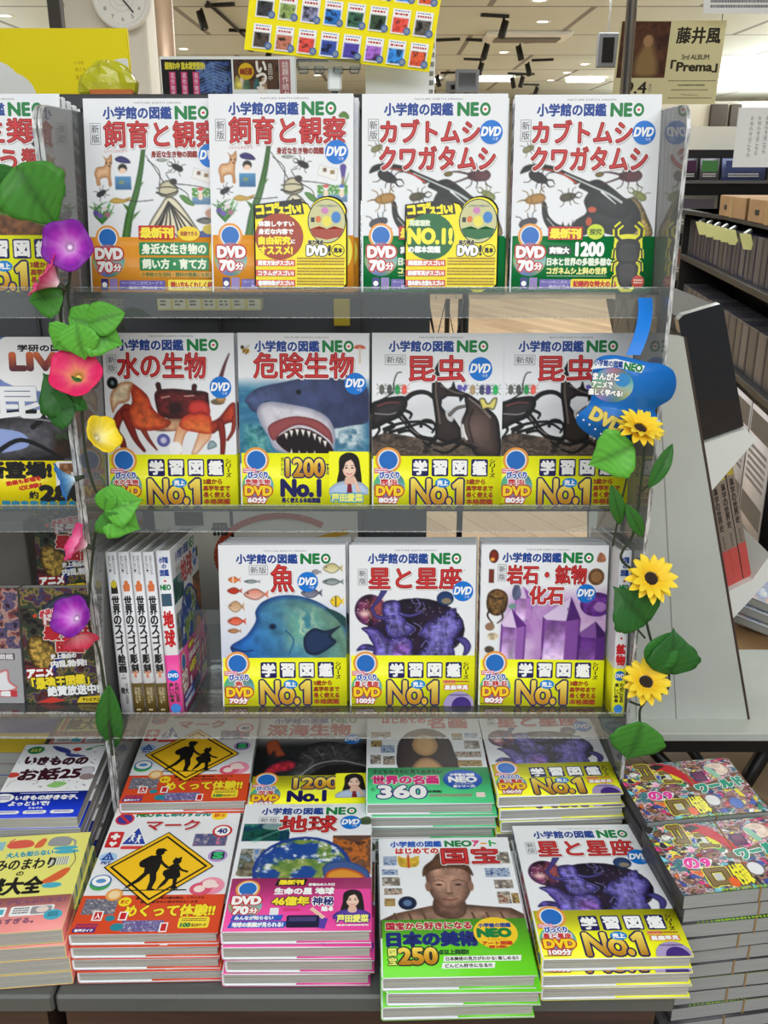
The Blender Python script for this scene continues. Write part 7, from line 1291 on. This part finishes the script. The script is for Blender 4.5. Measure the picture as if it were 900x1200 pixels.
for r_ in range(3):
    for k in range(8):
        x, y = 4 + k * 12, -4 + r_ * 17
        if y < 0: y0 = .5
        else: y0 = y
        p.rect(x, y0, x + 9.5, y + 13.5, (250, 250, 250)); c = cols[(r_ * 8 + k) % 16]; a = Art((248, 248, 250), 9, 9, 3); a.mottle(.2, .2, 8.8, 8.8, [c, [min(255, q * 1.4 + 10) for q in c], [q * .35 for q in c]], .35, r_ * 50 + k * 3, soft=.6); p.grid(a, x + .2, y + 4.2)
        if y > 0: p.lines(x + 1, y + .8, x + 8.5, y + 1.6, 1, BLUE, k); p.lines(x + 1.2, y + 2.2, x + 8.4, y + 4, 1, RED, k + 9)
        p.ell(x + 8.6, y + 11.5, 1.9, 2.1, (70, 110, 170)); p.ell(x + 8.6, y + 11.5, 1.2, 1.3, (140, 150, 170))
obj('sign_board', p.mesh('sign_board', PAPER), t)
cp = at(392, 92, 1.63); g = at(385, 76, 1.614); m = MB().box(g.x - .05, g.x + .05, 1.606, 1.632, g.z - .006, g.z + .008, .002); m.build('clear_grip', ACRYLIC, t)
for q in (-.04, -.015, .015, .04): MB().box(g.x + q - .008, g.x + q + .008, 1.612, 1.626, g.z - .012, g.z - .002, .002).build('grip_tooth', FILM, t)
MB().box(cp.x - .011, cp.x + .011, 1.625, 1.645, cp.z - .018, cp.z + .014, .003).build('white_clip', WHITEP, t); MB().tube([(cp.x, 1.635, cp.z), (cp.x, 1.635, ROWS[0][1] - .02)], .006, 8).build('clear_stem', ACRYLIC, t)
MB().box(cp.x - .03, cp.x + .03, 1.61, 1.66, ROWS[0][1] - .026, ROWS[0][1] - .02).build('clear_foot', ACRYLIC, t)
# white sheet behind (its square codes left out)
def draw_white(p): p.lines(92, 6, 98, 92, 14, (90, 80, 76), 3)
o = sheet('white_sheet', 'white sheet standing behind the tilted yellow sign', 'sheet', ((430, -40), (514, -40), (428, 140)), 1.70, draw_white)

# blue hang tag: plain blue cut-out with disc window and lettering (figure left out)
t = thing('hang_tag', 'blue paper tag hanging on a strap before the insect encyclopedia', 'tag'); Yt = 1.374
def tp(u, v): q = at(u, v, Yt); return q
O = tp(672, 410); ux = (tp(800, 410) - O) / 128; vx = (tp(672, 538) - O) / 128; p = Print(); p.frame(O + Vector((0, -.0012, 0)), ux, vx, (0, -1, 0))
outl = [(28, 10), (50, 6), (88, 14), (104, 16), (118, 24), (122, 40), (116, 56), (100, 66), (98, 72), (104, 84), (96, 92), (82, 88), (74, 104), (60, 112), (30, 104), (8, 90), (4, 76), (20, 60), (22, 30)]
sp_ = smooth_pts(outl, 4); n = len(sp_); V3 = [O + ux * a_ + vx * b_ for a_, b_ in sp_]; V3b = [q + Vector((0, .0008, 0)) for q in V3]; tr = tessellate_polygon([[Vector((a_, b_, 0)) for a_, b_ in sp_]])
p.solid(MB().add([q + Vector((0, -.001, 0)) for q in V3] + V3b, [tuple(q) for q in tr] + [tuple(n + i for i in q[::-1]) for q in tr] + [(i, (i + 1) % n, n + (i + 1) % n, n + i) for i in range(n)]), (20, 110, 196))
p.poly([(20 + 0, 22), (26, 12), (50, 10), (84, 18), (80, 26), (50, 19), (28, 21)], (236, 240, 244)); p.text('小学館の図鑑', 24, 11.5, 58, 18.5, BLUE, bold=.3, rot=5); p.text('NEO', 60, 15.5, 81, 23.5, GREEN, bold=.6, rot=8)
p.disc(46, 40, 25, 20); p.ell(58, 34, 9, 8, (60, 140, 206)); p.text('まんがと', 23, 26, 54, 34, WHITE, bold=.5, out=(50, 50, 56), ow=.5, rot=3); p.text('アニメで', 22, 36, 46, 43, WHITE, bold=.5, out=(50, 50, 56), ow=.5, rot=3); p.text('楽しく学べる!', 18, 45, 58, 52, WHITE, bold=.5, out=(50, 50, 56), ow=.5, rot=4)
p.text('DVD', 20, 74, 60, 88, (236, 214, 110), bold=1.4, out=(120, 100, 40), ow=.5, rot=28)
for i in range(6): p.rect(4 + i * 7, 74 + i * 5.5, 6 + i * 7, 76 + i * 5.5, (240, 240, 240))
p.ell(98, 84, 5.5, 5.5, (226, 228, 230)); p.ell(56, 22 + 8, 0.1, .1, WHITE)
obj('printed_cutout', p.mesh('printed_cutout'), t)
s0, s1_ = at(756, 349, 1.435), at(742, 416, Yt); m = MB(); n_ = 8; vs, fs = [], []
for i in range(n_ + 1):
    q = i / n_; c = Vector((s0.x + (s1_.x - s0.x) * q ** 1.6, s0.y + (s1_.y - s0.y) * q - .006 * math.sin(q * 3.1), s0.z + (s1_.z - s0.z) * q)); vs += [c + Vector((-.0105, 0, 0)), c + Vector((.0105, 0, .0)), c + Vector((.0105, .001, 0)), c + Vector((-.0105, .001, 0))]
for i in range(n_):
    for k in range(4): fs.append((4 * i + k, 4 * i + (k + 1) % 4, 4 * i + 4 + (k + 1) % 4, 4 * i + 4 + k))
m.add(vs, fs).build('strap', mat('blue_strap', (20, 126, 226), .35), t)

# ---- leaves and flowers
def vcol_mesh(name, vs, fs, cols):
    me = bpy.data.meshes.new(name); me.from_pydata([tuple(v) for v in vs], [], fs); a = me.color_attributes.new('Col', 'FLOAT_COLOR', 'POINT'); a.data.foreach_set('color', np.concatenate([lin(np.array(cols)), np.ones((len(cols), 1))], 1).astype('f4').ravel()); me.polygons.foreach_set('use_smooth', [True] * len(me.polygons)); me.materials.append(CLOTH); me.update(); return me
CLOTH = print_mat('dyed_cloth', .6, .1, 0)
def leaf_mesh(shape, col):
    vs, fs, cs = [], [], []; nv, nu = 14, 8
    for i in range(nv + 1):
        t_ = i / nv
        w = {'heart': .5 * (math.sin(math.pi * min(1, t_ * 1.02 + .02)) ** .75) * (1.12 - .55 * t_) * 1.25 * (1 - .55 * t_ ** 4), 'slim': .16 * math.sin(math.pi * t_) ** .8, 'oval': .42 * math.sin(math.pi * t_ ** .85) ** .8}[shape] + .004
        for j in range(nu + 1):
            s_ = j / nu * 2 - 1; ed = 1 + (.05 * math.sin(t_ * 60) if shape == 'heart' and abs(s_) == 1 else 0); x = s_ * w * ed; vein = abs(math.sin((t_ * 6 - abs(s_) * 1.6) * math.pi)); z = .16 * abs(s_) * w + .05 * math.sin(t_ * 3) - .18 * t_ * t_ + .012 * vein
            vs.append((x, t_, z)); k = (.80 if abs(s_) < .1 else 1) * (.9 + .16 * vein); cs.append([min(255, c * k) for c in col])
    for i in range(nv):
        for j in range(nu): q = i * (nu + 1) + j; fs.append((q, q + 1, q + nu + 2, q + nu + 1))
    return vcol_mesh('leaf', vs, fs, cs)
LEAF = {('heart', 0): leaf_mesh('heart', (64, 130, 44)), ('heart', 1): leaf_mesh('heart', (96, 176, 62)), ('heart', 2): leaf_mesh('heart', (40, 96, 36)), ('slim', 0): leaf_mesh('slim', (50, 108, 40)), ('oval', 0): leaf_mesh('oval', (84, 160, 50)), ('oval', 2): leaf_mesh('oval', (44, 108, 38))}
def basis(d, n_):
    y_ = d.normalized(); z_ = (n_ - y_ * n_.dot(y_)).normalized(); x_ = y_.cross(z_); return Matrix((x_, y_, z_)).transposed()
def leaf(parent, kind, u0, v0, u1, v1, Y, dy=0, roll=0):
    A, B = at(u0, v0, Y), at(u1, v1, Y + dy); d = B - A; M = basis(d, Vector((math.sin(roll), -1, .25))); o = obj('leaf', LEAF[kind], parent); o.matrix_local = Matrix.Translation(A) @ M.to_4x4() @ Matrix.Scale(d.length, 4); sm = o.modifiers.new('thick', 'SOLIDIFY'); sm.thickness = .012; return o
def glory_mesh(c_in, c_mid, c_out):
    vs, fs, cs = [], [], []; n = 40; prof = [(.03, -1.0), (.07, -.86), (.17, -.68), (.34, -.46), (.56, -.24), (.80, -.07), (.97, .0), (1.04, -.01)]
    for i, (r, z) in enumerate(prof):
        for k in range(n):
            a_ = 2 * math.pi * k / n; f = math.cos(5 * a_); q = r * (1 + (.06 * f if r > .4 else 0)); vs.append((q * math.cos(a_), q * math.sin(a_), z + (.05 * f * r * r) + .03 * math.sin(13 * a_) * r)); t_ = max(0, min(1, (r - .1) / .8)); star = .25 * max(0, -f) * (1 - abs(t_ - .5)) if r > .2 else 0
            c = np.array(c_in) * (1 - t_) + np.array(c_out) * t_ if t_ > .5 else np.array(c_in) * (1 - t_ * 2) + np.array(c_mid) * t_ * 2
            if t_ > .5: c = np.array(c_mid) * (2 - 2 * t_) + np.array(c_out) * (2 * t_ - 1)
            cs.append(list(np.clip(c + (np.array(c_in) - c) * star, 0, 255)))
    for i in range(len(prof) - 1):
        for k in range(n): fs.append((i * n + k, i * n + (k + 1) % n, (i + 1) * n + (k + 1) % n, (i + 1) * n + k))
    c0 = len(vs); vs.append((0, 0, -.60)); cs.append(list(c_in)); fs += [(c0, 2 * n + k, 2 * n + (k + 1) % n) for k in range(n)]
    return vcol_mesh('flower', vs, fs, cs)
GC = {'purple': ((250, 236, 250), (186, 60, 196), (120, 20, 150)), 'magenta': ((246, 226, 120), (240, 80, 130), (226, 30, 96)), 'pink': ((252, 236, 240), (246, 130, 176), (236, 60, 130)), 'yellow': ((250, 246, 226), (250, 226, 90), (246, 214, 30)), 'blue': ((236, 244, 250), (110, 176, 236), (50, 130, 220)), 'rose': ((250, 226, 214), (236, 120, 140), (226, 60, 90))}
GM = {k: glory_mesh(*v) for k, v in GC.items()}
STEMM = mat('dark_stem', (44, 56, 36), .6)
def glory(parent, c, u, v, px, face, Y=1.345, label=None):
    P = at(u, v, Y); r = px / 2 * P.y * 1.06 / F; f = Vector(face).normalized(); M = basis(f.orthogonal(), f); o = obj('flower', GM[c], parent); o.matrix_local = Matrix.Translation(P) @ M.to_4x4() @ Matrix.Scale(r, 4); sm = o.modifiers.new('thick', 'SOLIDIFY'); sm.thickness = .02
    if label: o['label'] = label
    base = P - f * r; MB().tube([base + f * r * .3, base - f * .006], [.005, .0025], 8).build('flower_cup', STEMM, parent); return base
def vine(parent, pts, Y=1.37, r=.0022):
    P = [at(u, v, y_[0] if y_ else Y) for u, v, *y_ in pts]; q = []
    for i in range(len(P) - 1):
        a_, b_, c_, d_ = P[max(i - 1, 0)], P[i], P[i + 1], P[min(i + 2, len(P) - 1)]
        for k in range(5): t_ = k / 5; q.append(.5 * (2 * b_ + (c_ - a_) * t_ + (2 * a_ - 5 * b_ + 4 * c_ - d_) * t_ ** 2 + (3 * b_ - a_ - 3 * c_ + d_) * t_ ** 3))
    MB().tube(q + [P[-1]], r, 7).build('vine', STEMM, parent)
g1 = thing('flower_garland', 'artificial morning glory garland climbing the left acrylic panel', 'garland')
vine(g1, [(20, 196), (48, 235), (64, 275), (74, 262), (82, 268), (82, 320), (80, 350), (88, 395), (94, 450), (100, 530), (112, 575), (125, 592), (124, 606), (112, 625), (106, 680), (104, 730), (115, 760), (122, 800), (128, 850), (132, 885)])
vine(g1, [(82, 330), (74, 345), (72, 385), (88, 400)], r=.0018)
glory(g1, 'purple', 78, 287, 52, (.12, -1, .25), label='purple trumpet flower facing forward'); glory(g1, 'pink', 50, 322, 50, (-.75, -.25, .6), label='pink white trumpet flower turned left'); glory(g1, 'magenta', 88, 435, 56, (.1, -.8, .55), label='magenta flower with yellow throat'); glory(g1, 'yellow', 122, 508, 44, (.75, -.45, .5), label='yellow trumpet flower'); glory(g1, 'blue', 71, 566, 46, (-.85, -.4, -.15), label='blue trumpet flower'); glory(g1, 'pink', 86, 634, 46, (-.75, -.35, .5), label='bright pink flower turned left'); glory(g1, 'purple', 82, 722, 50, (-.2, -.8, .6), label='deep purple flower over the dragon book'); glory(g1, 'rose', 94, 752, 42, (.3, -.6, -.5), label='rose flower under the purple one')
for a_ in ((('heart', 0), 20, 194, 66, 268, 1.35), (('oval', 2), 16, 196, -14, 240, 1.36), (('heart', 0), 74, 346, 30, 352, 1.36), (('oval', 0), 80, 372, 128, 384, 1.35), (('heart', 1), 84, 384, 60, 410, 1.35), (('heart', 1), 90, 380, 98, 424, 1.34), (('oval', 0), 100, 380, 144, 366, 1.35), (('heart', 1), 98, 386, 144, 404, 1.35), (('oval', 0), 84, 375, 100, 360, 1.355), (('heart', 2), 88, 480, 48, 438, 1.36), (('heart', 2), 88, 478, 46, 482, 1.355), (('oval', 2), 84, 468, 102, 480, 1.36), (('heart', 1), 122, 596, 166, 586, 1.35), (('heart', 1), 124, 600, 164, 622, 1.35), (('oval', 0), 122, 598, 128, 570, 1.35), (('heart', 0), 120, 602, 140, 628, 1.345), (('slim', 0), 128, 802, 130, 886, 1.37)): leaf(g1, *a_)
# sunflower garland
PET = None
def petal():
    vs, fs, cs = [], [], []
    for i in range(7):
        t_ = i / 6; w = .17 * math.sin(math.pi * min(1, .12 + t_ * .88)) ** .7
        for j in range(3): s_ = j - 1; vs.append((s_ * w, .3 + t_ * .75, .10 * math.sin(t_ * 2.6) + .05 * abs(s_) - .02)); k = t_; cs.append((250, 200 + 24 * k, 36 + 30 * k))
    for i in range(6):
        for j in range(2): q = i * 3 + j; fs.append((q, q + 1, q + 4, q + 3))
    return vcol_mesh('petal', vs, fs, cs)
PET = petal(); SEED = mat('seed_brown', (64, 46, 40), .9, bump=.8, bscale=60, vary=.2, vscale=30)
def sunflower(parent, u, v, px, face, Y=1.35, label='sunflower head'):
    P = at(u, v, Y); r = px / 2 * P.y * 1.06 / F; f = Vector(face).normalized(); M = Matrix.Translation(P) @ basis(f.orthogonal(), f).to_4x4() @ Matrix.Scale(r, 4)
    h = MB().lathe([(.001, .07), (.13, .075), (.22, .05), (.27, -.01), (.26, -.08), (.1, -.16), (.001, -.16)], 24).build('flower', SEED, parent); h.matrix_local = M; h['label'] = label
    for k in range(26):
        o = obj('petal', PET, h); o.rotation_euler = (R(14 if k % 2 else -6), 0, 2 * math.pi * k / 26 + .05 * (k % 3)); o.location = (0, 0, .02 * (k % 2) - .03)
        s_ = .92 + .12 * ((k * 7) % 5) / 5; o.scale = (s_, s_, s_)
    return P - f * r * .16
g2 = thing('flower_garland', 'artificial sunflower garland climbing the right acrylic panel', 'garland')
vine(g2, [(748, 512, 1.40), (742, 476, 1.38), (738, 540), (728, 590), (718, 640)], r=.0016); vine(g2, [(758, 500, 1.38), (752, 560), (744, 620), (730, 645), (728, 655), (736, 664), (755, 680), (756, 720), (766, 760), (778, 790), (783, 800)], r=.0022); vine(g2, [(783, 766), (784, 800), (778, 812), (764, 813), (752, 826), (738, 822)], r=.002); vine(g2, [(764, 806), (756, 822), (750, 832), (750, 848)], r=.002); vine(g2, [(745, 735), (756, 748)], r=.0018); vine(g2, [(748, 580), (758, 570), (764, 566)], r=.0014)
sunflower(g2, 750, 502, 56, (.2, -.45, .9), label='upper sunflower seen from the side'); sunflower(g2, 763, 678, 62, (.1, -.72, .65), label='middle sunflower facing forward'); sunflower(g2, 757, 799, 62, (0, -.62, .75), label='lower sunflower facing up')
for a_ in ((('heart', 1), 742, 522, 690, 546, 1.345), (('slim', 0), 760, 572, 790, 522, 1.36), (('slim', 0), 716, 568, 730, 618, 1.35), (('slim', 0), 733, 590, 756, 632, 1.35), (('heart', 2), 758, 730, 722, 690, 1.35), (('heart', 2), 786, 790, 792, 740, 1.35), (('heart', 0), 752, 846, 736, 896, 1.345)): leaf(g2, *a_)
leaf(g2, ('oval', 2), 762, 782, 790, 744, 1.352)

# blue book on the low shelf at the bottom
A = atz(560, 1196, TZ - .16); B = atz(738, 1196, TZ - .16)
bb = thing('low_book', 'dark blue book just showing at the bottom edge under the table', 'book', ((A.x + B.x) / 2, YF - .10, TZ - .16)); wv_ = (B.x - A.x)
p = Print(); p.solid(MB().box(-wv_ / 2, wv_ / 2, 0, .2, -.003, 0), (20, 60, 90)); a = Art((20, 60, 90), 60, 40, 2); a.mottle(0, 0, 60, 40, [(10, 30, 50), (40, 130, 170), (20, 70, 110), (150, 190, 200)], .08, 4); p.frame((-wv_ / 2, .2, .0003), (wv_ / 60, 0, 0), (0, -.005, 0), (0, 0, 1)); p.grid(a); obj('cover', p.mesh('cover'), bb); MB().box(-wv_ / 2 + .003, wv_ / 2 - .003, .003, .2, -.022, -.003).build('page_block', PAGES, bb)
lt = thing('low_ledge', 'dark low ledge in front of the display cabinet foot', 'ledge', (0, 0, 0)); MB().box(-.5, .42, YF - .16, YF - .001, 0, TZ - .183, .003).build('ledge_body', DWOOD, lt)

bpy.data.objects.remove(FO); bpy.data.curves.remove(FC)
